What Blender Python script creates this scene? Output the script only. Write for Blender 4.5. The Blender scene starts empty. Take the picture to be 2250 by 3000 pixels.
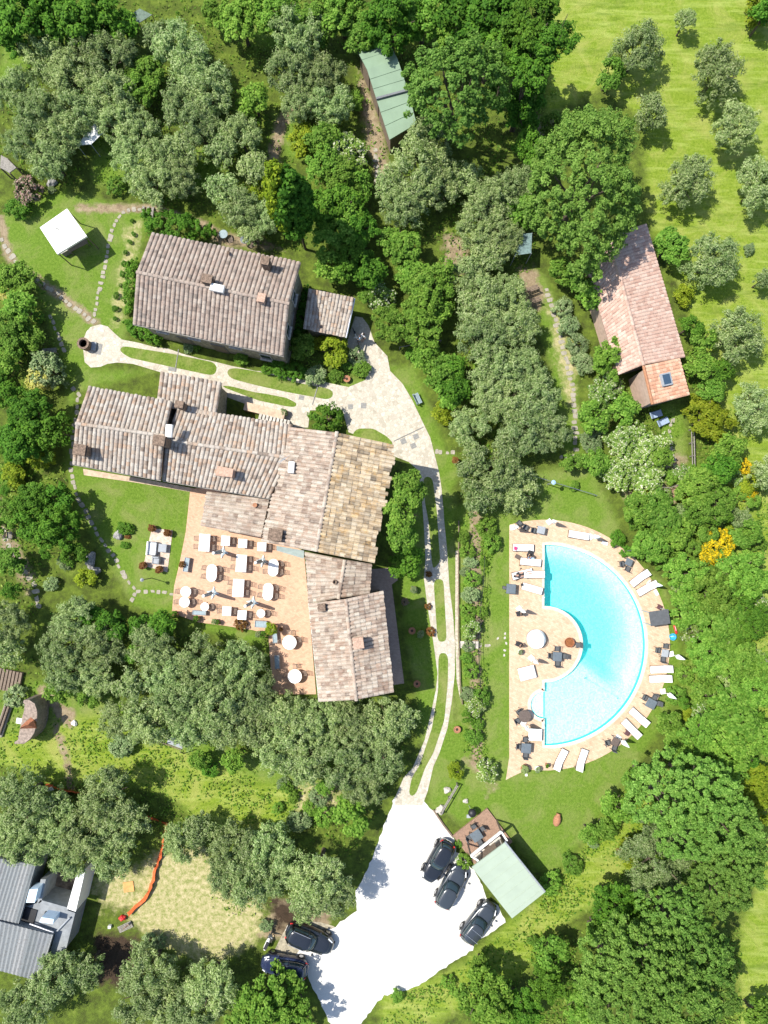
import bpy, bmesh, math, random
import numpy as np
from mathutils import Vector, Matrix
from mathutils.geometry import tessellate_polygon

S = bpy.context.scene
COL = S.collection
# ------------------------------------------------------------------ camera
F, H, TILT = 1900.0, 59.4, math.radians(2.1)      # focal length in photo pixels, drone height in metres
cam = bpy.data.cameras.new("Camera")
camo = bpy.data.objects.new("Camera", cam)
COL.objects.link(camo)
camo.location = (0, 0, H)
camo.rotation_euler = (TILT, 0, 0)
cam.sensor_fit = 'VERTICAL'
cam.sensor_height = 36.0
cam.lens = 36.0 * F / 3000.0
cam.clip_end = 2000
S.camera = camo
# ------------------------------------------------------------------ sky and sun
SUN_EL, SUN_AZ = math.radians(58), math.radians(163)   # azimuth: angle of the sun counter-clockwise from +x
sun_dir = Vector((math.cos(SUN_EL) * math.cos(SUN_AZ), math.cos(SUN_EL) * math.sin(SUN_AZ), math.sin(SUN_EL)))
W_ = bpy.data.worlds.new("World")
S.world = W_
W_.use_nodes = True
_nt = W_.node_tree
_sky = _nt.nodes.new('ShaderNodeTexSky')
_sky.sky_type = 'NISHITA'
_sky.sun_disc = False
_sky.sun_elevation = SUN_EL
_sky.sun_rotation = math.atan2(sun_dir.x, sun_dir.y)
_nt.links.new(_sky.outputs[0], _nt.nodes['Background'].inputs[0])
_nt.nodes['Background'].inputs[1].default_value = 0.13
_sl = bpy.data.lights.new("Sun", 'SUN')
_sl.energy = 4.4
_sl.angle = math.radians(0.5)
_sl.color = (1.0, 0.955, 0.87)
_so = bpy.data.objects.new("Sun", _sl)
COL.objects.link(_so)
_so.location = (-40, 10, 70)
_so.rotation_euler = sun_dir.to_track_quat('Z', 'Y').to_euler()
S.view_settings.view_transform = 'Standard'
S.view_settings.look = 'None'
S.view_settings.exposure = 0.75
S.view_settings.gamma = 1
S.cycles.use_denoising = True
S.cycles.max_bounces = 6
S.cycles.transparent_max_bounces = 12

# ------------------------------------------------------------------ where a photo pixel meets the height h
_ct, _st = math.cos(TILT), math.sin(TILT)
def W(px, py, h=0.0):
    dx, dy, dz = (px - 1125) / F, -(py - 1500) / F, -1.0
    y2, z2 = dy * _ct - dz * _st, dy * _st + dz * _ct
    s = (h - H) / z2
    return Vector((dx * s, y2 * s, h))
def T(c, r, x, y, h=0.0):
    return W(750 * c + x * .45208, 750 * r + y * .45208, h)
def O(x, y, h=0.0):
    return W(x * 1.35624, y * 1.35624, h)
_Q = {1: (490, 1420, .27125), 2: (1460, 1500, .18083), 3: (1460, 1780, .18083), 4: (1460, 2000, .18083), 5: (1740, 1540, .18083),
      6: (1740, 1900, .18083), 7: (740, 1780, .18083), 8: (1300, 2330, .21097), 9: (0, 2500, .25316), 10: (0, 1960, .18083),
      11: (740, 2650, .18083), 12: (980, 840, .12055), 13: (100, 560, .15672), 14: (1740, 1000, .21097), 15: (600, 1080, .18083), 16: (1160, 1600, .20494)}
def Q(k, x, y, h=0.0):
    a, b, s = _Q[k]
    return W(a + x * s, b + y * s, h)
def xy(pts): return [(p.x, p.y) for p in pts]
def rot(deg): return math.radians(-deg)            # photo angles run clockwise
rng = random.Random(7)

# ------------------------------------------------------------------ mesh builder and object helpers
class MB:
    def __init__(s): s.v, s.f, s.t = [], [], []
    def add(s, vs, fs, t=0.5):
        b = len(s.v)
        s.v += [tuple(p) for p in vs]
        s.f += [tuple(i + b for i in f) for f in fs]
        s.t += [t] * len(fs)
        return s
    def box(s, cx, cy, cz, sx, sy, sz, rz=0.0, M=None, t=0.5):
        vs = []
        c, n = math.cos(rz), math.sin(rz)
        for z in (-.5, .5):
            for x, y in ((-.5, -.5), (.5, -.5), (.5, .5), (-.5, .5)):
                x_, y_ = x * sx, y * sy
                vs.append(Vector((cx + x_ * c - y_ * n, cy + x_ * n + y_ * c, cz + z * sz)))
        if M: vs = [M @ v for v in vs]
        return s.add(vs, [(3, 2, 1, 0), (4, 5, 6, 7), (0, 1, 5, 4), (1, 2, 6, 5), (2, 3, 7, 6), (3, 0, 4, 7)], t)
    def bevbox(s, cx, cy, cz, sx, sy, sz, b, rz=0.0, t=0.5):
        c, n = math.cos(rz), math.sin(rz)
        rings = []
        for z, i in ((-sz / 2, b), (-sz / 2 + b, 0), (sz / 2 - b, 0), (sz / 2, b)):
            X, Y = sx / 2 - i, sy / 2 - i
            k = b * .7
            pts = [(X - k, -Y), (X, -Y + k), (X, Y - k), (X - k, Y), (-X + k, Y), (-X, Y - k), (-X, -Y + k), (-X + k, -Y)]
            rings.append([(cx + x * c - y * n, cy + x * n + y * c, cz + z) for x, y in pts])
        return s.loft(rings, t=t)
    def loft(s, rings, cap=(True, True), t=0.5):
        n = len(rings[0])
        vs = [p for r in rings for p in r]
        fs = []
        for k in range(len(rings) - 1):
            for i in range(n):
                j = (i + 1) % n
                fs.append((k * n + i, k * n + j, k * n + n + j, k * n + n + i))
        if cap[0]: fs.append(tuple(range(n - 1, -1, -1)))
        if cap[1]: fs.append(tuple((len(rings) - 1) * n + i for i in range(n)))
        return s.add(vs, fs, t)
    def prism(s, poly, z0, z1, t=0.5):
        poly = list(poly)
        if sum(a[0] * b[1] - b[0] * a[1] for a, b in zip(poly, poly[1:] + poly[:1])) < 0: poly.reverse()
        n = len(poly)
        vs = [(x, y, z0) for x, y in poly] + [(x, y, z1) for x, y in poly]
        fs = [(i, (i + 1) % n, n + (i + 1) % n, n + i) for i in range(n)]
        for a, b, c in tessellate_polygon([[Vector((x, y, 0)) for x, y in poly]]):
            p, q, r = poly[a], poly[b], poly[c]
            if (q[0] - p[0]) * (r[1] - p[1]) - (q[1] - p[1]) * (r[0] - p[0]) < 0: b, c = c, b
            fs.append((n + a, n + b, n + c))
            fs.append((c, b, a))
        return s.add(vs, fs, t)
    def sheet(s, poly, z, holes=()):
        loops = [list(poly)] + [list(h) for h in holes]
        fl = [p for l in loops for p in l]
        fs = []
        for a, b, c in tessellate_polygon([[Vector((x, y, 0)) for x, y in l] for l in loops]):
            p, q, r = fl[a], fl[b], fl[c]
            if (q[0] - p[0]) * (r[1] - p[1]) - (q[1] - p[1]) * (r[0] - p[0]) < 0: b, c = c, b
            fs.append((a, b, c))
        return s.add([(x, y, z) for x, y in fl], fs)
    def tube(s, pts, r0, r1=None, n=7, t=0.5):
        r1 = r0 if r1 is None else r1
        pts = [Vector(p) for p in pts]
        rings = []
        for i, p in enumerate(pts):
            d = (pts[min(i + 1, len(pts) - 1)] - pts[max(i - 1, 0)]).normalized()
            a = d.orthogonal().normalized() if i == 0 else (a - d * a.dot(d)).normalized()
            b = d.cross(a)
            r = r0 + (r1 - r0) * i / max(1, len(pts) - 1)
            rings.append([p + (a * math.cos(6.28319 * k / n) + b * math.sin(6.28319 * k / n)) * r for k in range(n)])
        return s.loft(rings, t=t)
    def lathe(s, prof, cx=0, cy=0, n=20, t=0.5):
        return s.loft([[(cx + r * math.cos(6.28319 * k / n), cy + r * math.sin(6.28319 * k / n), z) for k in range(n)] for r, z in prof], t=t)
    def build(s, name, mat, parent=None, world=False, smooth=False, top_face_tint=True):
        me = bpy.data.meshes.new(name)
        off = Vector((0, 0, 0))
        if parent is not None and world:
            p = parent
            while p.parent: p = p.parent
            off = p.location
        me.from_pydata([Vector(v) - off for v in s.v] if off.length else s.v, [], s.f)
        at = me.attributes.new('tint', 'FLOAT', 'FACE')
        at.data.foreach_set('value', np.array(s.t, dtype=np.float32))
        me.materials.append(mat)
        if smooth: me.polygons.foreach_set('use_smooth', [True] * len(me.polygons))
        o = bpy.data.objects.new(name, me)
        COL.objects.link(o)
        if parent is not None: o.parent = parent
        return o

def tag(o, label, cat, group=None):
    o['label'] = label
    o['category'] = cat
    if group: o['group'] = group
    return o
def thing(name, label, cat, loc, rz=0.0, group=None):
    o = bpy.data.objects.new(name, None)
    o.empty_display_size = .3
    COL.objects.link(o)
    o.location = loc
    o.rotation_euler = (0, 0, rz)
    return tag(o, label, cat, group)
def structure(o):
    o['kind'] = 'structure'
    return o
KIDS = {}
def dup(root, loc, rz, label, group=None, scale=None):
    r = root.copy()
    COL.objects.link(r)
    r.location, r.rotation_euler = loc, (0, 0, rz)
    r['label'] = label
    if group: r['group'] = group
    if scale: r.scale = scale
    for ch in list(root.children):
        c = ch.copy()
        COL.objects.link(c)
        c.parent = r
        for g in list(ch.children):
            d = g.copy()
            COL.objects.link(d)
            d.parent = c
    return r
class Kind:
    """first use moves the prototype itself, later uses copy it"""
    def __init__(s, root): s.root, s.used = root, False
    def __call__(s, loc, rz, label, group=None, scale=None):
        if not s.used:
            s.used = True
            s.root.location, s.root.rotation_euler = loc, (0, 0, rz)
            s.root['label'] = label
            if group: s.root['group'] = group
            if scale: s.root.scale = scale
            return s.root
        return dup(s.root, loc, rz, label, group, scale)

# ------------------------------------------------------------------ materials
def mat(name):
    m = bpy.data.materials.new(name)
    m.use_nodes = True
    nt = m.node_tree
    return m, nt, nt.nodes, nt.links, nt.nodes['Principled BSDF']
def N(nt, t, **kw):
    n = nt.nodes.new(t)
    for k, v in kw.items():
        if k in n.inputs: n.inputs[k].default_value = v
        else: setattr(n, k, v)
    return n
def ramp(nt, src, stops, interp='LINEAR'):
    r = nt.nodes.new('ShaderNodeValToRGB')
    r.color_ramp.interpolation = interp
    while len(r.color_ramp.elements) < len(stops): r.color_ramp.elements.new(.5)
    for e, (p, c) in zip(r.color_ramp.elements, stops):
        e.position, e.color = p, (*c, 1) if len(c) == 3 else c
    nt.links.new(src, r.inputs[0])
    return r.outputs[0]
def mix(nt, fac, a, b, blend='MIX'):
    m = nt.nodes.new('ShaderNodeMix')
    m.data_type, m.blend_type = 'RGBA', blend
    for i, v in ((0, fac), (6, a), (7, b)):
        if isinstance(v, (int, float)): m.inputs[i].default_value = v
        elif isinstance(v, tuple): m.inputs[i].default_value = (*v, 1)
        else: nt.links.new(v, m.inputs[i])
    return m.outputs[2]
def noise(nt, scale, detail=4, rough=.6, vec=None, dist=0.0):
    n = N(nt, 'ShaderNodeTexNoise', Scale=scale, Detail=detail, Roughness=rough, Distortion=dist)
    if vec is None:
        tc = nt.nodes.new('ShaderNodeTexCoord')
        vec = tc.outputs['Object']
    nt.links.new(vec, n.inputs['Vector'])
    return n.outputs[0]
def bump(nt, b, h, strength=.4, dist=.05):
    n = N(nt, 'ShaderNodeBump', Strength=strength, Distance=dist)
    nt.links.new(h, n.inputs['Height'])
    nt.links.new(n.outputs[0], b.inputs['Normal'])

def plain(name, c, rough=.6, var=.12, sc=6.0, metal=0.0, spec=.4, coat=0.0):
    m, nt, ns, ln, b = mat(name)
    f = noise(nt, sc)
    d = tuple(max(0, x * (1 - var * 2)) for x in c)
    l = tuple(min(1, x * (1 + var)) for x in c)
    ln.new(ramp(nt, f, [(.3, d), (.7, l)]), b.inputs['Base Color'])
    b.inputs['Roughness'].default_value = rough
    b.inputs['Metallic'].default_value = metal
    b.inputs['Specular IOR Level'].default_value = spec
    b.inputs['Coat Weight'].default_value = coat
    return m
def leafmat(name, cols, trans=.3, spread=None):
    m, nt, ns, ln, b = mat(name)
    g = nt.nodes.new('ShaderNodeNewGeometry')
    k = len(cols)
    c = ramp(nt, g.outputs['Random Per Island'], [(i / max(1, k - 1), x) for i, x in enumerate(cols)])
    oi = nt.nodes.new('ShaderNodeObjectInfo')
    hs = N(nt, 'ShaderNodeHueSaturation')
    mr = N(nt, 'ShaderNodeMapRange'); mr.inputs[3].default_value, mr.inputs[4].default_value = .5, .516
    ln.new(oi.outputs['Random'], mr.inputs[0]); ln.new(mr.outputs[0], hs.inputs['Hue'])
    mv = N(nt, 'ShaderNodeMath', operation='MULTIPLY'); mv.inputs[1].default_value = 7.31
    fr = N(nt, 'ShaderNodeMath', operation='FRACT')
    mr2 = N(nt, 'ShaderNodeMapRange'); mr2.inputs[3].default_value, mr2.inputs[4].default_value = .8, 1.2
    ln.new(oi.outputs['Random'], mv.inputs[0]); ln.new(mv.outputs[0], fr.inputs[0]); ln.new(fr.outputs[0], mr2.inputs[0]); ln.new(mr2.outputs[0], hs.inputs['Value'])
    ln.new(c, hs.inputs['Color'])
    # broad patches of lighter and darker foliage over one crown
    nz = noise(nt, .8, 3)
    col = mix(nt, 1.0, hs.outputs[0], ramp(nt, nz, [(.3, (.8, .84, .78)), (.7, (1.14, 1.1, 1.0))]), 'MULTIPLY')
    ln.new(col, b.inputs['Base Color'])
    b.inputs['Roughness'].default_value = .6
    b.inputs['Specular IOR Level'].default_value = .1
    tr = nt.nodes.new('ShaderNodeBsdfTranslucent')
    ln.new(col, tr.inputs[0])
    ms = nt.nodes.new('ShaderNodeMixShader')
    ms.inputs[0].default_value = trans
    ln.new(b.outputs[0], ms.inputs[1]); ln.new(tr.outputs[0], ms.inputs[2])
    ln.new(ms.outputs[0], nt.nodes['Material Output'].inputs[0])
    return m
def tilemat(name, cols, lichen=(.55, .5, .42), lich=.45, gold=None):
    m, nt, ns, ln, b = mat(name)
    a = N(nt, 'ShaderNodeAttribute', attribute_name='tint')
    k = len(cols)
    c = ramp(nt, a.outputs['Fac'], [(i / (k - 1), x) for i, x in enumerate(cols)])
    c = mix(nt, ramp(nt, noise(nt, 2.2, 6, .7), [(.42, (0, 0, 0)), (.62, (lich,) * 3)]), c, lichen)
    c = mix(nt, ramp(nt, noise(nt, 9, 4, .7), [(.52, (0, 0, 0)), (.7, (.75,) * 3)]), c, (.10, .085, .07))
    if gold: c = mix(nt, ramp(nt, noise(nt, 1.3, 6, .75), [(.52, (0, 0, 0)), (.68, (.5,) * 3)]), c, gold)
    ln.new(c, b.inputs['Base Color'])
    b.inputs['Roughness'].default_value = .9
    b.inputs['Specular IOR Level'].default_value = .15
    bump(nt, b, noise(nt, 30, 4), .35, .02)
    return m
def paving(name, cols, scale, grout, gw=.04, var=.5, rand=1.0, big=None):
    m, nt, ns, ln, b = mat(name)
    tc = nt.nodes.new('ShaderNodeTexCoord')
    v = N(nt, 'ShaderNodeTexVoronoi', Scale=scale, Randomness=rand)
    e = N(nt, 'ShaderNodeTexVoronoi', feature='DISTANCE_TO_EDGE', Scale=scale, Randomness=rand)
    ln.new(tc.outputs['Object'], v.inputs['Vector']); ln.new(tc.outputs['Object'], e.inputs['Vector'])
    sep = nt.nodes.new('ShaderNodeSeparateColor')
    ln.new(v.outputs['Color'], sep.inputs[0])
    k = len(cols)
    c = ramp(nt, sep.outputs[0], [(i / (k - 1), x) for i, x in enumerate(cols)])
    c = mix(nt, ramp(nt, noise(nt, .5, 5, .65), [(.35, (0, 0, 0)), (.7, (.4,) * 3)]), c, big or cols[0])
    c = mix(nt, ramp(nt, noise(nt, 7, 5, .7), [(.5, (0, 0, 0)), (.75, (.35,) * 3)]), c, tuple(x * .45 for x in cols[0]))
    c = mix(nt, ramp(nt, e.outputs[0], [(gw * .5, (1, 1, 1)), (gw, (0, 0, 0))]), c, grout)
    ln.new(c, b.inputs['Base Color'])
    b.inputs['Roughness'].default_value = .85
    b.inputs['Specular IOR Level'].default_value = .2
    bump(nt, b, e.outputs[0], .5, .02)
    return m
def brickpave(name, c1, c2, grout, sx, rz=0.0, bw=.5, rh=.25):
    m, nt, ns, ln, b = mat(name)
    tc = nt.nodes.new('ShaderNodeTexCoord')
    mp = N(nt, 'ShaderNodeMapping')
    mp.inputs['Rotation'].default_value = (0, 0, rz)
    ln.new(tc.outputs['Object'], mp.inputs[0])
    br = N(nt, 'ShaderNodeTexBrick', Scale=sx, Color1=(*c1, 1), Color2=(*c2, 1), Mortar=(*grout, 1))
    br.inputs['Mortar Size'].default_value = .018
    br.inputs['Brick Width'].default_value, br.inputs['Row Height'].default_value = bw, rh
    ln.new(mp.outputs[0], br.inputs['Vector'])
    c = mix(nt, ramp(nt, noise(nt, .55, 5, .7), [(.35, (0, 0, 0)), (.68, (.5,) * 3)]), br.outputs[0], tuple(x * 1.1 for x in c2))
    c = mix(nt, ramp(nt, noise(nt, 3.5, 6, .75), [(.48, (0, 0, 0)), (.72, (.45,) * 3)]), c, tuple(x * .55 for x in c1))
    ln.new(c, b.inputs['Base Color'])
    b.inputs['Roughness'].default_value = .85
    b.inputs['Specular IOR Level'].default_value = .2
    bump(nt, b, br.outputs['Fac'], .3, -.01)
    return m
M = {}
M['olive'] = leafmat('olive leaves', [(.12, .195, .05), (.235, .325, .11), (.36, .445, .19), (.5, .56, .31)], .44)
M['leaf'] = leafmat('bright leaves', [(.08, .17, .018), (.165, .3, .04), (.28, .42, .075)], .42)
M['dark'] = leafmat('dark leaves', [(.05, .125, .013), (.1, .22, .022), (.17, .31, .038)], .4)
M['oak'] = leafmat('oak leaves', [(.085, .18, .026), (.175, .31, .055), (.28, .43, .1)], .42)
M['lime'] = leafmat('lime leaves', [(.14, .2, .014), (.24, .31, .02), (.36, .4, .04)], .4)
M['bloom'] = leafmat('blossoming leaves', [(.08, .17, .025), (.16, .27, .045), (.23, .34, .07), (.27, .36, .1), (.75, .74, .6)], .38)
M['silver'] = leafmat('silver leaves', [(.1, .165, .06), (.2, .275, .115), (.36, .42, .23)])
M['yellow'] = leafmat('yellow broom flowers', [(.12, .16, .02), (.55, .38, .01), (.75, .52, .02)], .3)
M['pink'] = leafmat('pink blossom leaves', [(.06, .11, .03), (.13, .18, .06), (.45, .25, .25), (.55, .42, .38)])
M['red'] = leafmat('russet leaves', [(.12, .04, .02), (.22, .09, .03), (.28, .16, .05)])
M['gold'] = leafmat('variegated leaves', [(.38, .36, .06), (.58, .53, .14), (.64, .6, .28)])
M['under'] = leafmat('undergrowth leaves', [(.06, .13, .014), (.12, .22, .024), (.2, .3, .04), (.28, .35, .08)], .38)
M['ivy'] = leafmat('sunlit ivy leaves', [(.1, .17, .012), (.2, .29, .018), (.33, .4, .03)], .35)  # ivy, lime-toned for the sunlit flank of the cypress
M['bark'] = plain('bark', (.11, .085, .06), .9, .3, 9)
M['wall'] = plain('stone wall', (.36, .3, .22), .9, .3, 4)
M['plaster'] = plain('plaster wall', (.5, .38, .27), .9, .15, 3)
M['pinkwall'] = plain('pink plaster', (.5, .36, .28), .9, .1, 3)
M['tile1'] = tilemat('old pink roof tiles', [(.16, .13, .11), (.25, .19, .155), (.31, .24, .195), (.28, .215, .175), (.36, .3, .25), (.23, .175, .145), (.32, .245, .2)], (.38, .345, .3), lich=.4)
M['tile2'] = tilemat('weathered roof tiles', [(.14, .11, .09), (.37, .25, .17), (.34, .285, .23), (.4, .355, .305), (.27, .21, .165), (.44, .395, .34), (.31, .245, .2)], (.42, .385, .335), .5)
M['tile3'] = tilemat('lichen roof tiles', [(.14, .1, .08), (.36, .255, .19), (.41, .335, .27), (.25, .175, .135), (.46, .41, .34), (.37, .295, .23), (.2, .145, .115), (.44, .375, .305)], (.44, .4, .34), .45)
M['tile4'] = tilemat('golden lichen roof tiles', [(.11, .085, .06), (.4, .3, .19), (.5, .41, .28), (.2, .15, .1), (.54, .46, .34), (.3, .22, .14), (.52, .42, .28)], (.4, .35, .27), .3, gold=(.5, .28, .06))
M['tile5'] = tilemat('modern pink roof tiles', [(.36, .225, .175), (.43, .285, .225), (.49, .36, .29), (.4, .26, .2), (.52, .4, .33)], (.5, .38, .31), .25)
M['tile6'] = tilemat('orange roof tiles', [(.46, .23, .14), (.54, .31, .2), (.6, .4, .27), (.48, .26, .17), (.62, .46, .33)], (.54, .38, .28), .2)
M['chim'] = plain('brown chimney brick', (.2, .14, .1), .9, .35, 8)
M['chimp'] = plain('pink chimney plaster', (.45, .3, .22), .9, .2, 8)
M['green'] = plain('pale green roof sheet', (.31, .37, .29), .6, .04, .7)
M['green2'] = plain('green roof sheet', (.19, .27, .18), .6, .06, .7)
M['white'] = plain('white cloth', (.82, .82, .8), .8, .03, 3)
M['whitep'] = plain('white paint', (.8, .79, .75), .5, .04, 3)
M['cream'] = plain('cream canvas', (.82, .8, .74), .8, .03, 2)
M['grey'] = plain('grey table top', (.115, .14, .16), .5, .1, 5)
M['grey2'] = plain('dark grey fabric', (.085, .09, .095), .7, .1, 5)
M['lgrey'] = plain('light grey fabric', (.3, .32, .34), .7, .1, 5)
M['lblue'] = plain('pale blue fabric', (.27, .34, .45), .8, .06, 6)
M['bluegrey'] = plain('blue grey fabric', (.26, .33, .36), .7, .12, 6)
M['black'] = plain('black metal', (.02, .02, .022), .5, .1, 5)
M['thin'] = plain('bronze chair wire', (.24, .18, .14), .6, .1, 5)
M['wicker'] = plain('brown wicker', (.13, .1, .085), .85, .35, 30)
M['wood'] = plain('weathered wood', (.2, .15, .11), .85, .25, 12)
M['woodg'] = plain('grey wood', (.25, .23, .2), .85, .25, 12)
M['terra'] = plain('terracotta', (.36, .17, .09), .85, .15, 8)
M['rust'] = plain('rusty steel', (.27, .1, .045), .8, .3, 6)
M['corr'] = tilemat('grey corrugated roof', [(.13, .145, .15), (.22, .235, .235), (.16, .17, .18), (.26, .265, .26), (.18, .195, .2)], (.22, .225, .22), .35)
M['conc'] = plain('concrete', (.24, .255, .265), .9, .12, 2)
M['stone'] = plain('pale stone', (.5, .46, .4), .9, .2, 5)
M['bbq'] = plain('pinkish stone', (.3, .235, .19), .9, .25, 5)
M['rock'] = plain('grey rock', (.33, .32, .3), .9, .35, 5)
M['slab'] = plain('grey slab', (.24, .235, .22), .9, .15, 5)
M['orange'] = plain('orange safety mesh', (.6, .115, .03), .7, .2, 4)
M['ored'] = plain('red plastic', (.6, .03, .03), .5, .08, 4)
M['opink'] = plain('pink cloth', (.6, .03, .14), .7, .08, 4)
M['blue'] = plain('blue plastic', (.05, .4, .6), .5, .08, 4)
M['towel'] = plain('pale blue towel', (.3, .45, .65), .9, .1, 8)
M['skin'] = plain('skin', (.5, .3, .21), .6, .06, 4)
M['hair'] = plain('dark hair', (.03, .02, .015), .7, .2, 20)
M['jean'] = plain('denim', (.12, .16, .25), .9, .1, 10)
M['dcloth'] = plain('dark cloth', (.03, .03, .035), .9, .1, 10)
M['soilm'] = plain('potting soil', (.05, .035, .022), .95, .3, 10)
M['deckw'] = plain('decking boards', (.3, .19, .13), .8, .15, 6)
M['rubber'] = plain('tyre rubber', (.02, .02, .02), .85, .1, 10)
M['rim'] = plain('alloy rim', (.45, .45, .46), .3, .05, 10, metal=.9)
M['chrome'] = plain('bright trim', (.7, .7, .72), .25, .03, 10, metal=.8)
M['lamp'] = plain('headlight', (.75, .77, .8), .15, .03, 10)
M['paint'] = plain('black car paint', (.012, .014, .018), .22, .05, 3, spec=.6, coat=.8)
M['paintg'] = plain('graphite car paint', (.035, .042, .05), .25, .05, 3, spec=.6, coat=.8)
M['paintb'] = plain('dark blue car paint', (.02, .028, .07), .22, .05, 3, spec=.6, coat=.8)
M['glass'] = plain('car glass', (.02, .035, .04), .05, .03, 3, spec=.9)
M['skyl'] = plain('skylight glass', (.04, .07, .11), .08, .03, 3, spec=.9)
M['awn'] = plain('pale green awning glass', (.3, .35, .32), .2, .08, 3, spec=.6)
M['opal'] = plain('opal skylight panel', (.6, .74, .86), .35, .04, 3)
M['pave'] = paving('cream stone paving', [(.33, .295, .23), (.5, .455, .37), (.42, .38, .31), (.55, .51, .42), (.38, .34, .275)], 3.3, (.36, .32, .25), .05, big=(.52, .48, .4))
M['step'] = paving('stepping stone', [(.24, .22, .17), (.34, .31, .25), (.29, .265, .21)], 3, (.4, .36, .3), .02)
M['deck'] = brickpave('pool deck terracotta', (.46, .31, .2), (.58, .43, .3), (.38, .29, .2), 1.6, .5)
M['terr'] = brickpave('terrace terracotta', (.47, .285, .185), (.58, .38, .255), (.38, .25, .17), 2.2, .16)
M['terrd'] = brickpave('old brick path', (.34, .24, .19), (.42, .31, .25), (.26, .2, .16), 2.2, .1)
def gravelmat():
    m, nt, ns, ln, b = mat('white gravel')
    c = ramp(nt, noise(nt, 26, 5, .7), [(.3, (.42, .41, .385)), (.65, (.68, .67, .64))])
    c = mix(nt, ramp(nt, noise(nt, .35, 5, .6), [(.45, (0, 0, 0)), (.7, (.55,) * 3)]), c, (.52, .48, .4))
    ln.new(c, b.inputs['Base Color'])
    b.inputs['Roughness'].default_value = .95
    bump(nt, b, noise(nt, 40, 3), .5, .02)
    return m
M['gravel'] = gravelmat()
def grassmat(name, dark, mid, light, dry, dryness=.4):
    m, nt, ns, ln, b = mat(name)
    c = ramp(nt, noise(nt, 5, 8, .75), [(.28, dark), (.5, mid), (.72, light)])
    c = mix(nt, ramp(nt, noise(nt, .45, 6, .65, dist=.6), [(.45, (0, 0, 0)), (.68, (dryness,) * 3)]), c, dry)
    ln.new(c, b.inputs['Base Color'])
    b.inputs['Roughness'].default_value = .95
    b.inputs['Specular IOR Level'].default_value = .1
    bump(nt, b, noise(nt, 12, 6, .8), .9, .06)
    return m
M['lawn'] = grassmat('lawn', (.06, .105, .013), (.12, .185, .026), (.2, .26, .055), (.27, .26, .1), .55)
def groundmat():
    m, nt, ns, ln, b = mat('ground')
    tc = nt.nodes.new('ShaderNodeTexCoord')
    def A(n): return N(nt, 'ShaderNodeAttribute', attribute_name=n).outputs['Fac']
    def soft(a, sc, amt=.6):
        n = noise(nt, sc, 6, .7)
        ad = N(nt, 'ShaderNodeMath', operation='MULTIPLY_ADD')
        ln.new(n, ad.inputs[0]); ad.inputs[1].default_value = amt * 2
        ln.new(a, ad.inputs[2])
        r = N(nt, 'ShaderNodeMapRange'); ln.new(ad.outputs[0], r.inputs[0])
        r.inputs[1].default_value, r.inputs[2].default_value = .35 + amt, .65 + amt
        return r.outputs[0]
    fine = noise(nt, 4.5, 9, .78)
    lawn = ramp(nt, fine, [(.28, (.062, .118, .012)), (.5, (.122, .205, .024)), (.72, (.2, .275, .05))])
    lawn = mix(nt, ramp(nt, noise(nt, .4, 6, .65, dist=.6), [(.46, (0, 0, 0)), (.7, (.55,) * 3)]), lawn, (.26, .255, .1))
    mead = ramp(nt, fine, [(.28, (.085, .15, .012)), (.5, (.175, .25, .024)), (.72, (.28, .345, .055))])
    mead = mix(nt, ramp(nt, noise(nt, .3, 7, .7, dist=1.2), [(.46, (0, 0, 0)), (.68, (.7,) * 3)]), mead, (.33, .33, .095))
    mp = N(nt, 'ShaderNodeMapping'); mp.inputs['Rotation'].default_value = (0, 0, .95); mp.inputs['Scale'].default_value = (.22, 1.6, 1)
    ln.new(tc.outputs['Object'], mp.inputs[0])
    mead = mix(nt, ramp(nt, noise(nt, 1.1, 6, .65, mp.outputs[0], .8), [(.48, (0, 0, 0)), (.68, (.6,) * 3)]), mead, (.34, .4, .1))
    mead = mix(nt, ramp(nt, noise(nt, .8, 5, .6, mp.outputs[0], .5), [(.3, (.5,) * 3), (.46, (0, 0, 0))]), mead, (.07, .13, .012))
    wood = ramp(nt, noise(nt, 1.1, 8, .75), [(.3, (.045, .05, .016)), (.46, (.075, .105, .018)), (.6, (.12, .17, .024)), (.76, (.22, .24, .06))])
    soil = ramp(nt, noise(nt, 1.6, 9, .75), [(.3, (.13, .095, .06)), (.5, (.27, .21, .13)), (.7, (.4, .33, .22))])
    dirt = ramp(nt, noise(nt, 2, 9, .75), [(.3, (.03, .022, .014)), (.7, (.075, .05, .033))])
    dry = ramp(nt, noise(nt, 2.4, 9, .78), [(.3, (.12, .17, .03)), (.44, (.27, .28, .1)), (.54, (.42, .37, .19)), (.7, (.58, .51, .32))])
    c = wood
    for n, col, sc, am in (('lawn', lawn, .9, .3), ('meadow', mead, .9, .3), ('dry', dry, .8, .6), ('soil', soil, 1.0, .6), ('dirt', dirt, 1.2, .5)):
        c = mix(nt, soft(A(n), sc, am), c, col)
    ln.new(c, b.inputs['Base Color'])
    b.inputs['Roughness'].default_value = .95
    b.inputs['Specular IOR Level'].default_value = .1
    bump(nt, b, noise(nt, 9, 8, .8), 1.0, .1)
    return m
M['ground'] = groundmat()
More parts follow.
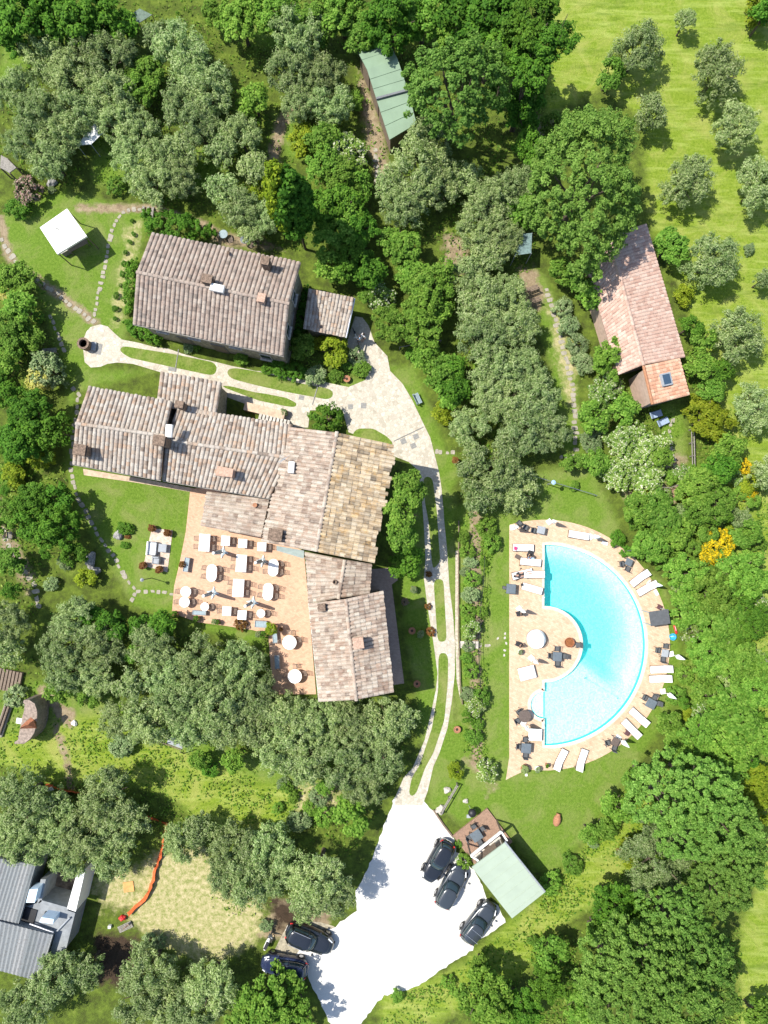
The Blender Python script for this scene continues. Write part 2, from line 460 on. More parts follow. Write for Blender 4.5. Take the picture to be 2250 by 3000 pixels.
def poolmat():
    m, nt, ns, ln, b = mat('pool mosaic')
    tc = nt.nodes.new('ShaderNodeTexCoord')
    v = N(nt, 'ShaderNodeTexVoronoi', Scale=9, Randomness=.3)
    ln.new(tc.outputs['Object'], v.inputs['Vector'])
    sp = nt.nodes.new('ShaderNodeSeparateColor'); ln.new(v.outputs['Color'], sp.inputs[0])
    ln.new(ramp(nt, sp.outputs[0], [(0, (.36, .74, .76)), (.6, (.5, .82, .83)), (1, (.6, .86, .87))]), b.inputs['Base Color'])
    b.inputs['Roughness'].default_value = .5
    return m
M['pool'] = poolmat()
M['poolwall'] = plain('turquoise pool mosaic', (.03, .8, .74), .4, .05, 12)
def watermat():
    m, nt, ns, ln, b = mat('pool water')
    nt.nodes.remove(b)
    out = nt.nodes['Material Output']
    tr = nt.nodes.new('ShaderNodeBsdfTransparent')
    gl = N(nt, 'ShaderNodeBsdfGlossy', Roughness=.06)
    fr = N(nt, 'ShaderNodeFresnel', IOR=1.33)
    tc = nt.nodes.new('ShaderNodeTexCoord')
    nz = noise(nt, 5.5, 3, .6, dist=.8)
    bp = N(nt, 'ShaderNodeBump', Strength=.6, Distance=.1)
    ln.new(nz, bp.inputs['Height']); ln.new(bp.outputs[0], gl.inputs['Normal']); ln.new(bp.outputs[0], fr.inputs['Normal'])
    ms = nt.nodes.new('ShaderNodeMixShader')
    ln.new(fr.outputs[0], ms.inputs[0]); ln.new(tr.outputs[0], ms.inputs[1]); ln.new(gl.outputs[0], ms.inputs[2])
    ln.new(ms.outputs[0], out.inputs['Surface'])
    ab = N(nt, 'ShaderNodeVolumeAbsorption', Color=(.0, .93, .91, 1), Density=.33)
    ln.new(ab.outputs[0], out.inputs['Volume'])
    return m
M['water'] = watermat()
# ================================================================== GROUND
def arc(cx, cy, r, a0, a1, n, c, rr):
    return [T(c, rr, cx + r * math.cos(math.radians(a)), cy + r * math.sin(math.radians(a))) for a in np.linspace(a0, a1, n)]
def inpoly(X, Y, P):
    ins = np.zeros(X.shape, bool)
    n = len(P)
    for i in range(n):
        x0, y0 = P[i]; x1, y1 = P[(i + 1) % n]
        if y0 == y1: continue
        c = ((y0 > Y) != (y1 > Y)) & (X < (x1 - x0) * (Y - y0) / (y1 - y0) + x0)
        ins ^= c
    return ins
def pdist(X, Y, P, closed=True):
    d = np.full(X.shape, 1e9)
    n = len(P)
    for i in range(n if closed else n - 1):
        x0, y0 = P[i]; x1, y1 = P[(i + 1) % n]
        dx, dy = x1 - x0, y1 - y0
        t = np.clip(((X - x0) * dx + (Y - y0) * dy) / max(1e-9, dx * dx + dy * dy), 0, 1)
        d = np.minimum(d, np.hypot(X - x0 - t * dx, Y - y0 - t * dy))
    return d
def OP(s):
    q = [float(v) for v in s.replace(';', ' ').replace(',', ' ').split()]
    return [O(q[i], q[i + 1]) for i in range(0, len(q), 2)]
# pool outline (shared by the hole in the ground, the deck and the basin)
pool_out = (arc(210, 862, 650, -90, 90, 48, 2, 2) + [T(2, 2, 210, 1340)] +
            arc(208, 1250, 88, 90, 270, 14, 2, 2) + [T(2, 2, 210, 1160), T(2, 2, 210, 1103)] +
            arc(212, 856, 247, 88, -88, 26, 2, 2) + [T(2, 2, 208, 609)])
pool_xy = xy(pool_out)
gx = np.concatenate([[-400, -220, -120, -70], np.arange(-46, 46.01, .4), [70, 120, 220, 400]])
gy = np.concatenate([[-400, -220, -120, -80], np.arange(-56, 58.01, .4), [80, 120, 220, 400]])
GX, GY = np.meshgrid(gx, gy)
def mask(polys, soft=.5):
    m = np.zeros(GX.shape)
    for p in polys:
        P = xy(OP(p)) if isinstance(p, str) else xy(p)
        d = pdist(GX, GY, P)
        sd = np.where(inpoly(GX, GY, P), d, -d)
        m = np.maximum(m, np.clip(sd / soft * .5 + .5, 0, 1))
    return m
def line_mask(lines, soft=.3):
    m = np.zeros(GX.shape)
    for s, w in lines:
        m = np.maximum(m, np.clip((w - pdist(GX, GY, xy(OP(s)), False)) / soft * .5 + .5, 0, 1))
    return m
lawn_m = mask(['0,470 40,440 130,410 250,440 320,450 300,560 270,640 270,760 200,800 330,800 160,850 160,1010 420,1060 370,1320 400,1350 580,1400 570,1370 480,1350 380,1340 290,1310 250,1240 165,1100 140,980 150,860 130,760 100,680 60,600 0,520',
               '160,860 165,1010 430,1060 400,1300 370,1330 290,1310 230,1200 140,980',
               '480,800 900,820 960,960 985,1100 985,1700 930,1760 900,1500 860,1240 840,1100 900,980 840,900',
               '985,1090 1110,1100 1110,1690 1040,1720 930,1760 960,1640 985,1560',
               '1140,1020 1280,1010 1340,1140 1330,1180 1440,1260 1480,1440 1440,1560 1350,1680 1250,1820 1180,1900 1070,1700 1090,1690 1100,1130 1170,1080',
               '930,1700 1060,1700 1350,1640 1430,1560 1480,1480 1380,1640 1250,1830 1190,1900 1060,1760 1000,1780 940,1740',
               '840,790 900,790 950,960 1000,1000 960,1100 930,960', '1140,580 1180,600 1240,760 1260,980 1220,990 1190,800',
               '0,1480 120,1470 330,1530 500,1620 700,1680 640,1780 480,1800 330,1700 100,1690 0,1640', '1420,880 1480,880 1480,1000 1440,1010', '1110,1985 1190,1920 1260,1830 1360,1690 1480,1640 1560,1700 1420,1900 1300,1950 1200,2000 1100,2100 980,2135 820,2160 960,2110 1060,2035', '1340,1060 1460,1000 1659,1000 1700,1700 1560,1660 1440,1640 1470,1500 1480,1350 1450,1240 1380,1150', '0,90 90,120 0,200', '560,20 640,60 600,110 540,90', '590,240 700,290 680,350 620,340', '200,280 260,260 420,330 500,350 420,420 330,420 200,400', '380,260 420,360 470,340 450,280'], 1.2)
meadow_m = mask(['1190,-40 1700,-40 1700,1900 1560,1000 1500,700 1400,460 1390,260 1300,190 1180,250', '1620,1700 1760,1700 1760,2300 1590,2300 1600,2000 1640,1900', '820,2150 1000,2090 1100,1990 1180,1990 1150,2090 940,2212 820,2212', '1120,1985 1190,1920 1260,1830 1360,1690 1480,1650 1500,1690 1400,1850 1290,1940 1200,2010 1100,2100 980,2140 830,2165 960,2110 1060,2035', '0,1580 130,1560 200,1540 330,1590 480,1660 640,1710 610,1790 480,1800 330,1700 100,1690 0,1650'], 1.5)
dry_m = mask(['330,1840 430,1830 500,1900 570,1960 560,2020 480,2075 380,2060 290,2000 270,1960', '640,1700 740,1680 720,1760 640,1760', '282,490 300,480 285,560 262,690 244,690 262,600', '200,1900 290,1870 300,1960 220,1960', '1190,640 1240,760 1240,900 1200,760'], 1.6)
soil_m = mask(['775,150 800,200 830,300 840,360 820,420 800,340 780,240', '960,500 1010,520 1010,600 960,580', '1120,580 1160,580 1180,660 1140,680', '1140,260 1200,260 1170,310', '440,500 560,510 610,545 480,530', '0,1080 30,1160 70,1240 60,1280 0,1180', '1440,985 1480,985 1480,1070 1380,1075 1380,1060 1440,1050', '1350,1060 1480,1060 1480,1085 1350,1080', '1020,1640 1060,1650 1050,1690 1000,1640', '600,1940 720,1960 700,2060 560,2020', '1062,1690 1075,1700 1050,1720'], 1.0)
soil_m = np.maximum(soil_m, line_mask([('0,475 20,560 90,610 205,695', .4), ('170,450 330,450 450,490 480,520', .4), ('640,230 610,260 590,330 600,380', .5), ('100,1500 150,1560', .5), ('120,1570 145,1640 150,1700', .3), ('90,1490 120,1520 155,1545', .45), ('1026,1110 1026,1400 1030,1640', .5)], .6))
dirt_m = mask(['205,2015 290,2020 330,2060 310,2110 280,2135 210,2125 200,2070', '580,1930 700,1980 600,2010'], 1.4)
hole = inpoly(GX, GY, pool_xy)
near = pdist(GX, GY, pool_xy) < .75
cut = hole | near
def ground():
    ny, nx = GX.shape
    idx = np.arange(nx * ny).reshape(ny, nx)
    me = bpy.data.meshes.new('ground')
    q = np.stack([idx[:-1, :-1], idx[:-1, 1:], idx[1:, 1:], idx[1:, :-1]], -1).reshape(-1, 4)
    c = cut[:-1, :-1] | cut[:-1, 1:] | cut[1:, 1:] | cut[1:, :-1]
    q = q[~c.reshape(-1)]
    v = np.stack([GX, GY, np.zeros_like(GX)], -1).reshape(-1, 3)
    me.from_pydata(v.tolist(), [], q.tolist())
    for n, m in (('lawn', lawn_m), ('meadow', meadow_m), ('dry', dry_m), ('soil', soil_m), ('dirt', dirt_m)):
        me.attributes.new(n, 'FLOAT', 'POINT').data.foreach_set('value', m.reshape(-1).astype(np.float32))
    me.materials.append(M['ground'])
    o = bpy.data.objects.new('ground', me)
    COL.objects.link(o)
    structure(o)
ground()
def sheet(name, poly, z, m, holes=(), thick=0.0):
    b = MB()
    if thick: b.prism(xy(poly), z - thick, z)
    else: b.sheet(xy(poly), z, [xy(h) for h in holes])
    return structure(b.build(name, m))
def TP(c, r, s):
    q = [float(v) for v in s.replace(',', ' ').split()]
    return [T(c, r, q[i], q[i + 1]) for i in range(0, len(q), 2)]
def smooth(p, n=2):
    """corner-cutting so that kerbs and lawn edges run in curves"""
    p = [Vector(a) for a in p]
    q = []
    for a, b in zip(p, p[1:] + p[:1]):
        k = max(1, round((b - a).length / .7))
        q += [a + (b - a) * (i / k) for i in range(k)]
    p = q
    for _ in range(n):
        o = []
        for a, b in zip(p, p[1:] + p[:1]): o += [a * .75 + b * .25, a * .25 + b * .75]
        p = o
    return p
drive = (TP(0, 1, '540,600 540,540 560,490 590,460 650,443 700,455 735,495 790,540 900,565 1000,590 1085,598 1180,632 1290,662 1400,688 1500,712 1659,745') +
         TP(1, 1, '60,745 290,800 420,812 600,850 705,805 735,740 690,655 585,585 600,520 640,390 690,400 730,450 770,560 850,650 868,745 950,830 1010,930 1080,1080 1130,1180 1160,1290 1185,1400 1200,1500 1215,1640') +
         TP(1, 2, '1222,60 1240,250 1255,480 1280,680 1290,850 1290,1050 1270,1220 1240,1400 1190,1560 1150,1650') +
         TP(1, 3, '1110,150 1080,240 900,240 905,180 960,60') +
         TP(1, 2, '1015,1659 1090,1480 1135,1300 1165,1150 1175,1050 1150,860 1110,600 1090,430 1100,300 1090,100 1082,0') +
         TP(1, 1, '1072,1500 1055,1390 990,1335 890,1295 860,1240 600,1140 560,1000 350,1000 340,1110 230,1110 180,1030 0,985') +
         TP(0, 1, '1450,905 1435,825 1040,755 860,700 760,690 700,700 650,720 590,722 548,690'))
sheet('courtyard_paving', [p + Vector((rng.uniform(-.03, .03), rng.uniform(-.03, .03), 0)) for p in drive], .02, M['pave'])
sheet('lawn', smooth(TP(0, 1, '780,620 782,595 810,585 1140,638 1380,688 1408,720 1395,765 1360,772 1150,728 840,660')), .03, M['lawn'])
sheet('lawn', smooth(TP(0, 1, '1470,760 1485,730 1540,727 1659,747') + TP(1, 1, '120,775 250,818 470,860 500,880 495,915 460,930 200,882 0,838') + TP(0, 1, '1500,795')), .03, M['lawn'])
sheet('lawn', smooth(TP(0, 1, '1445,840 1500,845 1659,885') + TP(1, 1, '60,892 200,920 265,955 255,980 200,975 20,938') + TP(0, 1, '1590,905 1450,852')), .03, M['lawn'])
sheet('lawn', smooth(TP(1, 1, '625,1150 660,1118 760,1118 850,1170 895,1220 850,1260 640,1190')), .03, M['lawn'])
sheet('lawn', smooth(TP(1, 1, '1085,1480 1090,1435 1120,1428 1145,1450 1160,1560 1172,1659') + TP(1, 2, '1185,200 1195,320 1150,372 1140,330 1118,60') + TP(1, 1, '1095,1600')), .03, M['lawn'])
sheet('lawn', smooth(TP(1, 2, '1152,470 1160,438 1195,432 1215,450 1235,810 1225,838 1190,842 1175,815')), .03, M['lawn'])
sheet('lawn', smooth(TP(1, 2, '1182,945 1195,912 1232,915 1245,950 1243,1100 1220,1350 1150,1560 1095,1659') + TP(1, 3, '1040,160 1010,185 990,160 1010,60') + TP(1, 2, '1060,1640 1140,1400 1180,1150')), .03, M['lawn'])
# grey inset slabs and drain channels of the courtyard
for c, r, x, y, a, w, h in ((1, 1, 612, 977, -5, 32, 32), (1, 1, 697, 970, 3, 36, 36), (1, 1, 955, 1200, -24, 36, 36), (1, 1, 1036, 1170, -24, 36, 34), (1, 1, 1020, 1230, -24, 36, 34), (0, 1, 1118, 735, 10, 55, 26), (1, 1, 295, 918, 10, 34, 30), (0, 1, 640, 603, 10, 40, 72)):
    b = MB(); b.box(0, 0, 0, w * .0141, h * .0141, .02)
    o = structure(b.build('paving_slab', M['slab'])); o.location = T(c, r, x, y) + Vector((0, 0, .026)); o.rotation_euler.z = rot(a)
for p in (TP(1, 1, '893,1200 1085,1108'), TP(1, 1, '405,830 365,965'), TP(0, 1, '1158,605 1135,750')):
    b = MB(); b.tube([p[0] + Vector((0, 0, .0)), p[1]], .05, n=6)
    o = structure(b.build('drain_channel', M['slab'])); o.location.z = .02
gravel = TP(1, 3, '898,190 960,180 1060,205 1150,272 1215,365 1275,440 1300,540 1395,640 1470,760 1500,860 1570,885 1620,1000 1520,1070 1420,1130 1400,1180 1230,1290 1100,1380 960,1450 830,1475 770,1540 700,1640 650,1720 560,1760 470,1640 330,1330 250,1235 330,1100 400,1060 490,1040 650,930 650,800 750,590 830,370')
def ragged(p, step=.35, j=.09):
    o = []
    p = [Vector(a) for a in p]
    for a, b in zip(p, p[1:] + p[:1]):
        k = max(1, round((b - a).length / step))
        for i in range(k):
            q = a + (b - a) * (i / k)
            o.append(q + Vector((rng.uniform(-j, j), rng.uniform(-j, j), 0)))
    return o
sheet('gravel_car_park', ragged(gravel), .012, M['gravel'])
sheet('dusty_track', smooth(TP(1, 3, '110,1200 180,1060 240,980 420,1000 520,1030 500,1180 400,1240 300,1290 180,1240')), .008, plain('dusty earth', (.36, .32, .23), .95, .3, 3))
structure(MB().tube([T(1, 3, 1150, 268) + Vector((0, 0, .1)), T(1, 3, 1215, 365) + Vector((0, 0, .1)), T(1, 3, 1278, 445) + Vector((0, 0, .1))], .09, n=6).build('timber_kerb', M['wood']))
# terrace and lawn path strips
terr = TP(0, 2, '1235,-150 1390,-160 1659,-60') + TP(1, 2, '60,160 310,250 340,580 390,1180 110,1180 80,790 0,770') + TP(0, 2, '1640,765 1450,735 1290,715 1115,655 1130,480 1165,330 1205,130')
sheet('dining_terrace', terr, .06, M['terr'], thick=.1)
wpath = TP(1, 2, '745,370 900,360 920,440 880,470 960,1110 890,1120 820,520 730,520')
sheet('brick_path', wpath, .035, M['terrd'])
sheet('brick_path', TP(0, 1, '540,1380 900,1440 1330,1520 1330,1545 890,1470 545,1420'), .05, M['plaster'], thick=.06)
# narrow packed-earth strip with a timber edge beside the drive
sheet('earth_path', TP(1, 2, '1293,250 1312,250 1308,780 1322,1200 1328,1240 1300,1090 1290,800'), .01, plain('pale earth', (.48, .42, .33), .95, .25, 5))
# stepping-stone paths
def stepping(name, pts, w, gap, jit=.06, parent_pts=None):
    b = MB()
    P = [Vector(p) for p in pts]
    L = [0]
    for a, c in zip(P, P[1:]): L.append(L[-1] + (c - a).length)
    s = gap * .5
    while s < L[-1]:
        k = max(i for i in range(len(L)) if L[i] <= s)
        k = min(k, len(P) - 2)
        d = (P[k + 1] - P[k]).normalized()
        c = P[k] + d * (s - L[k]) + Vector((rng.uniform(-jit, jit) * 1.4, rng.uniform(-jit, jit) * 1.4, 0))
        n = Vector((-d.y, d.x, 0))
        a, h = w * rng.uniform(.55, 1.1) / 2, gap * rng.uniform(.3, .47)
        sh = [(-1, -.8), (-.6, -1), (.7, -1), (1, -.5), (.95, .7), (.5, 1), (-.7, .95), (-1, .4)]
        pl = [c + n * (u * a * rng.uniform(.85, 1.05)) + d * (v * h * rng.uniform(.85, 1.05)) for u, v in [(u + rng.uniform(-.15, .15), v + rng.uniform(-.15, .15)) for u, v in sh]]
        b.prism(xy(pl), -.05, .025 + rng.uniform(0, .012), rng.random())
        s += gap * rng.uniform(.92, 1.1)
    return structure(b.build(name, M['step']))
stepping('stepping_stone_path', TP(0, 1, '40,-40 75,10 150,90 290,190 400,265 500,345 610,430'), .52, .55)
stepping('stepping_stone_path', TP(0, 0, '0,1540 30,1600 80,1659'), .6, .6)
stepping('stepping_stone_path', TP(0, 0, '920,1355 850,1360 790,1380 755,1420 735,1480 705,1570') + TP(0, 1, '690,20 655,180 630,280 612,400'), .45, .5)
stepping('stepping_stone_path', TP(0, 1, '325,380 360,470 390,540 425,620'), .4, .55)
stepping('stepping_stone_path', TP(0, 1, '470,840 510,900 500,1000 480,1150 460,1330 465,1420 490,1540 560,1659') + TP(0, 2, '590,60 640,160 700,240 760,330 800,400 850,470 880,510'), .42, .58)
stepping('stepping_stone_path', TP(0, 2, '880,510 960,512 1050,522 1125,530'), .42, .6)
stepping('stepping_stone_path', TP(0, 2, '880,520 855,565 830,600'), .4, .55)
stepping('stepping_stone_path', TP(2, 1, '220,200 265,360 300,480 340,620 365,740 395,870 405,1000 410,1130 410,1280'), .6, .5)
stepping('stepping_stone_path', TP(2, 1, '410,1290 330,1300 280,1320'), .5, .55)
stepping('stepping_stone_path', TP(2, 1, '1040,1040 1030,1100 1020,1190 1050,1320 1060,1400'), .45, .55)
stepping('stepping_stone_path', TP(0, 2, '20,100 60,230 120,310 160,390 230,480 250,600 230,660'), .65, .7)
stepping('stepping_stone_path', TP(1, 0, '770,960 780,1040 790,1120 770,1200') , .7, .5)
stepping('stepping_stone_path', TP(1, 1, '1150,1265 1230,1270 1310,1280'), .45, .5)
stepping('stepping_stone_path', TP(1, 2, '1435,860 1475,862 1515,862'), .35, .55)
for x, y in ((1455, 1320), (1555, 1312), (1575, 1388), (1555, 1490), (1545, 1560), (1560, 1250), (1335, 1415)):
    b = MB(); b.prism([(.16 * math.cos(a) * rng.uniform(.7, 1), .11 * math.sin(a) * rng.uniform(.7, 1)) for a in np.linspace(0, 5.4, 7)], -.03, .03)
    o = structure(b.build('stepping_stone', M['stone'])); o.location = Q(16, x, y); o.rotation_euler.z = rng.uniform(0, 3)
# steps of pale stone through the flower bed
st = thing('garden_steps', 'short flight of pale stone steps through the flower bed by the drive', 'steps', T(1, 2, 1375, 860))
for i, x in enumerate((1322, 1340, 1362, 1386, 1408, 1430)):
    b = MB(); b.box(0, 0, .05 + .02 * i, .26, .62, .1 + .04 * i)
    o = b.build('step', M['stone'], st); o.location = T(1, 2, x, 858) - st.location
# ------------------------------------------------------------------ pool deck, basin, water
deck = arc(210, 862, 812, -106, 106, 60, 2, 2)
deck = [p for p in deck if p.x > T(2, 2, -18, 0).x]
deck = deck + [T(2, 3, 90, 12), T(2, 3, 0, 55), T(2, 3, -40, 76), T(2, 2, -18, 1590), T(2, 2, -18, 95)]
sheet('pool_deck', deck, .05, M['deck'], [pool_out])
# skirt of the deck
b = MB(); n = len(deck); dx = xy(deck)
b.add([(x, y, .05) for x, y in dx] + [(x, y, -.1) for x, y in dx], [(i, (i + 1) % n, n + (i + 1) % n, n + i) for i in range(n)])
structure(b.build('deck_edge', M['stone']))
def basin():
    b = MB()
    n = len(pool_xy)
    def depth(x, y):
        # deep crescent at the top, shelving to the shallow end at the bottom
        p0, p1 = T(2, 2, 470, 1010), T(2, 2, 700, 1190)
        d = Vector((p1.x - p0.x, p1.y - p0.y)).normalized(); nn = Vector((-d.y, d.x))
        k = (x - p0.x) * nn.x + (y - p0.y) * nn.y
        base = -.5 - min(1, max(0, k / 1.4)) * 1.1
        return base
    b.add([(x, y, .05) for x, y in pool_xy] + [(x, y, -1.75) for x, y in pool_xy], [(n + i, n + (i + 1) % n, (i + 1) % n, i) for i in range(n)])
    wl = structure(b.build('pool_wall', M['poolwall']))
    # floor as a grid covering the pool
    xs = np.arange(min(p[0] for p in pool_xy) - .3, max(p[0] for p in pool_xy) + .4, .25)
    ys = np.arange(min(p[1] for p in pool_xy) - .3, max(p[1] for p in pool_xy) + .4, .25)
    X, Y = np.meshgrid(xs, ys)
    cx, cy = T(2, 2, 210, 862).xy
    R = 650 * .45208 / 31.98
    Z = np.zeros_like(X)
    for i in range(X.shape[0]):
        for j in range(X.shape[1]):
            z = depth(X[i, j], Y[i, j])
            rr = math.hypot(X[i, j] - cx, Y[i, j] - cy)
            k = min(1, max(0, (R - rr - .25) / 2.6))           # sloping bank along the outer curve
            k = k * k * (3 - 2 * k)
            z = max(z, -.4) if k == 0 else -.4 + (z + .4) * k
            if X[i, j] < cx: z = -.42
            Z[i, j] = z
    ny, nx = X.shape
    idx = np.arange(nx * ny).reshape(ny, nx)
    f = np.stack([idx[:-1, :-1], idx[:-1, 1:], idx[1:, 1:], idx[1:, :-1]], -1).reshape(-1, 4)
    ins = inpoly(X, Y, pool_xy) | (pdist(X, Y, pool_xy) < .5)
    ins = ins.reshape(-1)
    f = [q for q in f.tolist() if all(ins[k] for k in q)]
    b = MB(); b.add(np.stack([X, Y, Z], -1).reshape(-1, 3).tolist(), f)
    structure(b.build('pool_floor', M['pool'], smooth=True))
basin()
def shrink(P, d):
    n = len(P); out = []
    ar = sum(P[i][0] * P[(i + 1) % n][1] - P[(i + 1) % n][0] * P[i][1] for i in range(n))
    sg = 1 if ar > 0 else -1
    for i in range(n):
        a, p, c = Vector(P[i - 1]), Vector(P[i]), Vector(P[(i + 1) % n])
        t = ((p - a).normalized() + (c - p).normalized())
        t = t.normalized() if t.length > 1e-6 else (c - p).normalized()
        out.append((p.x - t.y * d * sg, p.y + t.x * d * sg))
    return out
wp = shrink(pool_xy, -.01)
structure(MB().prism(wp, -1.7, -.07).build('pool_water', M['water']))
b = MB()
cop = shrink(pool_xy, -.3)
n = len(cop)
b.add([(x, y, .058) for x, y in pool_xy] + [(x, y, .058) for x, y in cop], [(i, (i + 1) % n, n + (i + 1) % n, n + i) for i in range(n)])
structure(b.build('pool_coping', plain('pale coping', (.66, .53, .42), .8, .12, 4)))
# bay steps under water
for k, r in enumerate((82, 58, 34)):
    b = MB(); b.prism(xy(arc(206, 1250, r, 90, 270, 14, 2, 2)), -1.2, -.16 - .13 * k)
    structure(b.build('pool_step', M['pool']))
# ================================================================== BUILDINGS
PROF = ((0, -.25), (.1, -.2), (.16, .55), (.36, 1), (.64, 1), (.84, .55), (.9, -.2), (1, -.25))
def tiled(mb, A, B, C, D, pitch=.38, course=.36, amp=.09, jit=.02, lift=.035, slab=True, rag=.0):
    """curved tiles in rows from the ridge A-B down to the eave D-C"""
    A, B, C, D = (Vector(p) for p in (A, B, C, D))
    nu = max(2, round(((B - A).length + (C - D).length) / 2 / pitch))
    nv = max(2, round(((D - A).length + (C - B).length) / 2 / course))
    nrm = (B - A).cross(D - A)
    nrm = nrm.normalized() if nrm.z > 0 else -nrm.normalized()
    def P(u, v): return (A + (B - A) * u) * (1 - v) + (D + (C - D) * u) * v
    for i in range(nu):
        for j in range(nv):
            t = rng.random()
            v0, v1 = j / nv, (j + 1.18) / nv
            if j == nv - 1: v1 = 1.0 + rng.uniform(0, rag)
            dz, du = rng.uniform(-jit, jit), rng.uniform(-jit, jit) * .5
            vs = []
            for v, l in ((v0, 0.0), (v1, lift)):
                for u, h in PROF:
                    p = P((i + u + du) / nu, v) + nrm * (h * amp + l + dz * (1 if h > .5 else .3))
                    vs.append(p)
            k = len(PROF)
            mb.add(vs, [(q, q + 1, k + q + 1, k + q) for q in range(k - 1)] + [tuple(range(k, 2 * k))][:0], t)
    if slab:
        lo = Vector((0, 0, -.16))
        q = [P(0, 0) - nrm * .03, P(1, 0) - nrm * .03, P(1, 1) - nrm * .03, P(0, 1) - nrm * .03]
        vs = q + [p + lo for p in q]
        mb.add(vs, [(0, 1, 2, 3), (7, 6, 5, 4), (0, 4, 5, 1), (1, 5, 6, 2), (2, 6, 7, 3), (3, 7, 4, 0)], .15)
def ridgecap(mb, A, B, r=.15, course=.45):
    A, B = Vector(A), Vector(B)
    L = (B - A).length
    n = max(2, round(L / course))
    d = (B - A) / n
    side = Vector((-d.y, d.x, 0)).normalized()
    for i in range(n):
        t = rng.random()
        vs = []
        for q, l in ((A + d * i, .0), (A + d * (i + 1.15), .03)):
            for a in np.linspace(0, math.pi, 7): vs.append(q + side * (math.cos(a) * r) + Vector((0, 0, math.sin(a) * r * .75 + l + .03)))
        mb.add(vs, [(k, k + 1, 8 + k, 7 + k) for k in range(6)], t)
def lerp(a, b, t): return a * (1 - t) + b * t
def gable_block(root, m, wallm, e0, r0, f0, e1, r1, f1, he, hr, hf=None, pitch=.38, course=.36, amp=.09, jit=.02, inset=.35, rag=.02, zbase=0.0, m2=None):
    """e: one eave, r: ridge, f: other eave; 0 and 1: the two gable ends; photo pixels lifted to their heights"""
    hf = he if hf is None else hf
    E0, E1, R0, R1, F0, F1 = W(*e0, he), W(*e1, he), W(*r0, hr), W(*r1, hr), W(*f0, hf), W(*f1, hf)
    mb = MB()
    tiled(mb, R0, R1, E1, E0, pitch, course, amp, jit, rag=rag)
    ridgecap(mb, R0, R1)
    if m2:
        roof = mb.build('roof', m, root, world=True)
        mb = MB()
        tiled(mb, R0, R1, F1, F0, pitch, course, amp, jit, rag=rag)
        mb.build('roof', m2, root, world=True)
    else:
        tiled(mb, R0, R1, F1, F0, pitch, course, amp, jit, rag=rag)
        roof = mb.build('roof', m, root, world=True)
    c = (E0 + E1 + F0 + F1) / 4
    def ins(p, q): # towards the opposite end
        return p + (q - p).normalized() * inset
    ends = []
    for a, r, f, ax, rx, fx in ((E0, R0, F0, E1, R1, F1), (E1, R1, F1, E0, R0, F0)):
        a2, r2, f2 = ins(a, ax), ins(r, rx), ins(f, fx)
        a3 = a2 + (r2 - a2) * (inset / (r2 - a2).length)
        f3 = f2 + (r2 - f2) * (inset / (r2 - f2).length)
        ends.append([a3 - Vector((0, 0, .2)), r2 - Vector((0, 0, .2)), f3 - Vector((0, 0, .2))])
    (a0, q0, b0), (a1, q1, b1) = ends
    def g(p): return Vector((p.x, p.y, zbase))
    vs = [g(a0), g(b0), b0, q0, a0, g(a1), g(b1), b1, q1, a1]
    wall = MB().add(vs, [(0, 1, 2, 3, 4), (9, 8, 7, 6, 5), (5, 0, 4, 9), (1, 6, 7, 2), (4, 3, 8, 9), (3, 2, 7, 8)]).build('wall', wallm, root, world=True)
    return roof, wall, (a0, b0, a1, b1)
def shed_block(root, m, wallm, A, B, C, D, hA, hD, hB=None, hC=None, pitch=.38, course=.36, amp=.09, jit=.02, inset=.25, walls=True, rag=.02):
    """one slope: A-B high side, D-C low eave"""
    A, B, C, D = W(*A, hA), W(*B, hB or hA), W(*C, hC or hD), W(*D, hD)
    mb = MB()
    tiled(mb, A, B, C, D, pitch, course, amp, jit, rag=rag)
    roof = mb.build('roof', m, root, world=True)
    wall = None
    if walls:
        c = (A + B + C + D) / 4
        P = [p + (c - p).normalized() * inset * 1.4 - Vector((0, 0, .2)) for p in (A, B, C, D)]
        vs = [Vector((p.x, p.y, 0)) for p in P] + P
        wall = MB().add(vs, [(0, 1, 5, 4), (1, 2, 6, 5), (2, 3, 7, 6), (3, 0, 4, 7), (4, 5, 6, 7)]).build('wall', wallm, root, world=True)
    return roof, wall, P if walls else None
def wallbits(root, a, b, items, flip=1):
    """windows and doors on the wall between the ground points a and b"""
    a, b = Vector((a.x, a.y, 0)), Vector((b.x, b.y, 0))
    d = (b - a); L = d.length; d.normalize()
    n = Vector((d.y, -d.x, 0)) * flip
    for kind, f, z0, w, h in items:
        c = a + d * (L * f) + n * .02
        rz = math.atan2(d.y, d.x)
        mb = MB(); mb.box(c.x, c.y, z0 + h / 2, w + .2, .08, h + .2, rz)
        fr = mb.build('door' if kind == 'door' else 'window', M['woodg'] if kind == 'door' else M['stone'], root, world=True)
        c2 = c + n * .045
        if kind == 'door':
            MB().box(c2.x, c2.y, z0 + h / 2, w, .06, h, rz).build('door_leaf', M['wood'], fr, world=True)
        else:
            MB().box(c2.x, c2.y, z0 + h / 2, w, .03, h, rz).build('pane', M['glass'], fr, world=True)
            c3 = c + n * .1
            MB().box(c3.x, c3.y, z0 - .08, w + .4, .2, .06, rz).build('sill', M['stone'], fr, world=True)
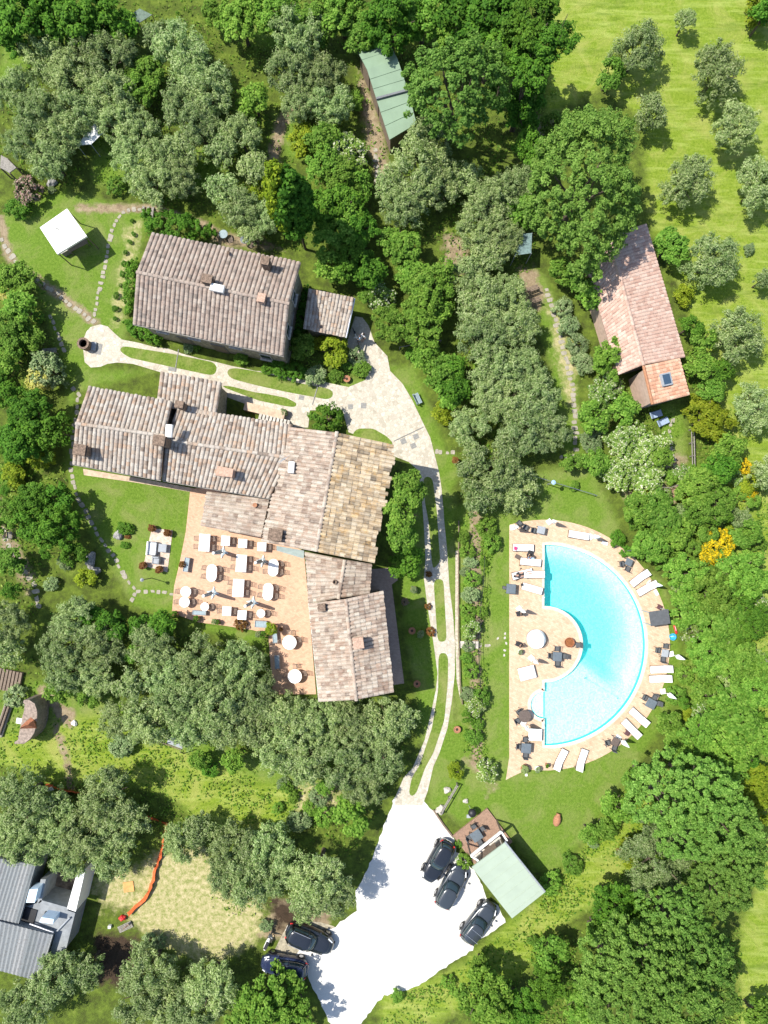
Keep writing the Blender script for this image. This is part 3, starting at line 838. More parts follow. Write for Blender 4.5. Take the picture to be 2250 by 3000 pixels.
def chimney(roof, px, py, hroof, h, w, l, rz=0, m='chim', cap=True, tilecap=True):
    """a stack whose foot stands on the roof; px,py is where its top shows in the photo"""
    p = W(px, py, hroof + h)
    mb = MB()
    mb.box(p.x, p.y, hroof + h / 2 - .35, w, l, h + .7, rz)
    if cap:
        mb.box(p.x, p.y, hroof + h + .04, w * 1.25, l * 1.25, .08, rz)
        for s in (-1, 1):
            for q in (-1, 1):
                mb.box(p.x + s * w * .45 * math.cos(rz) - q * l * .45 * math.sin(rz), p.y + s * w * .45 * math.sin(rz) + q * l * .45 * math.cos(rz), hroof + h + .17, .1, .1, .2, rz)
        mb.box(p.x, p.y, hroof + h + .3, w * 1.2, l * 1.2, .07, rz)
    o = mb.build('chimney', M[m], roof, world=True)
    if tilecap and cap:
        mb = MB()
        for k in range(3):
            y = (k - 1) * l * .36
            q = Vector((p.x - y * math.sin(rz), p.y + y * math.cos(rz), hroof + h + .37))
            d = Vector((math.cos(rz), math.sin(rz), 0)) * w * .6
            mb.tube([q - d, q + d], .085, n=7, t=rng.random())
    return o
def SP(c, r, x, y): return (750 * c + x * .45208, 750 * r + y * .45208)
def SQ(k, x, y):
    a, b, s = _Q[k]; return (a + x * s, b + y * s)
def rooflight(root, px, py, h, w, l, rz, m='whitep', ht=.35, name='roof_light_box'):
    p = W(px, py, h)
    return MB().bevbox(p.x, p.y, h - ht / 2, w, l, ht, .05, rz).build(name, M[m], root, world=True)
def gutter(root, a, b, h, m='woodg'):
    p, q = W(*a, h), W(*b, h)
    d = Vector((p.y - q.y, q.x - p.x, 0)).normalized() * 0
    return MB().tube([p + Vector((0, 0, -.12)), q + Vector((0, 0, -.12))], .075, n=8).build('gutter', M[m], root, world=True)
# ---- upper farmhouse
h1 = thing('farmhouse', 'stone farmhouse with a long gabled roof of pink tiles beside the white gazebo lawn', 'house', W(620, 860))
r1, w1, c1 = gable_block(h1, M['tile1'], M['wall'], (389, 946), (400, 797.5), (444, 683), (831, 1040), (846, 890), (881, 770), 4.9, 6.4, pitch=.385)
chimney(r1, *SP(0, 1, 1345, 155), 6.0, .9, .75, .6, rot(12))
chimney(r1, *SP(1, 1, 62, 38), 5.7, .8, .6, .6, rot(12))
chimney(r1, *SP(1, 1, 38, 278), 5.9, .8, .55, .6, rot(12), 'chimp')
rooflight(r1, *SP(0, 1, 1405, 203), 7.0, 1.15, .6, rot(12))
MB().tube([W(*SP(0, 0, 1478, 1632), 5.2), W(*SP(0, 0, 1478, 1640), 5.6)], .12, n=8).build('vent_pipe', M['chim'], r1, world=True)
gutter(h1, (389, 949), (831, 1043), 4.9)
wallbits(h1, c1[0], c1[2], [('window', .12, 2.9, .8, 1.1), ('window', .35, 2.9, .8, 1.1), ('door', .5, 0, 1.1, 2.1), ('window', .65, 2.9, .8, 1.1), ('window', .85, .9, .9, 1.2), ('door', .25, 0, 1.0, 2.1)])
wallbits(h1, c1[2], c1[3], [('window', .3, 2.8, .8, 1.1), ('window', .7, 2.8, .8, 1.1), ('door', .5, 0, 1.0, 2.1)])
# ---- main farmhouse: joined blocks
h2 = thing('farmhouse', 'rambling stone farmhouse of joined tiled wings between the courtyard and the dining terrace', 'house', W(780, 1480))
rl, wl, cl = gable_block(h2, M['tile2'], M['wall'], (212, 1357), (221.5, 1240.5), (258.5, 1133.5), (470, 1404), (480, 1277), (504, 1177), 5.0, 6.3, pitch=.37)
rm, wm, cm = gable_block(h2, M['tile2'], M['wall'], (474, 1405), (484, 1289), (520, 1193), (792, 1458), (848, 1341), (856, 1246), 4.4, 5.5, pitch=.37, inset=.3)
rx, wx, _ = shed_block(h2, M['tile2'], M['wall'], (458, 1186), (632, 1224), (649, 1121), (470, 1090.5), 4.55, 3.4, pitch=.37)
chimney(rl, *SP(0, 1, 525, 1258), 5.5, 1.0, .85, .75, rot(8))
chimney(rl, *SP(0, 1, 1038, 1198), 6.2, .9, .8, .7, rot(10))
rooflight(rl, *SP(0, 1, 1092, 1132), 6.9, .55, 1.05, rot(4))
chimney(rm, *SP(0, 1, 1168, 966), 4.6, .9, .6, .5, rot(10))
chimney(rm, *SP(0, 1, 1482, 1405), 5.0, .85, .7, .6, rot(10), 'chimp')
p = W(*SP(0, 1, 1440, 1398), 5.0)
MB().box(p.x, p.y, 4.95, .9, .8, .5, rot(10)).build('chimney', M['chimp'], rm, world=True)
gutter(h2, (212, 1360), (470, 1407), 5.0)
gutter(h2, (476, 1408), (792, 1461), 4.4)
wallbits(h2, cl[0], cl[2], [('window', .2, 3.0, .8, 1.1), ('window', .75, 3.0, .8, 1.1), ('door', .5, 0, 1.1, 2.1)])
wallbits(h2, cm[0], cm[2], [('window', .15, .9, .8, 1.2), ('door', .45, 0, 1.0, 2.1)])
# big right-hand block, golden lichen on its outer slope
rb, wb, cb = gable_block(h2, M['tile3'], M['wall'], (778, 1589), (926, 1616), (1089, 1648), (857, 1252), (987, 1267), (1150, 1302), 5.5, 7.5, 7.0, pitch=.32, course=.46, amp=.1, jit=.04, inset=.3, rag=.1, m2=M['tile4'])
# filler towards the valley, left of the block
rv, wv, _ = shed_block(h2, M['tile3'], M['wall'], (862, 1300), (785, 1589), (768, 1586), (802, 1452), 5.52, 4.7, pitch=.32, course=.46, jit=.04, walls=False, rag=.06)
chimney(rb, *SP(1, 2, 128, 148), 5.7, .75, .95, .8, rot(8), 'chim')
rooflight(rb, *SP(1, 1, 228, 1368), 6.5, .5, .95, rot(5), ht=1.0, name='water_tank')
an = MB(); p = W(*SP(1, 1, 200, 1330), 5.4)
an.tube([p, p + Vector((0, 0, 1.6))], .025, n=5)
for k in range(4): an.tube([p + Vector((-.5 + .05 * k, -.25, 1.55 - .12 * k)), p + Vector((.45 - .05 * k, .3, 1.55 - .12 * k))], .015, n=4)
an.build('antenna', M['lgrey'], rb, world=True)
wallbits(h2, cb[1], cb[3], [('window', .3, 3.4, .9, 1.2), ('window', .7, 3.4, .9, 1.2), ('window', .5, .9, .9, 1.2)], 1)
# low annex over the terrace
ra, wa, _ = shed_block(h2, M['tile3'], M['wall'], (790, 1460), (765, 1574), (590, 1541), (608, 1440), 3.9, 3.0, pitch=.31, course=.45, jit=.035)
p = W(*SQ(1, 955, 222), 3.7); MB().lathe([(.16, 3.4), (.16, 3.95), (.2, 3.97), (.2, 4.05)], p.x, p.y, 10).build('chimney', M['terra'], ra, world=True)
# connecting block and long south wing
rc, wc, _ = gable_block(h2, M['tile3'], M['wall'], (895, 1617), (1010, 1640), (1088, 1652), (906, 1768), (992, 1752), (1082, 1740), 4.2, 5.2, 4.6, pitch=.31, course=.46, jit=.035, inset=.2)
rs, ws, cs = gable_block(h2, M['tile3'], M['wall'], (907, 1768), (1013, 1755), (1121, 1731), (937, 2056), (1044, 2050), (1153, 2028), 5.0, 6.8, 6.3, pitch=.31, course=.46, jit=.035)
p = W(*SP(1, 2, 512, 452), 5.0); MB().lathe([(.2, 4.6), (.2, 5.35), (.14, 5.36), (.14, 4.9)], p.x, p.y, 10).build('chimney', M['chim'], rc, world=True)
chimney(rs, *SP(1, 2, 428, 618), 5.4, .6, .5, .5, rot(-5))
chimney(rs, *SP(1, 2, 664, 848), 6.6, .9, .7, .7, rot(-8), 'chimp')
wallbits(h2, cs[1], cs[3], [('door', .25, 0, 1.2, 2.1), ('window', .45, 1, .8, 1.1), ('door', .65, 0, 1.2, 2.1), ('window', .85, 1, .8, 1.1)], -1)
wallbits(h2, cs[0], cs[2], [('door', .3, 0, 1.2, 2.1), ('window', .6, 1, .8, 1.1)], 1)
gutter(h2, (905, 1768), (935, 2056), 5.0, 'stone')
# pale awning along the terrace wall
p0, p1, p2, p3 = W(*SQ(1, 1180, 660), 2.7), W(*SQ(1, 1478, 712), 2.7), W(*SQ(1, 1475, 800), 2.5), W(*SQ(1, 1182, 712), 2.5)
MB().add([p0, p1, p2, p3] + [q - Vector((0, 0, .04)) for q in (p0, p1, p2, p3)], [(3, 2, 1, 0), (4, 5, 6, 7), (0, 1, 5, 4), (1, 2, 6, 5), (2, 3, 7, 6), (3, 0, 4, 7)]).build('awning', M['awn'], h2, world=True)
# sunken stair with a low wall on the courtyard side of the middle block
sw = thing('stair_wall', 'low plastered wall with baluster posts along the shaded stair behind the farmhouse', 'wall', T(1, 1, 60, 1010))
a, b_ = Q(15, 640, 600, .8), Q(15, 1290, 760, .8)
d = (b_ - a); L = d.length; rz = math.atan2(d.y, d.x); c = (a + b_) / 2
MB().box(c.x, c.y, .4, L, .75, .8, rz).build('coping', M['plaster'], sw, world=True)
for i in range(9):
    q = Q(15, 895 + 57 * i, 775 + 13 * i, 2.0)
    MB().box(q.x, q.y, 1.0, .22, .5, 2.0, rz).build('post', M['stone'], sw, world=True)
# ---- small tiled shed
h3 = thing('shed', 'small tiled shed of speckled beige tiles between the farmhouse and the courtyard', 'shed', W(960, 920))
gable = shed_block(h3, M['tile2'], M['wall'], (904, 845), (1038, 872), (1012, 988), (888, 962), 3.0, 2.5, pitch=.3, course=.34, jit=.05, amp=.07)
gutter(h3, (1039, 873), (1014, 989), 2.8, 'chrome')
wallbits(h3, gable[2][1], gable[2][2], [('door', .5, 0, 1.3, 2.0)])
# ---- pink-tiled house
h4 = thing('bungalow', 'low house with a modern pink tiled roof and one skylight under the big plane tree', 'house', W(1890, 930))
r4, w4, c4 = gable_block(h4, M['tile5'], M['pinkwall'], SP(2, 1, 480, 60), (1785, 690), (1893, 655), SP(2, 1, 690, 770), SP(2, 1, 850, 705), SP(2, 1, 1120, 655), 2.7, 3.9, 3.1, pitch=.3, course=.36, amp=.04, jit=.006, rag=0)
r5, w5, c5 = shed_block(h4, M['tile6'], M['pinkwall'], SP(2, 1, 852, 712), SP(2, 1, 910, 962), SP(2, 1, 1150, 900), SP(2, 1, 1085, 662), 4.25, 3.3, pitch=.3, course=.36, amp=.04, jit=.006, rag=0)
a, b_ = W(*SP(2, 1, 852, 712), 4.3), W(*SP(2, 1, 910, 962), 4.3)
mb = MB(); mb.tube([a, b_], .13, n=8); mb.build('ridge_cap', M['terra'], r5, world=True)
p = W(*SP(2, 1, 998, 800), 3.95)
vx = (W(*SP(2, 1, 1085, 662), 3.3) - W(*SP(2, 1, 852, 712), 4.25)).normalized()
vy = (W(*SP(2, 1, 910, 962), 4.25) - W(*SP(2, 1, 852, 712), 4.25)).normalized()
vz = vx.cross(vy); vz = vz if vz.z > 0 else -vz
def slabq(c, hx, hy, t):
    q = [c + vx * (sx * hx) + vy * (sy * hy) for sx, sy in ((-1, -1), (1, -1), (1, 1), (-1, 1))]
    return MB().add([k - vz * .15 for k in q] + [k + vz * t for k in q], [(0, 1, 2, 3), (7, 6, 5, 4), (0, 4, 5, 1), (1, 5, 6, 2), (2, 6, 7, 3), (3, 7, 4, 0)])
sk = slabq(p, .5, .55, .12).build('skylight', M['lgrey'], r5, world=True)
slabq(p, .37, .43, .135).build('skylight_pane', M['skyl'], r5, world=True)
wallbits(h4, c5[3], c5[0], [('door', .5, 0, 1.0, 2.1)])
gutter(h4, SP(2, 1, 905, -5), SP(2, 1, 1122, 655), 3.1, 'terra')
wd = thing('white_folded_awning', 'white cloth awning folded against the pink end wall of the bungalow', 'awning', Q(14, 610, 680))
MB().bevbox(0, 0, 1.1, .35, .75, .12, .04, rot(-15)).build('cloth', M['white'], wd)
MB().tube([(0, .3, 0), (0, .3, 1.08)], .03).build('pole', M['lgrey'], wd)
MB().tube([(0, -.3, 0), (0, -.3, 1.08)], .03).build('pole', M['lgrey'], wd)
# ---- green-roofed cabins
def sheetroof(root, q, hs, m='green', seams=0, name='roof'):
    P = [W(*a, h) for a, h in zip(q, hs)]
    mb = MB().add(P + [p - Vector((0, 0, .12)) for p in P], [(0, 1, 2, 3), (7, 6, 5, 4), (0, 4, 5, 1), (1, 5, 6, 2), (2, 6, 7, 3), (3, 7, 4, 0)])
    for i in range(seams):
        u = (i + .5) / seams
        a, b = lerp(P[0], P[1], u) + Vector((0, 0, .02)), lerp(P[3], P[2], u) + Vector((0, 0, .02))
        mb.tube([a, b], .018, n=5)
    return mb.build(name, M[m], root, world=True), P
def walls4(root, P, inset, m, drop=.14):
    c = sum(P, Vector()) / 4
    Q_ = [p + (c - p).normalized() * inset - Vector((0, 0, drop)) for p in P]
    MB().add([Vector((p.x, p.y, 0)) for p in Q_] + Q_, [(0, 1, 5, 4), (1, 2, 6, 5), (2, 3, 7, 6), (3, 0, 4, 7), (4, 5, 6, 7)]).build('wall', M[m], root, world=True)
    return Q_
h5 = thing('cabin', 'wooden cabin under a flat pale green roof beside the white gravel car park', 'cabin', Q(8, 900, 1200))
_, P5 = sheetroof(h5, [SQ(8, 845, 660), SQ(8, 1400, 1352), SP(1, 3, 1659, 975), SQ(8, 390, 1000)], [2.85, 2.85, 2.7, 2.7], seams=7)
Q5 = walls4(h5, P5, .55, 'wood')
wallbits(h5, Q5[3], Q5[0], [('door', .5, 0, 1.6, 2.1), ('window', .2, .9, .8, 1.1), ('window', .8, .9, .8, 1.1)], -1)
MB().tube([P5[0] + Vector((.05, .03, -.1)), P5[1] + Vector((.05, .03, -.1))], .09, n=8).build('gutter', M['lgrey'], h5, world=True)
dk = thing('timber_deck', 'square timber deck in front of the green-roofed cabin by the car park', 'deck', Q(8, 500, 600))
mb = MB()
A, B, D = Q(8, 130, 562, .2), Q(8, 605, 182, .2), Q(8, 480, 1030, .2)
u = (B - A); v = (D - A); nb = 30
for i in range(nb):
    f0, f1 = i / nb, (i + .92) / nb
    q = [A + u * f0, A + u * f1, A + u * f1 + v, A + u * f0 + v]
    mb.prism(xy(q), .1, .2, rng.random())
mb.prism(xy([A, B, B + v, A + v]), .0, .09)
mb.build('boards', M['deckw'], dk, world=True)
pg = thing('pergola', 'white beamed open pergola frame along the cabin front on the timber deck', 'pergola', Q(8, 600, 700))
a, b_, e = Q(8, 378, 840, 2.45), Q(8, 798, 505, 2.45), Q(8, 880, 632, 2.45)
f = Q(8, 480, 905, 2.45)
def beam(p, q, r=.07): 
    mb = MB(); d = q - p; c = (p + q) / 2
    mb.box(0, 0, 0, d.length, r * 2, r * 2.2, M=Matrix.Translation(c) @ d.to_track_quat('X', 'Z').to_matrix().to_4x4())
    return mb
beam(a, b_, .085).build('beam', M['whitep'], pg, world=True)
beam(b_, e).build('beam', M['whitep'], pg, world=True)
beam(a, f).build('beam', M['whitep'], pg, world=True)
for q in (a, b_): beam(Vector((q.x, q.y, .2)), q - Vector((0, 0, .1)), .06).build('post', M['wood'], pg, world=True)
h6 = thing('cabin', 'long narrow cabin with a bent pale green roof among the trees above the farmhouse', 'cabin', T(1, 0, 880, 580))
x = [(655, 325), (860, 268), (917, 380), (720, 450), (985, 585), (780, 640), (1040, 800), (865, 905)]
x = [SP(1, 0, *q) for q in x]
for k, (i, hh) in enumerate((((0, 1, 2, 3), (2.5, 2.5, 3.1, 3.1)), ((3, 2, 4, 5), (3.12, 3.12, 2.8, 2.8)), ((5, 4, 6, 7), (2.65, 2.65, 2.5, 2.5)))):
    _, P6 = sheetroof(h6, [x[j] for j in i], hh, 'green2', seams=0)
    walls4(h6, P6, .25, 'wood')
    mb = MB()
    for u in (.33, .66) if k else (.5,):
        mb.tube([lerp(P6[0], P6[3], u) + Vector((0, 0, .02)), lerp(P6[1], P6[2], u) + Vector((0, 0, .02))], .02, n=5)
    mb.build('roof_seam', M['green2'], h6, world=True)
a, b_ = W(*x[5], 2.75), W(*x[4], 2.75)
mb = beam(a, b_, .09); mb.build('roof_joint', M['corr'], h6, world=True)
# ---- grey corrugated building, bottom left
h7 = thing('barn', 'grey corrugated-roofed building with a concrete yard at the photo corner below the olive trees', 'building', Q(9, 250, 800))
def corrugated(q, h, hs, nw):
    P = [W(*a, b) for a, b in zip(q, hs)]
    mb = MB()
    n = nw * 4
    for i in range(n):
        u0, u1 = i / n, (i + 1) / n
        z = lambda k: Vector((0, 0, .03 * math.sin(k / 4 * 2 * math.pi)))
        mb.add([lerp(P[0], P[1], u0) + z(i), lerp(P[0], P[1], u1) + z(i + 1), lerp(P[3], P[2], u1) + z(i + 1), lerp(P[3], P[2], u0) + z(i)], [(3, 2, 1, 0)], ((i // 9) * .37) % 1)
    lo = Vector((0, 0, -.2))
    q = [p - Vector((0, 0, .08)) for p in P]
    mb.add(q + [p + lo for p in q], [(0, 1, 2, 3), (7, 6, 5, 4), (0, 4, 5, 1), (1, 5, 6, 2), (2, 6, 7, 3), (3, 7, 4, 0)], .3)
    mb.build('roof', M['corr'], h7, world=True)
    return P
Pa = corrugated([SQ(9, -700, -60), SQ(9, 412, 135), SQ(9, 215, 815), SQ(9, -900, 560)], 0, [3.6, 3.0, 3.0, 3.6], 26)
walls4(h7, Pa, .3, 'conc', .3)
Pb = corrugated([SQ(9, -900, 560), SQ(9, 612, 945), SQ(9, 450, 1480), SQ(9, -900, 1120)], 0, [3.55, 2.95, 2.95, 3.55], 30)
walls4(h7, Pb, .3, 'conc', .3)
def qpoly(s): 
    v = [float(k) for k in s.replace(',', ' ').split()]
    return [(v[i], v[i + 1]) for i in range(0, len(v), 2)]
MB().prism(xy([Q(9, *k, 2.2) for k in qpoly('230,640 480,560 870,690 770,1090 600,1230 560,1200 640,930 215,800')]), 0, 2.2).build('flat_roof', M['conc'], h7, world=True)
MB().prism(xy([Q(9, *k, 2.5) for k in qpoly('895,210 990,180 875,675 775,640')]), 0, 2.5).build('yard_wall', M['whitep'], h7, world=True)
MB().prism(xy([Q(9, *k, 2.4) for k in qpoly('470,540 790,630 780,660 440,575')]), 0, 2.4).build('yard_wall', M['conc'], h7, world=True)
MB().prism(xy([Q(9, *k, 2.4) for k in qpoly('470,300 530,300 480,560 430,590')]), 0, 2.4).build('yard_wall', M['conc'], h7, world=True)
MB().prism(xy([Q(9, *k, .1) for k in qpoly('520,250 900,210 790,640 480,560')]), 0.01, .1).build('yard_floor', plain('yard earth', (.17, .14, .11), .9, .5, 1.2), h7, world=True)
for k in ('340,420 438,410 400,572 300,570', '480,740 622,762 612,820 455,795'):
    o = MB().prism(xy([Q(9, *q, 3.3) for q in qpoly(k)]), 2.2, 3.3).build('roof_light', M['opal'], h7, world=True)
MB().tube([Q(9, 660, 900, 2.35), Q(9, 810, 742, 2.35)], .07).build('rail', M['lgrey'], h7, world=True)
MB().tube([Q(9, 345, 815, 2.6), Q(9, 620, 915, 2.6)], .07).build('pipe', M['chrome'], h7, world=True)
MB().box(*Q(9, 320, 740, 2.25), 1.3, 1.6, .1, rot(15)).build('roof_hatch', M['black'], h7, world=True)
MB().box(*Q(9, 575, 715, 2.3), .9, .4, .2, rot(15)).build('roof_hatch', M['black'], h7, world=True)
# ---- white gazebo on the lawn
gz = thing('gazebo', 'square gazebo with a white canvas roof on the upper lawn', 'gazebo', Q(13, 560, 830))
gq = [SQ(13, 615, 325), SQ(13, 985, 840), SQ(13, 432, 1178), SQ(13, 105, 680)]
G = [W(*q, 2.6) for q in gq]
c = sum(G, Vector()) / 4 + Vector((0, 0, .22))
mb = MB()
for i in range(4): mb.add([G[i], G[(i + 1) % 4], c], [(0, 1, 2), (2, 1, 0)][:1])
for i in range(4): mb.add([G[i], G[(i + 1) % 4], G[(i + 1) % 4] - Vector((0, 0, .2)), G[i] - Vector((0, 0, .2))], [(0, 1, 2, 3)])
mb.build('canopy', M['cream'], gz, world=True)
mb = MB(); mb.bevbox(c.x - .35, c.y + .15, 2.78, .45, .09, .05, .02, rot(28)); mb.build('vent_flap', M['grey2'], gz, world=True)
for p in G:
    q = p + (c - p) * .05
    MB().tube([(q.x, q.y, 0), (q.x, q.y, 2.5)], .05).build('post', M['wood'], gz, world=True)
for i in range(4):
    a, b_ = G[i] + (c - G[i]) * .05, G[(i + 1) % 4] + (c - G[(i + 1) % 4]) * .05
    a.z = b_.z = 2.36
    MB().tube([a, b_], .04).build('rail', M['wood'], gz, world=True)
gc = sum((Vector((p.x, p.y, 0)) for p in G), Vector()) / 4
gt = thing('massage_table', 'long brown table standing in the shade under the white gazebo', 'table', (gc.x + .4, gc.y - .3, 0), rot(-28))
MB().bevbox(0, 0, .72, 1.9, .75, .08, .03).build('top', M['wood'], gt)
for sx in (-.85, .85):
    for sy in (-.3, .3): MB().box(sx, sy, .34, .06, .06, .68).build('leg', M['wood'], gt)
bx = thing('wooden_box', 'pale wooden box beside a gazebo post at its lower edge', 'box', Q(13, 620, 1150), rot(-30))
MB().bevbox(0, 0, .35, .75, .55, .7, .02).build('body', M['woodg'], bx)
MB().bevbox(0, 0, .73, .8, .6, .05, .02).build('lid', M['stone'], bx)
# ---- curved stone barbecue
ov = thing('stone_oven', 'crescent-shaped stone barbecue wall with a rusty steel hood on the lower lawn', 'oven', Q(10, 500, 850))
outer = [(385, 505), (470, 500), (560, 560), (600, 680), (600, 820), (585, 920), (550, 1040), (490, 1130), (390, 1210), (240, 1215)]
inner = [(232, 1185), (290, 1150), (320, 980), (360, 780), (385, 700), (400, 570), (375, 545)]
MB().prism(xy([Q(10, *k, 2.0) for k in outer + inner]), 0, 2.0).build('wall', M['bbq'], ov, world=True)
hd = [Q(10, *k, 2.0) for k in ((330, 935), (560, 835), (590, 960), (325, 980))]
tp = Q(10, 470, 840, 3.0)
MB().add([Q(10, 325, 975, 1.9), Q(10, 595, 960, 2.0), Q(10, 590, 850, 2.02), Q(10, 340, 930, 2.02), Q(10, 330, 950, 2.5), Q(10, 450, 905, 2.8), Q(10, 545, 825, 2.8), Q(10, 500, 780, 2.75), Q(10, 360, 905, 2.5)],
         [(3, 8, 7, 2), (8, 4, 5, 6, 7), (0, 4, 8, 3), (0, 1, 5, 4), (1, 2, 6, 5), (2, 7, 6)]).build('hood', M['rust'], ov, world=True)
MB().bevbox(*Q(10, 365, 850, 1.0), .5, 1.1, .1, .03, rot(-80)).build('shelf', M['whitep'], ov, world=True)
# ---- white tent among the olives and other half-hidden structures
tn = thing('white_tent', 'small white tarpaulin shelter half hidden among the upper olive trees', 'tent', T(0, 0, 590, 900))
P = [W(*SP(0, 0, *q), 1.9) for q in ((610, 800), (672, 855), (590, 935), (500, 940))]
MB().add(P + [p - Vector((0, 0, .05)) for p in P], [(3, 2, 1, 0), (4, 5, 6, 7), (0, 1, 5, 4), (1, 2, 6, 5), (2, 3, 7, 6), (3, 0, 4, 7)]).build('cover', M['white'], tn, world=True)
for p in P: MB().tube([(p.x, p.y, 0), (p.x, p.y, 1.86)], .035).build('pole', M['lgrey'], tn, world=True)
for q, ln, ct in ((((5, 1005), (45, 1025), (105, 1085), (60, 1120), (0, 1085)), 'grey weathered timber shelter at the photo edge above the pink bush', 'shelter'),):
    s = thing('timber_shelter', ln, ct, T(0, 0, 40, 1060))
    P = [W(*SP(0, 0, *k), 1.8) for k in q]
    MB().prism(xy(P), 1.7, 1.8).build('roof', M['woodg'], s, world=True)
    for p in P: MB().box(p.x, p.y, .85, .1, .1, 1.7).build('post', M['wood'], s, world=True)
s = thing('teal_tarpaulin', 'teal tarpaulin shelter in the shade beside the big plane tree', 'shelter', T(2, 0, 60, 1590))
P = [W(*SP(2, 0, *k), 2.2) for k in ((15, 1520), (130, 1510), (125, 1640), (20, 1655))]
MB().add(P + [p - Vector((0, 0, .04)) for p in P], [(3, 2, 1, 0), (4, 5, 6, 7), (0, 1, 5, 4), (1, 2, 6, 5), (2, 3, 7, 6), (3, 0, 4, 7)]).build('cover', plain('grey teal cover', (.14, .21, .2), .6, .2), s, world=True)
for p in P: MB().tube([(p.x, p.y, 0), (p.x, p.y, 2.16)], .04).build('pole', M['lgrey'], s, world=True)
s = thing('greenhouse', 'small pale green netted frame among the trees at the top edge', 'frame', T(0, 0, 900, 110))
P = [W(*SP(0, 0, *k), 1.6) for k in ((835, 100), (905, 55), (985, 95), (900, 150))]
MB().add(P + [p - Vector((0, 0, .04)) for p in P], [(3, 2, 1, 0), (4, 5, 6, 7), (0, 1, 5, 4), (1, 2, 6, 5), (2, 3, 7, 6), (3, 0, 4, 7)]).build('cover', plain('green netting', (.11, .16, .12), .7, .2), s, world=True)
for p in P: MB().tube([(p.x, p.y, 0), (p.x, p.y, 1.56)], .035).build('pole', M['wood'], s, world=True)
# ================================================================== VEGETATION
def crown_mesh(name, R, ratio, nl, nc, lpc, cr, leaf, seed, m, up=.5, lob=(.4, .58), fill=.15, spike=.2, dep=(.72, 1.06), flat=.75, ext=1.0):
    g = np.random.default_rng(seed)
    L, Wd = leaf
    lc, lr = [], []
    a0 = g.uniform(0, 6.28)
    for i in range(nl):
        r = g.uniform(*lob) * R
        a = a0 + 6.283 * i / max(1, nl - 1) + g.uniform(-.5, .5)
        d = 0 if i == nl - 1 else g.uniform(.6, 1.0) * (R - r) * ext
        lc.append((math.cos(a) * d, math.sin(a) * d, (g.uniform(-.35, .25) if d else .25) * R * ratio)); lr.append(r if d else r * 1.15)
    lc, lr = np.array(lc), np.array(lr)
    P, Nn = [], []
    for i in range(nl):
        d = g.normal(size=(nc, 3)); d /= np.linalg.norm(d, axis=1)[:, None]
        d[:, 2] = np.where(d[:, 2] < -.35, -d[:, 2], d[:, 2])
        p = lc[i] + d * lr[i] * g.uniform(*dep, (nc, 1)) * np.array([1, 1, ratio * 1.05])
        keep = np.ones(nc, bool)
        for j in range(nl):
            if j != i:
                q = (p - lc[j]) / (lr[j] * np.array([1, 1, ratio]))
                keep &= (np.linalg.norm(q, axis=1) > .62) | (g.random(nc) < fill)
        P.append(p[keep]); Nn.append(d[keep])
    P, Nn = np.concatenate(P), np.concatenate(Nn)
    k = len(P)
    size = cr * g.uniform(.6, 1.35, (k, 1))
    C = np.repeat(P, lpc, 0); D = np.repeat(Nn, lpc, 0); Z = np.repeat(size, lpc, 0)
    n = len(C)
    o = g.normal(size=(n, 3)); o /= np.linalg.norm(o, axis=1)[:, None]
    rad = g.random((n, 1)) ** .4
    pos = C + o * rad * Z * np.array([1, 1, flat]) + D * Z * g.random((n, 1)) * spike
    nr = o * .6 + D * .4 + np.array([0, 0, up]) + g.normal(size=(n, 3)) * .4
    nr /= np.linalg.norm(nr, axis=1)[:, None]
    t = np.cross(nr, g.normal(size=(n, 3))); t /= np.linalg.norm(t, axis=1)[:, None]
    b = np.cross(nr, t)
    s = g.uniform(.7, 1.3, (n, 1))
    fold = nr * (Wd * .25) * s
    V = np.stack([pos - t * L / 2 * s, pos + b * Wd / 2 * s + fold, pos + t * L / 2 * s, pos - b * Wd / 2 * s + fold], 1).reshape(-1, 3)
    V[:, :2] *= R / np.percentile(np.hypot(V[:, 0], V[:, 1]), 98)
    return rawmesh(name, V, n, m)
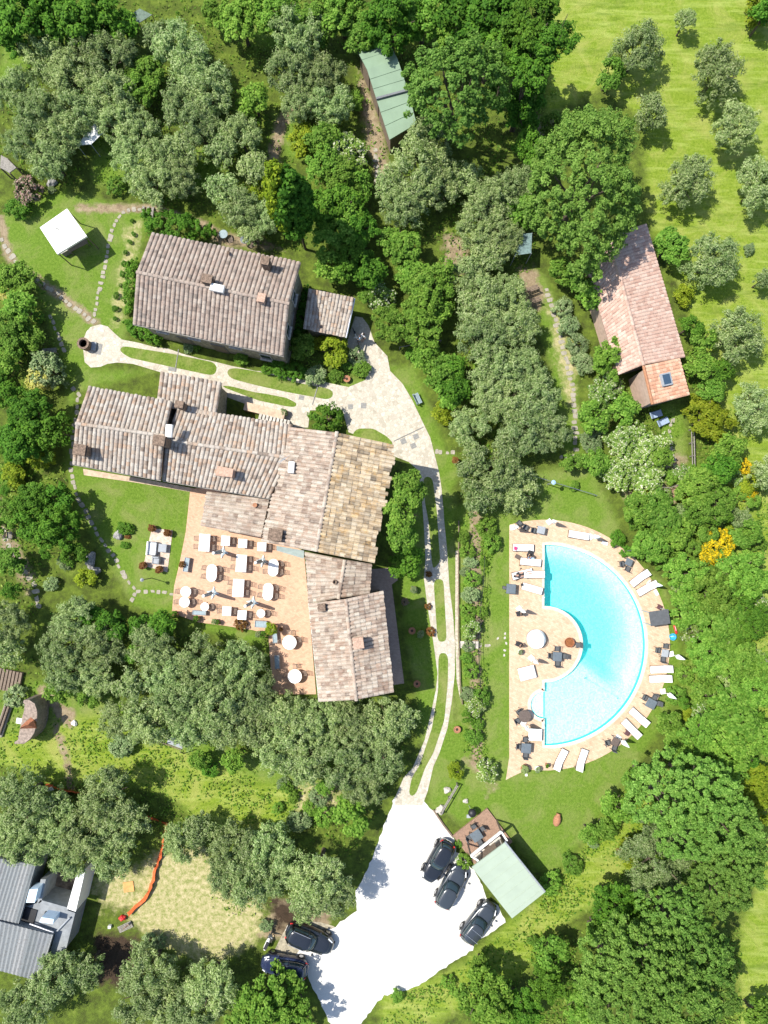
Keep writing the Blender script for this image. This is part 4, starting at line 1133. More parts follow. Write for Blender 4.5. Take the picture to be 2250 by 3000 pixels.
def dome_mesh(name, R, ratio, nc, lpc, cr, leaf, seed, m, up=1.2, dep=(.78, 1.08), flat=.55, gap=.18, ax=(1, 1)):
    """one broad crown: leaf sprays spread over an uneven dome, with dark gaps between them"""
    g = np.random.default_rng(seed)
    L, Wd = leaf
    i = np.arange(nc) + .5
    z = 1 - 1.3 * i / nc
    a = i * 2.39996 + g.normal(size=nc) * .25
    h = np.sqrt(np.maximum(0, 1 - z * z))
    D = np.stack([h * np.cos(a), h * np.sin(a), z], -1) + g.normal(size=(nc, 3)) * .06
    D /= np.linalg.norm(D, axis=1)[:, None]
    aa = np.arctan2(D[:, 1], D[:, 0]); p = g.uniform(0, 6.28, 5)
    rf = 1 + (.1 * np.sin(3 * aa + p[0]) + .08 * np.sin(5 * aa + p[1]) + .05 * np.sin(9 * aa + p[2])) * h
    wav = np.sin(D[:, 0] * 7 + p[3]) + np.sin(D[:, 1] * 8 + p[4]) + np.sin((D[:, 0] + D[:, 1]) * 11 + p[0]) * .7
    rad = rf * (g.uniform(*dep, nc) + .05 * wav)
    P = D * rad[:, None] * R * np.array([ax[0], ax[1], ratio])
    keep = g.random(nc) > gap * np.clip(.6 - .5 * wav, 0, 3)
    P, D = P[keep], D[keep]
    k = len(P)
    size = cr * g.uniform(.6, 1.4, (k, 1))
    C = np.repeat(P, lpc, 0); Dn = np.repeat(D, lpc, 0); Z = np.repeat(size, lpc, 0)
    n = len(C)
    o = g.normal(size=(n, 3)); o /= np.linalg.norm(o, axis=1)[:, None]
    pos = C + o * g.random((n, 1)) ** .4 * Z * np.array([1, 1, flat]) + Dn * Z * g.random((n, 1)) * .5
    nr = o * .6 + Dn * .4 + np.array([0, 0, up]) + g.normal(size=(n, 3)) * .4
    nr /= np.linalg.norm(nr, axis=1)[:, None]
    t = np.cross(nr, g.normal(size=(n, 3))); t /= np.linalg.norm(t, axis=1)[:, None]
    b = np.cross(nr, t)
    s = g.uniform(.7, 1.3, (n, 1))
    fold = nr * (Wd * .25) * s
    V = np.stack([pos - t * L / 2 * s, pos + b * Wd / 2 * s + fold, pos + t * L / 2 * s, pos - b * Wd / 2 * s + fold], 1).reshape(-1, 3)
    V[:, 0] *= R * ax[0] / np.percentile(np.abs(V[:, 0]), 98.5); V[:, 1] *= R * ax[1] / np.percentile(np.abs(V[:, 1]), 98.5)
    return rawmesh(name, V, n, m)
def rawmesh(name, V, n, m):
    me = bpy.data.meshes.new(name)
    me.vertices.add(4 * n); me.loops.add(4 * n); me.polygons.add(n)
    me.vertices.foreach_set('co', V.reshape(-1).astype(np.float32))
    me.loops.foreach_set('vertex_index', np.arange(4 * n, dtype=np.int32))
    me.polygons.foreach_set('loop_start', np.arange(0, 4 * n, 4, dtype=np.int32))
    me.polygons.foreach_set('loop_total', np.full(n, 4, dtype=np.int32))
    me.update(calc_edges=True)
    me.materials.append(m)
    return me
def trunk_mesh(name, seed):
    """unit tree: height 1 to the crown centre, limbs reach half the crown radius"""
    r = random.Random(seed)
    mb = MB()
    p = [Vector((0, 0, -.05)), Vector((r.uniform(-.03, .03), r.uniform(-.03, .03), .25)), Vector((r.uniform(-.06, .06), r.uniform(-.06, .06), .5))]
    mb.tube(p, .085, .06, n=8)
    for k in range(5):
        a = 6.283 * k / 5 + r.uniform(-.4, .4)
        q, e = .3 + r.uniform(-.1, .1), .62 + r.uniform(-.1, .12)
        mb.tube([p[2] - Vector((0, 0, .06)), Vector((math.cos(a) * q * .5, math.sin(a) * q * .5, .72)), Vector((math.cos(a) * e, math.sin(a) * e, 1.02 + r.uniform(-.1, .15)))], .045, .012, n=6)
        mb.tube([Vector((math.cos(a) * q * .5, math.sin(a) * q * .5, .72)), Vector((math.cos(a + .6) * q, math.sin(a + .6) * q, 1.15))], .025, .008, n=5)
    me = bpy.data.meshes.new(name)
    me.from_pydata([tuple(v) for v in mb.v], [], mb.f)
    me.materials.append(M['bark'])
    return me
TRUNKS = [trunk_mesh('trunk', s) for s in (1, 2, 3)]
PR = {'olive': [], 'broad': [], 'oak': [], 'round': []}
for s in range(4):
    PR['olive'] += [(2.5, .72, crown_mesh('olive crown', 2.5, .75, 10, 19, 50, .37, (.27, .085), 10 + s, M['olive'], 1.0, (.24, .4), .05, 1.0, (.45, 1.15), .75, 1.3))]
PR['olive'] += [(3.7, .75, crown_mesh('olive crown', 3.7, .75, 15, 26, 50, .38, (.28, .085), 25, M['olive'], 1.0, (.2, .34), .05, 1.0, (.45, 1.15), .75, 1.2))]
PR['olive'] += [(1.3, .72, crown_mesh('olive crown', 1.3, .75, 6, 13, 40, .27, (.2, .075), 30 + s, M['olive'], 1.0, (.32, .5), .08, .8)) for s in range(2)]
for s in range(3):
    PR['broad'] += [(2.4, .75, crown_mesh('leaf crown', 2.4, .78, 10, 14, 56, .33, (.22, .14), 40 + s, M['leaf'], 1.2, (.26, .46), .05, .5, (.5, 1.1), .55))]
PR['broad'] += [(1.2, .75, crown_mesh('leaf crown', 1.2, .75, 5, 13, 34, .27, (.19, .12), 50 + s, M['leaf'], 1.2, (.4, .58))) for s in range(2)]
for s in range(3):
    PR['oak'] += [(3.6, .8, dome_mesh('oak crown', 3.6, .85, 330, 58, .34, (.22, .14), 60 + s, M['oak']))]
PR['round'] += [(1.0, .8, crown_mesh('bush crown', 1.0, .8, 4, 20, 40, .18, (.12, .075), 70 + s, M['leaf'], 1.0, (.55, .72))) for s in range(3)]
KIN = {  # proto, material, name, category, look, trunk, centre height (a + b r), half height factor
    'ol': ('olive', 'olive', 'olive_tree', 'olive tree', 'silvery grey-green', 1, 1.0, .74, .78),
    'br': ('broad', 'leaf', 'leafy_tree', 'tree', 'bright green leafy', 1, .9, .85, .82),
    'dk': ('broad', 'dark', 'dark_tree', 'tree', 'dense dark green', 1, 1.2, 1.0, .9),
    'ok': ('oak', 'oak', 'oak_tree', 'tree', 'tall clumpy', 1, 2.4, 1.15, .85),
    'li': ('broad', 'lime', 'yellow_green_shrub', 'shrub', 'yellow-green', 1, .3, .65, .75),
    'bl': ('broad', 'bloom', 'blossoming_shrub', 'shrub', 'white-blossomed', 1, .3, .65, .75),
    'sh': ('round', 'leaf', 'green_shrub', 'shrub', 'rounded mid-green', 1, .05, .5, .7),
    'ds': ('round', 'dark', 'dark_shrub', 'shrub', 'dense dark', 1, .05, .55, .7),
    'gr': ('round', 'silver', 'silver_shrub', 'shrub', 'silver-grey', 1, .05, .45, .6),
    'ye': ('round', 'yellow', 'yellow_broom', 'shrub', 'bright yellow flowering', 1, .05, .6, .7),
    'pk': ('round', 'pink', 'pink_shrub', 'shrub', 'pink flowering', 1, .05, .6, .7),
    'rd': ('round', 'red', 'russet_shrub', 'shrub', 'russet brown', 1, .05, .5, .7),
    'gd': ('round', 'gold', 'golden_shrub', 'shrub', 'gold variegated', 1, .05, .6, .75),
}
TALL = {}
TREES = '''
dk 60 28 75;dk 150 40 62;dk 212 20 58;dk 20 75 45;dk 105 70 45;dk 190 75 40;dk 265 55 40;ol 95 112 58;ol 35 190 52;ol 180 112 50;ol 148 172 58;ol 235 120 58;ol 88 252 60;ol 172 240 52;ol 245 200 55;ol 58 312 50;
ol 128 290 52;ol 110 345 48;ol 250 262 48;br 305 190 42;ol 385 105 66;ol 432 158 56;ol 345 80 40;br 318 150 42;ol 395 225 50;ol 455 205 58;ol 428 272 52;ol 300 285 46;ol 285 345 48;ol 350 330 50;ol 325 395 52;ol 392 385 50;
ol 398 325 42;ol 480 330 42;ol 520 292 48;br 548 215 40;ol 480 412 40;ol 552 368 40;ol 520 445 48;ol 588 468 45;ol 545 505 30;li 560 415 28;sh 250 403 22;br 522 45 58;br 465 30 30;br 600 18 58;ol 645 85 62;ol 622 150 52;ol 700 165 52;
br 690 50 52;br 740 28 58;br 780 75 48;dk 850 42 70;br 915 38 62;dk 1000 28 78 6;dk 1075 40 75 7.5;dk 1150 42 72 9;dk 1190 90 56 9;dk 1100 110 60 7;br 975 110 50;dk 1145 150 50 8;
ok 985 197 102;br 912 172 26;ol 650 225 45;ol 720 232 48;sh 765 220 24;br 702 300 42;bl 738 330 52;br 700 360 45;br 745 385 48;li 655 300 35;br 770 400 35;br 735 500 60;dk 725 450 60;dk 770 490 48;br 715 575 42;dk 760 560 45;dk 800 590 40;
ol 905 365 75;ol 928 298 58;ol 880 445 58;ol 950 400 52;br 868 528 46;ol 840 400 35;br 930 615 58;bl 818 640 34;br 840 700 42;br 905 700 56;br 945 670 36;br 890 590 36;
ol 1050 440 56;ol 1030 500 46;ol 1110 405 50;ol 1085 515 46;ol 1010 390 40;br 1125 455 40;dk 1125 230 55;dk 1150 320 45;br 1190 270 30;
ol 1005 590 48;ol 1055 560 42;ol 1042 650 60;ol 1100 640 48;ol 1038 725 56;ol 1112 708 52;ol 1075 790 62;ol 1132 795 48;ol 1080 868 58;ol 1160 858 56;ol 1010 925 48;ol 1135 930 62;ol 1188 935 48;ol 1062 1015 72;ol 1112 1055 52;ol 1035 1075 44;
br 920 775 32;br 955 800 40;dk 985 840 36;br 965 850 34;br 920 740 24;li 955 892 26;dk 980 790 30;sh 895 770 20;
ol 1480 45 26;ol 1378 108 58;br 1318 160 36;ol 1548 160 60;ol 1405 245 42;ol 1590 275 55;ol 1482 392 56;ol 1642 400 58;br 1450 530 42;ol 1540 558 62;ol 1648 605 24;ol 1590 722 62;li 1475 638 24;ol 1630 880 55;ol 1652 1025 40;
br 1520 730 32;dk 1492 705 26;br 1515 790 34;dk 1560 800 28;li 1528 902 54;br 1575 970 38;br 1540 842 30;li 1642 12 42;dk 1655 30 34;gr 1618 540 14;
gr 1215 665 24;gr 1228 702 26;gr 1246 742 26;gr 1262 785 28;br 1320 772 46;bl 1310 848 48;br 1350 880 34;br 1285 900 38;bl 1350 950 44;bl 1402 968 44;bl 1338 1020 44;bl 1402 1035 44;gr 1275 955 26;gr 1285 925 20;br 1290 1000 32;br 1235 1000 24;br 1430 985 28;bl 1375 1000 36;
br 1285 640 40;br 1225 585 36;br 1265 600 40;
br 1505 1050 46;dk 1560 1012 36;br 1540 1092 48;ye 1615 1070 18;ye 1610 1008 16;br 1432 1112 46;br 1380 1100 36;br 1402 1180 42;br 1460 1150 40;ye 1548 1180 44;br 1612 1150 36;br 1605 1245 56;br 1540 1272 56;br 1478 1238 46;br 1560 1350 56;dk 1622 1340 46;br 1490 1318 40;ds 1332 1162 20;ds 1352 1190 14;
br 1602 1430 56;br 1530 1412 48;sh 1530 1500 44;br 1590 1545 62;sh 1460 1500 22;br 1445 1560 30;br 1468 1602 32;br 1515 1590 46;br 1575 1625 56;br 1625 1490 46;br 1645 1590 46;li 1622 1690 50;li 1645 1745 36;
ok 1432 1712 76;br 1378 1690 34;ok 1515 1705 72;ok 1565 1775 72;ok 1588 1850 62;ok 1555 1905 62;ol 1420 1862 78;ok 1478 1800 58;br 1330 1740 34;br 1310 1790 28;br 1275 1800 24;gr 1280 1822 12;
dk 1330 1960 52;br 1395 1965 48;ok 1448 1975 64;br 1192 2062 40;ok 1322 2085 74;ok 1400 2065 86;ok 1500 2060 68;ok 1535 2130 56;ok 1350 2150 86;ok 1455 2150 86;br 1262 2165 50;dk 1185 2125 42;br 1050 2155 66;dk 1125 2190 46;sh 1190 1905 27;sh 1235 1865 24;br 1640 2200 40;
br 32 600 42;gd 25 640 22;br 42 662 42;br 28 722 46;br 70 730 32;br 18 772 32;dk 20 855 32;dk 65 892 52;dk 115 930 40;dk 40 955 46;dk 70 935 40;li 85 985 30;li 30 1025 30;dk 70 1080 42;dk 125 1075 34;dk 122 1140 50;dk 60 1130 36;sh 65 1085 22;li 185 1250 24;dk 160 1200 30;gr 140 1215 18;br 20 1210 34;gr 110 1262 18;br 95 980 22;
ds 640 735 22;br 655 748 30;li 720 758 36;li 690 742 20;gr 682 810 26;sh 780 798 21;gr 770 770 22;sh 728 812 18;ds 606 798 24;ds 640 804 22;ds 580 795 18;ds 705 905 38;sh 520 776 18;gr 408 752 14;sh 750 790 14;
br 882 1050 40 7;br 872 1100 44 7.2;br 866 1150 38 6.6;dk 880 1212 40;
ol 20 1340 46;ol 10 1405 40;ol 165 1340 52;ol 140 1400 56;ol 215 1400 52;ol 150 1455 52;ol 205 1460 44;ol 330 1395 54;ol 362 1450 50;ol 292 1478 44;ol 442 1430 62;ol 512 1442 58;ol 392 1512 60;ol 470 1522 64;ol 555 1500 50;ol 262 1552 46;ol 322 1562 54;ol 420 1575 54;ol 505 1565 54;dk 350 1348 34;dk 300 1352 26;br 290 1410 24;br 125 1490 32;dk 240 1350 34;dk 195 1330 26;
ol 632 1550 58;ol 602 1620 56;ol 690 1560 54;ol 668 1640 60;ol 762 1560 54;ol 742 1640 58;ol 832 1560 54;ol 822 1640 54;ol 872 1550 40;ol 782 1705 48;br 755 1765 42;br 700 1700 20;gr 265 1612 30;br 430 1640 24;ds 455 1660 20;br 505 1645 26;ol 555 1580 40;br 190 1510 24;gr 35 1505 26;
ol 50 1722 64;ol 20 1800 50;ol 62 1812 56;ol 132 1790 56;ol 232 1722 64;ol 190 1800 56;ol 262 1782 56;ol 242 1850 52;ol 152 1855 46;ol 120 1735 40;ol 392 1820 44;ol 430 1792 36;ol 500 1830 56;ol 582 1830 56;ol 542 1900 60;ol 490 1900 50;ol 600 1890 46;ol 688 1895 62 4.8;ol 722 1930 52 4.4;ol 660 1950 40;
ol 122 2105 60;ol 58 2162 62;ol 190 2090 40;ol 322 2095 58;ol 302 2160 54;ol 452 2128 60;ol 420 2180 54;ol 360 2180 40;br 582 2164 74 2.7;br 535 2195 50 3;br 640 2205 46 3;
gr 322 2030 18;gr 345 2035 16;gr 575 2000 16;sh 620 1700 16;sh 635 1720 14;gr 690 1722 22;sh 702 1762 24;gr 645 1772 26;sh 670 1745 18;sh 600 1745 14;gr 610 1690 14;
sh 1052 1140 24;sh 1062 1172 22;sh 1010 1190 18;gr 1015 1215 16;sh 1020 1250 20;gr 1018 1285 21;sh 1040 1320 14;sh 1010 1320 18;bl 1018 1362 22;pk 1032 1345 11;sh 1012 1340 14;gr 1012 1395 14;sh 1018 1450 18;sh 1008 1420 14;sh 1040 1505 22;bl 1028 1525 22;ds 1015 1545 20;sh 1022 1590 20;bl 1052 1668 26;gr 1012 1500 18;sh 1030 1560 16;li 985 1665 20;gr 1005 1235 12;sh 1000 1160 16;sh 1045 1215 10;
pk 62 415 34;ds 286 477 5;ds 289 506 6;ds 281 523 6;ds 271 545 6;ds 269 570 8;ds 266 593 8;ds 261 616 5;ds 251 639 8;ds 249 667 8;ds 249 689 6;ds 42 450 28;sh 48 400 18;gr 112 412 10;sh 425 750 10;
br 790 640 18;sh 985 1490 0;sh 1240 1050 12;sh 860 2150 16;gr 845 2180 0;sh 690 2110 0;rd 520 1349 15;rd 930 1365 11;rd 925 1310 8;rd 927 1240 8;rd 1020 1345 8;
sh 990 1823 9;sh 1000 1860 18;rd 1340 1840 9;sh 1150 2030 12;br 1040 2090 26;sh 970 2120 16;br 1290 2010 30;
'''
LMK = [('the white gazebo', 140, 500), ('the pink-tiled farmhouse', 470, 640), ('the white tent', 205, 300), ('the bent green-roofed cabin', 835, 200), ('the ivy-clad cypress', 645, 470),
       ('the pink bungalow', 1400, 740), ('the big plane tree', 1275, 420), ('the cabin by the car park', 1100, 1890), ('the stone barbecue', 65, 1560), ('the corrugated barn', 50, 2000), ('the dining terrace', 540, 1250),
       ('the pool peninsula', 1180, 1370), ('the white car park', 900, 1950), ('the paved courtyard', 830, 850), ('the orange mesh barrier', 325, 1850), ('the small tiled shed', 710, 675), ('the well', 190, 745),
       ('the long south wing', 765, 1400), ('the grey poolside canopy', 1423, 1332), ('the garden steps', 1015, 1393), ('the lawn sofas', 345, 1185), ('the teal tarpaulin', 1130, 525), ('the blue-topped shower', 1180, 1042),
       ('the timber deck', 1020, 1800), ('the rail fence', 965, 1715), ('the black off-road car', 665, 2035), ('the terracotta jar on the lawn', 1200, 1770), ('the meadow corner', 1659, 0), ('the timber shelter', 15, 350),
       ('the two wooden benches', 1150, 640), ('the worker in red', 210, 2085), ('the pool deck parasols', 1430, 1410), ('the grey sun loungers', 1425, 900)]
ORD = ['', 'first', 'second', 'third', 'fourth', 'fifth', 'sixth', 'seventh', 'eighth', 'ninth', 'tenth', 'eleventh', 'twelfth', 'thirteenth', 'fourteenth', 'fifteenth', 'sixteenth', 'seventeenth', 'eighteenth', 'nineteenth', 'twentieth'] + ['twenty-first', 'twenty-second', 'twenty-third', 'twenty-fourth', 'twenty-fifth', 'twenty-sixth', 'twenty-seventh', 'twenty-eighth', 'twenty-ninth', 'thirtieth'] + ['further'] * 300
def vegetation():
    rg = random.Random(3)
    L = []
    # thicket on the slope beyond the pool and beside the lot
    for poly, kinds, gap, n in (('1345,1090 1460,1010 1640,1010 1655,1650 1560,1650 1450,1640 1475,1500 1480,1350 1450,1250 1390,1160', ('br', 'sh', 'br', 'bl', 'ol', 'sh', 'dk', 'li'), 26, 95),
                                ('1330,1800 1400,1700 1470,1660 1500,1700 1400,1850 1350,1880', ('sh', 'br', 'sh', 'li', 'gr'), 30, 9), ('0,570 80,610 90,720 45,770 45,870 140,900 140,1000 120,1250 0,1290', ('dk', 'sh', 'ds', 'br', 'li'), 30, 22)):
        q = [float(v) for v in poly.replace(',', ' ').split()]
        P = [(q[i], q[i + 1]) for i in range(0, len(q), 2)]
        got = []
        for _ in range(3000):
            x, y = rg.uniform(min(p[0] for p in P), max(p[0] for p in P)), rg.uniform(min(p[1] for p in P), max(p[1] for p in P))
            if not inpoly(np.array([x]), np.array([y]), P)[0] or any(math.hypot(x - a, y - b) < gap for a, b in got): continue
            got.append((x, y)); L.append([rg.choice(kinds), x, y, rg.uniform(13, 27)])
            if len(got) >= n: break
    for s in TREES.replace('\n', '').split(';'):
        s = s.split()
        if len(s) < 4: continue
        k, x, y, r = s[0], float(s[1]), float(s[2]), float(s[3])
        if r > 0:
            L.append([k, x, y, r])
            if len(s) > 4: TALL[(x, y)] = float(s[4])
    groups = {}
    for t in L: groups.setdefault(t[0], []).append(t)
    for k, g in groups.items():
        used = set()
        rank = {}
        for li, (n, lx, ly) in enumerate(LMK):
            o = sorted(range(len(g)), key=lambda i: math.hypot(g[i][1] - lx, g[i][2] - ly))
            for q, i in enumerate(o): rank.setdefault(i, []).append((q + 1 + math.hypot(g[i][1] - lx, g[i][2] - ly) / 260, q + 1, li))
        for i, t in enumerate(g):
            sc, q, li = min(rank[i])
            t.append((q, LMK[li][0]))
    for k, x, y, r, (q, lm) in L:
        pro, mt, nm, cat, look, tr, ha, hb, hz = KIN[k]
        rm = r * 1.35624 * (H - 3) / F
        zc = TALL.get((x, y), ha + hb * rm)
        rm = r * 1.35624 * (H - zc) / F
        sz = rg.uniform(.9, 1.12)
        c = O(x, y, zc)
        word = 'tree' if cat != 'shrub' else 'shrub'
        word = 'olive' if k == 'ol' else word
        size = 'small' if rm < 1.4 else 'mid-sized' if rm < 2.6 else 'large'
        lab = f'{size} {look} {word}, {ORD[q]} of its kind from {lm}'
        root = thing(nm, lab, cat, (c.x, c.y, 0), rg.uniform(0, 6.28), {'ol': 'olive trees around the farmhouse', 'br': 'leafy trees of the garden', 'dk': 'dark trees', 'ok': 'tall clumpy trees', 'li': 'yellow-green shrubs', 'bl': 'white-blossomed shrubs', 'sh': 'green garden shrubs', 'ds': 'dark garden shrubs', 'gr': 'silver-grey shrubs', 'ye': 'yellow broom bushes', 'pk': 'pink flowering shrubs', 'rd': 'russet shrubs', 'gd': 'golden shrubs'}[k])
        ps = PR[pro]
        best = min(abs(math.log(rm / p[0])) for p in ps)
        R0, ra, me = rg.choice([p for p in ps if abs(math.log(rm / p[0])) < best + .05])
        o = bpy.data.objects.new('crown', me)
        COL.objects.link(o); o.parent = root
        o.location = (0, 0, zc)
        s = rm / R0
        sx = rg.uniform(.92, 1.08)
        o.scale = (s * sx, s / sx, s * hz / ra * sz)
        o.material_slots[0].link = 'OBJECT'
        o.material_slots[0].material = M[mt]
        tk = bpy.data.objects.new('trunk' if cat != 'shrub' else 'stem', rg.choice(TRUNKS))
        COL.objects.link(tk); tk.parent = root
        tk.scale = (rm, rm, zc)
vegetation()
def special(name, lab, cat, x, y, zc, sx, sy, sz, mt, me, R0, rz=0, tilt=None):
    c = O(x, y, zc)
    root = thing(name, lab, cat, (c.x, c.y, 0), rz)
    o = bpy.data.objects.new('crown', me); COL.objects.link(o); o.parent = root
    o.location = (0, 0, zc); o.scale = (sx / R0, sy / R0, sz / R0)
    o.material_slots[0].link = 'OBJECT'; o.material_slots[0].material = M[mt]
    tk = bpy.data.objects.new('trunk', TRUNKS[0]); COL.objects.link(tk); tk.parent = root
    tk.scale = (min(sx, sy) * .9, min(sx, sy) * .9, zc)
    return root
plane = dome_mesh('plane crown', 5.0, .95, 720, 64, .38, (.23, .15), 90, M['oak'], gap=.1, ax=(.92, 1.4))
special('plane_tree', 'very large clumpy plane tree shading the upper end of the pink-tiled bungalow', 'tree', 1258, 412, 6.0, 4.75, 4.75, 4.9, 'oak', plane, 5.0, rot(-4))
col = crown_mesh('cypress crown', 1.0, 3.6, 5, 90, 60, .2, (.17, .13), 91, M['lime'], .3, (.6, .75), .3)
special('cypress', 'tall narrow ivy-clad cypress beside the pink-tiled farmhouse, lime green on its sunny flank', 'tree', 640, 464, 6.5, 1.75, 1.75, 1.72, 'dark', col, 1.0)  # dark leaf colour carries the shaded side of the cypress
cyp = [o for o in bpy.data.objects if o.get('category') == 'tree' and o.name.startswith('cypress')][0]
o = bpy.data.objects.new('ivy', col); COL.objects.link(o); o.parent = cyp
o.location = (-.8, .3, 6.9); o.scale = (1.35, 1.5, 1.72); o.material_slots[0].link = 'OBJECT'; o.material_slots[0].material = M['ivy']  # ivy on the sunward side only: sunlit flank put into the colour
for nm, x, y, a, b_, hh, an in (('dark clipped hedge along the upper wall of the pink-tiled farmhouse', 381, 492, 3.45, 1.35, 1.3, 9), ('dark hedge running down the gable end of the pink-tiled farmhouse', 286, 618, .72, 2.5, .8, 5), ('rounded hedge at the lower corner of the pink-tiled farmhouse', 312, 716, 1.9, .85, .7, 22), ('ivy hedge filling the gap between farmhouse and small tiled shed', 652, 680, .55, 2.6, .6, 14)):
    special('hedge', nm, 'hedge', x, y, hh * .8, 1, 1, 1, 'dark', dome_mesh('hedge crown', 1.0, hh, int(26 * (a + .6) * (b_ + .6)) + 20, 46, .22, (.16, .1), int(x), M['dark'], ax=(a, b_), gap=.1), 1.0, rot(an))
gb = PR['round'][0][2]
sp = special('variegated_bush', 'big round bush, half silver and half gold, beside the stone path and bench', 'bush', 108, 800, 1.3, 1.8, 1.8, 1.75, 'silver', gb, 1.0)
o = bpy.data.objects.new('golden_side', PR['round'][1][2]); COL.objects.link(o); o.parent = sp
o.location = (-.75, -.85, 1.2); o.scale = (1.45, 1.25, 1.6); o.material_slots[0].link = 'OBJECT'; o.material_slots[0].material = M['gold']
sp = thing('topiary', 'small yellow-green potted tree at the corner of the lower terrace', 'potted tree', Q(1, 1160, 1530))
o = bpy.data.objects.new('crown', gb); COL.objects.link(o); o.parent = sp; o.location = (0, 0, 1.5); o.scale = (.62, .62, .6); o.material_slots[0].link = 'OBJECT'; o.material_slots[0].material = M['lime']
MB().tube([(0, 0, .4), (0, 0, 1.4)], .05, .03).build('trunk', M['bark'], sp)
MB().lathe([(.24, .06), (.33, .45), (.36, .5), (.3, .5), (.28, .42)], n=16).build('pot', M['terra'], sp)
# undergrowth: weeds, ivy and fallen-leaf cover nobody could count
def undergrowth():
    g = np.random.default_rng(5)
    Z = [('1340,1060 1460,1000 1659,1000 1700,1700 1560,1660 1440,1640 1470,1500 1480,1350 1450,1240 1380,1150', 34), ('1110,1985 1190,1920 1260,1830 1360,1690 1480,1640 1600,1760 1600,2212 820,2212 840,2155 960,2115 1060,2035', 40),
         ('-20,-20 1200,-20 1200,230 1150,560 960,570 860,480 800,420 620,560 450,470 320,440 240,400 100,400 -20,330', 16), ('-20,560 90,600 140,760 150,1000 130,1250 -20,1300', 22), ('60,1300 400,1355 600,1450 690,1530 900,1520 850,1700 780,1830 640,1930 560,1990 460,1960 430,1830 330,1840 280,1900 -20,1860 -20,1250', 12),
         ('0,1600 180,1560 330,1540 500,1640 650,1700 640,1800 400,1780 100,1690 0,1650', 14), ('960,570 1140,560 1130,1060 1010,1090 960,960 1000,840 960,700', 18), ('1470,700 1600,900 1600,1000 1480,1000 1490,850', 22), ('1270,800 1470,900 1450,1050 1280,1050', 24), ('1000,1110 1062,1100 1050,1650 1000,1640', 34), ('1200,650 1290,800 1290,900 1240,780', 20), ('590,690 760,770 780,830 620,820', 24)]
    X, Y, Hh = [], [], []
    for s, dens in Z:
        P = xy(OP(s))
        x0, x1 = min(p[0] for p in P), max(p[0] for p in P); y0, y1 = min(p[1] for p in P), max(p[1] for p in P)
        n = int((x1 - x0) * (y1 - y0) * dens)
        x, y = g.uniform(x0, x1, n), g.uniform(y0, y1, n)
        # patchy: keep more where a slow wave is high
        w = np.sin(x * .9 + 1.3 * np.sin(y * .5)) + np.sin(y * 1.1 + x * .35) + np.sin(x * 2.3 - y * 1.9) * .7
        k = inpoly(x, y, P) & (g.random(n) < np.clip(.5 + w * .35, .06, 1))
        X.append(x[k]); Y.append(y[k]); Hh.append(np.clip(.12 + .12 * w[k], .04, .5))
    x, y, h = np.concatenate(X), np.concatenate(Y), np.concatenate(Hh)
    keep = np.ones(len(x), bool)
    for P in (drive, gravel, terr, deck): keep &= ~inpoly(x, y, xy(P))
    x, y, h = x[keep], y[keep], h[keep]
    n = len(x)
    pos = np.stack([x, y, g.random(n) * h + .03], -1)
    nr = g.normal(size=(n, 3)) * .6 + np.array([0, 0, 1]); nr /= np.linalg.norm(nr, axis=1)[:, None]
    t = np.cross(nr, g.normal(size=(n, 3))); t /= np.linalg.norm(t, axis=1)[:, None]
    b = np.cross(nr, t); s = g.uniform(.07, .18, (n, 1))
    V = np.stack([pos - t * s, pos + b * s * .5, pos + t * s, pos - b * s * .5], 1).reshape(-1, 3)
    o = bpy.data.objects.new('undergrowth', rawmesh('undergrowth', V, n, M['under']))
    COL.objects.link(o)
    o['kind'] = 'stuff'
    tag(o, 'low green undergrowth of weeds and ivy between the trees', 'undergrowth')
undergrowth()
# ================================================================== FURNITURE
def chair_proto():
    t = thing('garden_chair', 'chair', 'chair', (0, 0, 0))
    mb = MB()
    for k in range(5): mb.box(-.16 + .08 * k, 0, .44, .03, .38, .02)
    mb.box(0, .2, .43, .42, .03, .03); mb.box(0, -.2, .43, .42, .03, .03)
    mb.build('seat', M['thin'], t)
    mb = MB()
    mb.tube([(-.2, -.19, .44), (-.25, -.19, .88)], .014, n=5); mb.tube([(-.2, .19, .44), (-.25, .19, .88)], .014, n=5)
    for k in range(4): mb.tube([(-.21 - .013 * k, -.19, .55 + .1 * k), (-.21 - .013 * k, .19, .55 + .1 * k)], .014, n=5)
    mb.build('backrest', M['thin'], t)
    for sx in (-.19, .19):
        for sy in (-.19, .19): MB().tube([(sx, sy, .43), (sx * 1.1, sy * 1.1, 0)], .014, n=5).build('leg', M['thin'], t)
    return Kind(t)
chair = chair_proto()
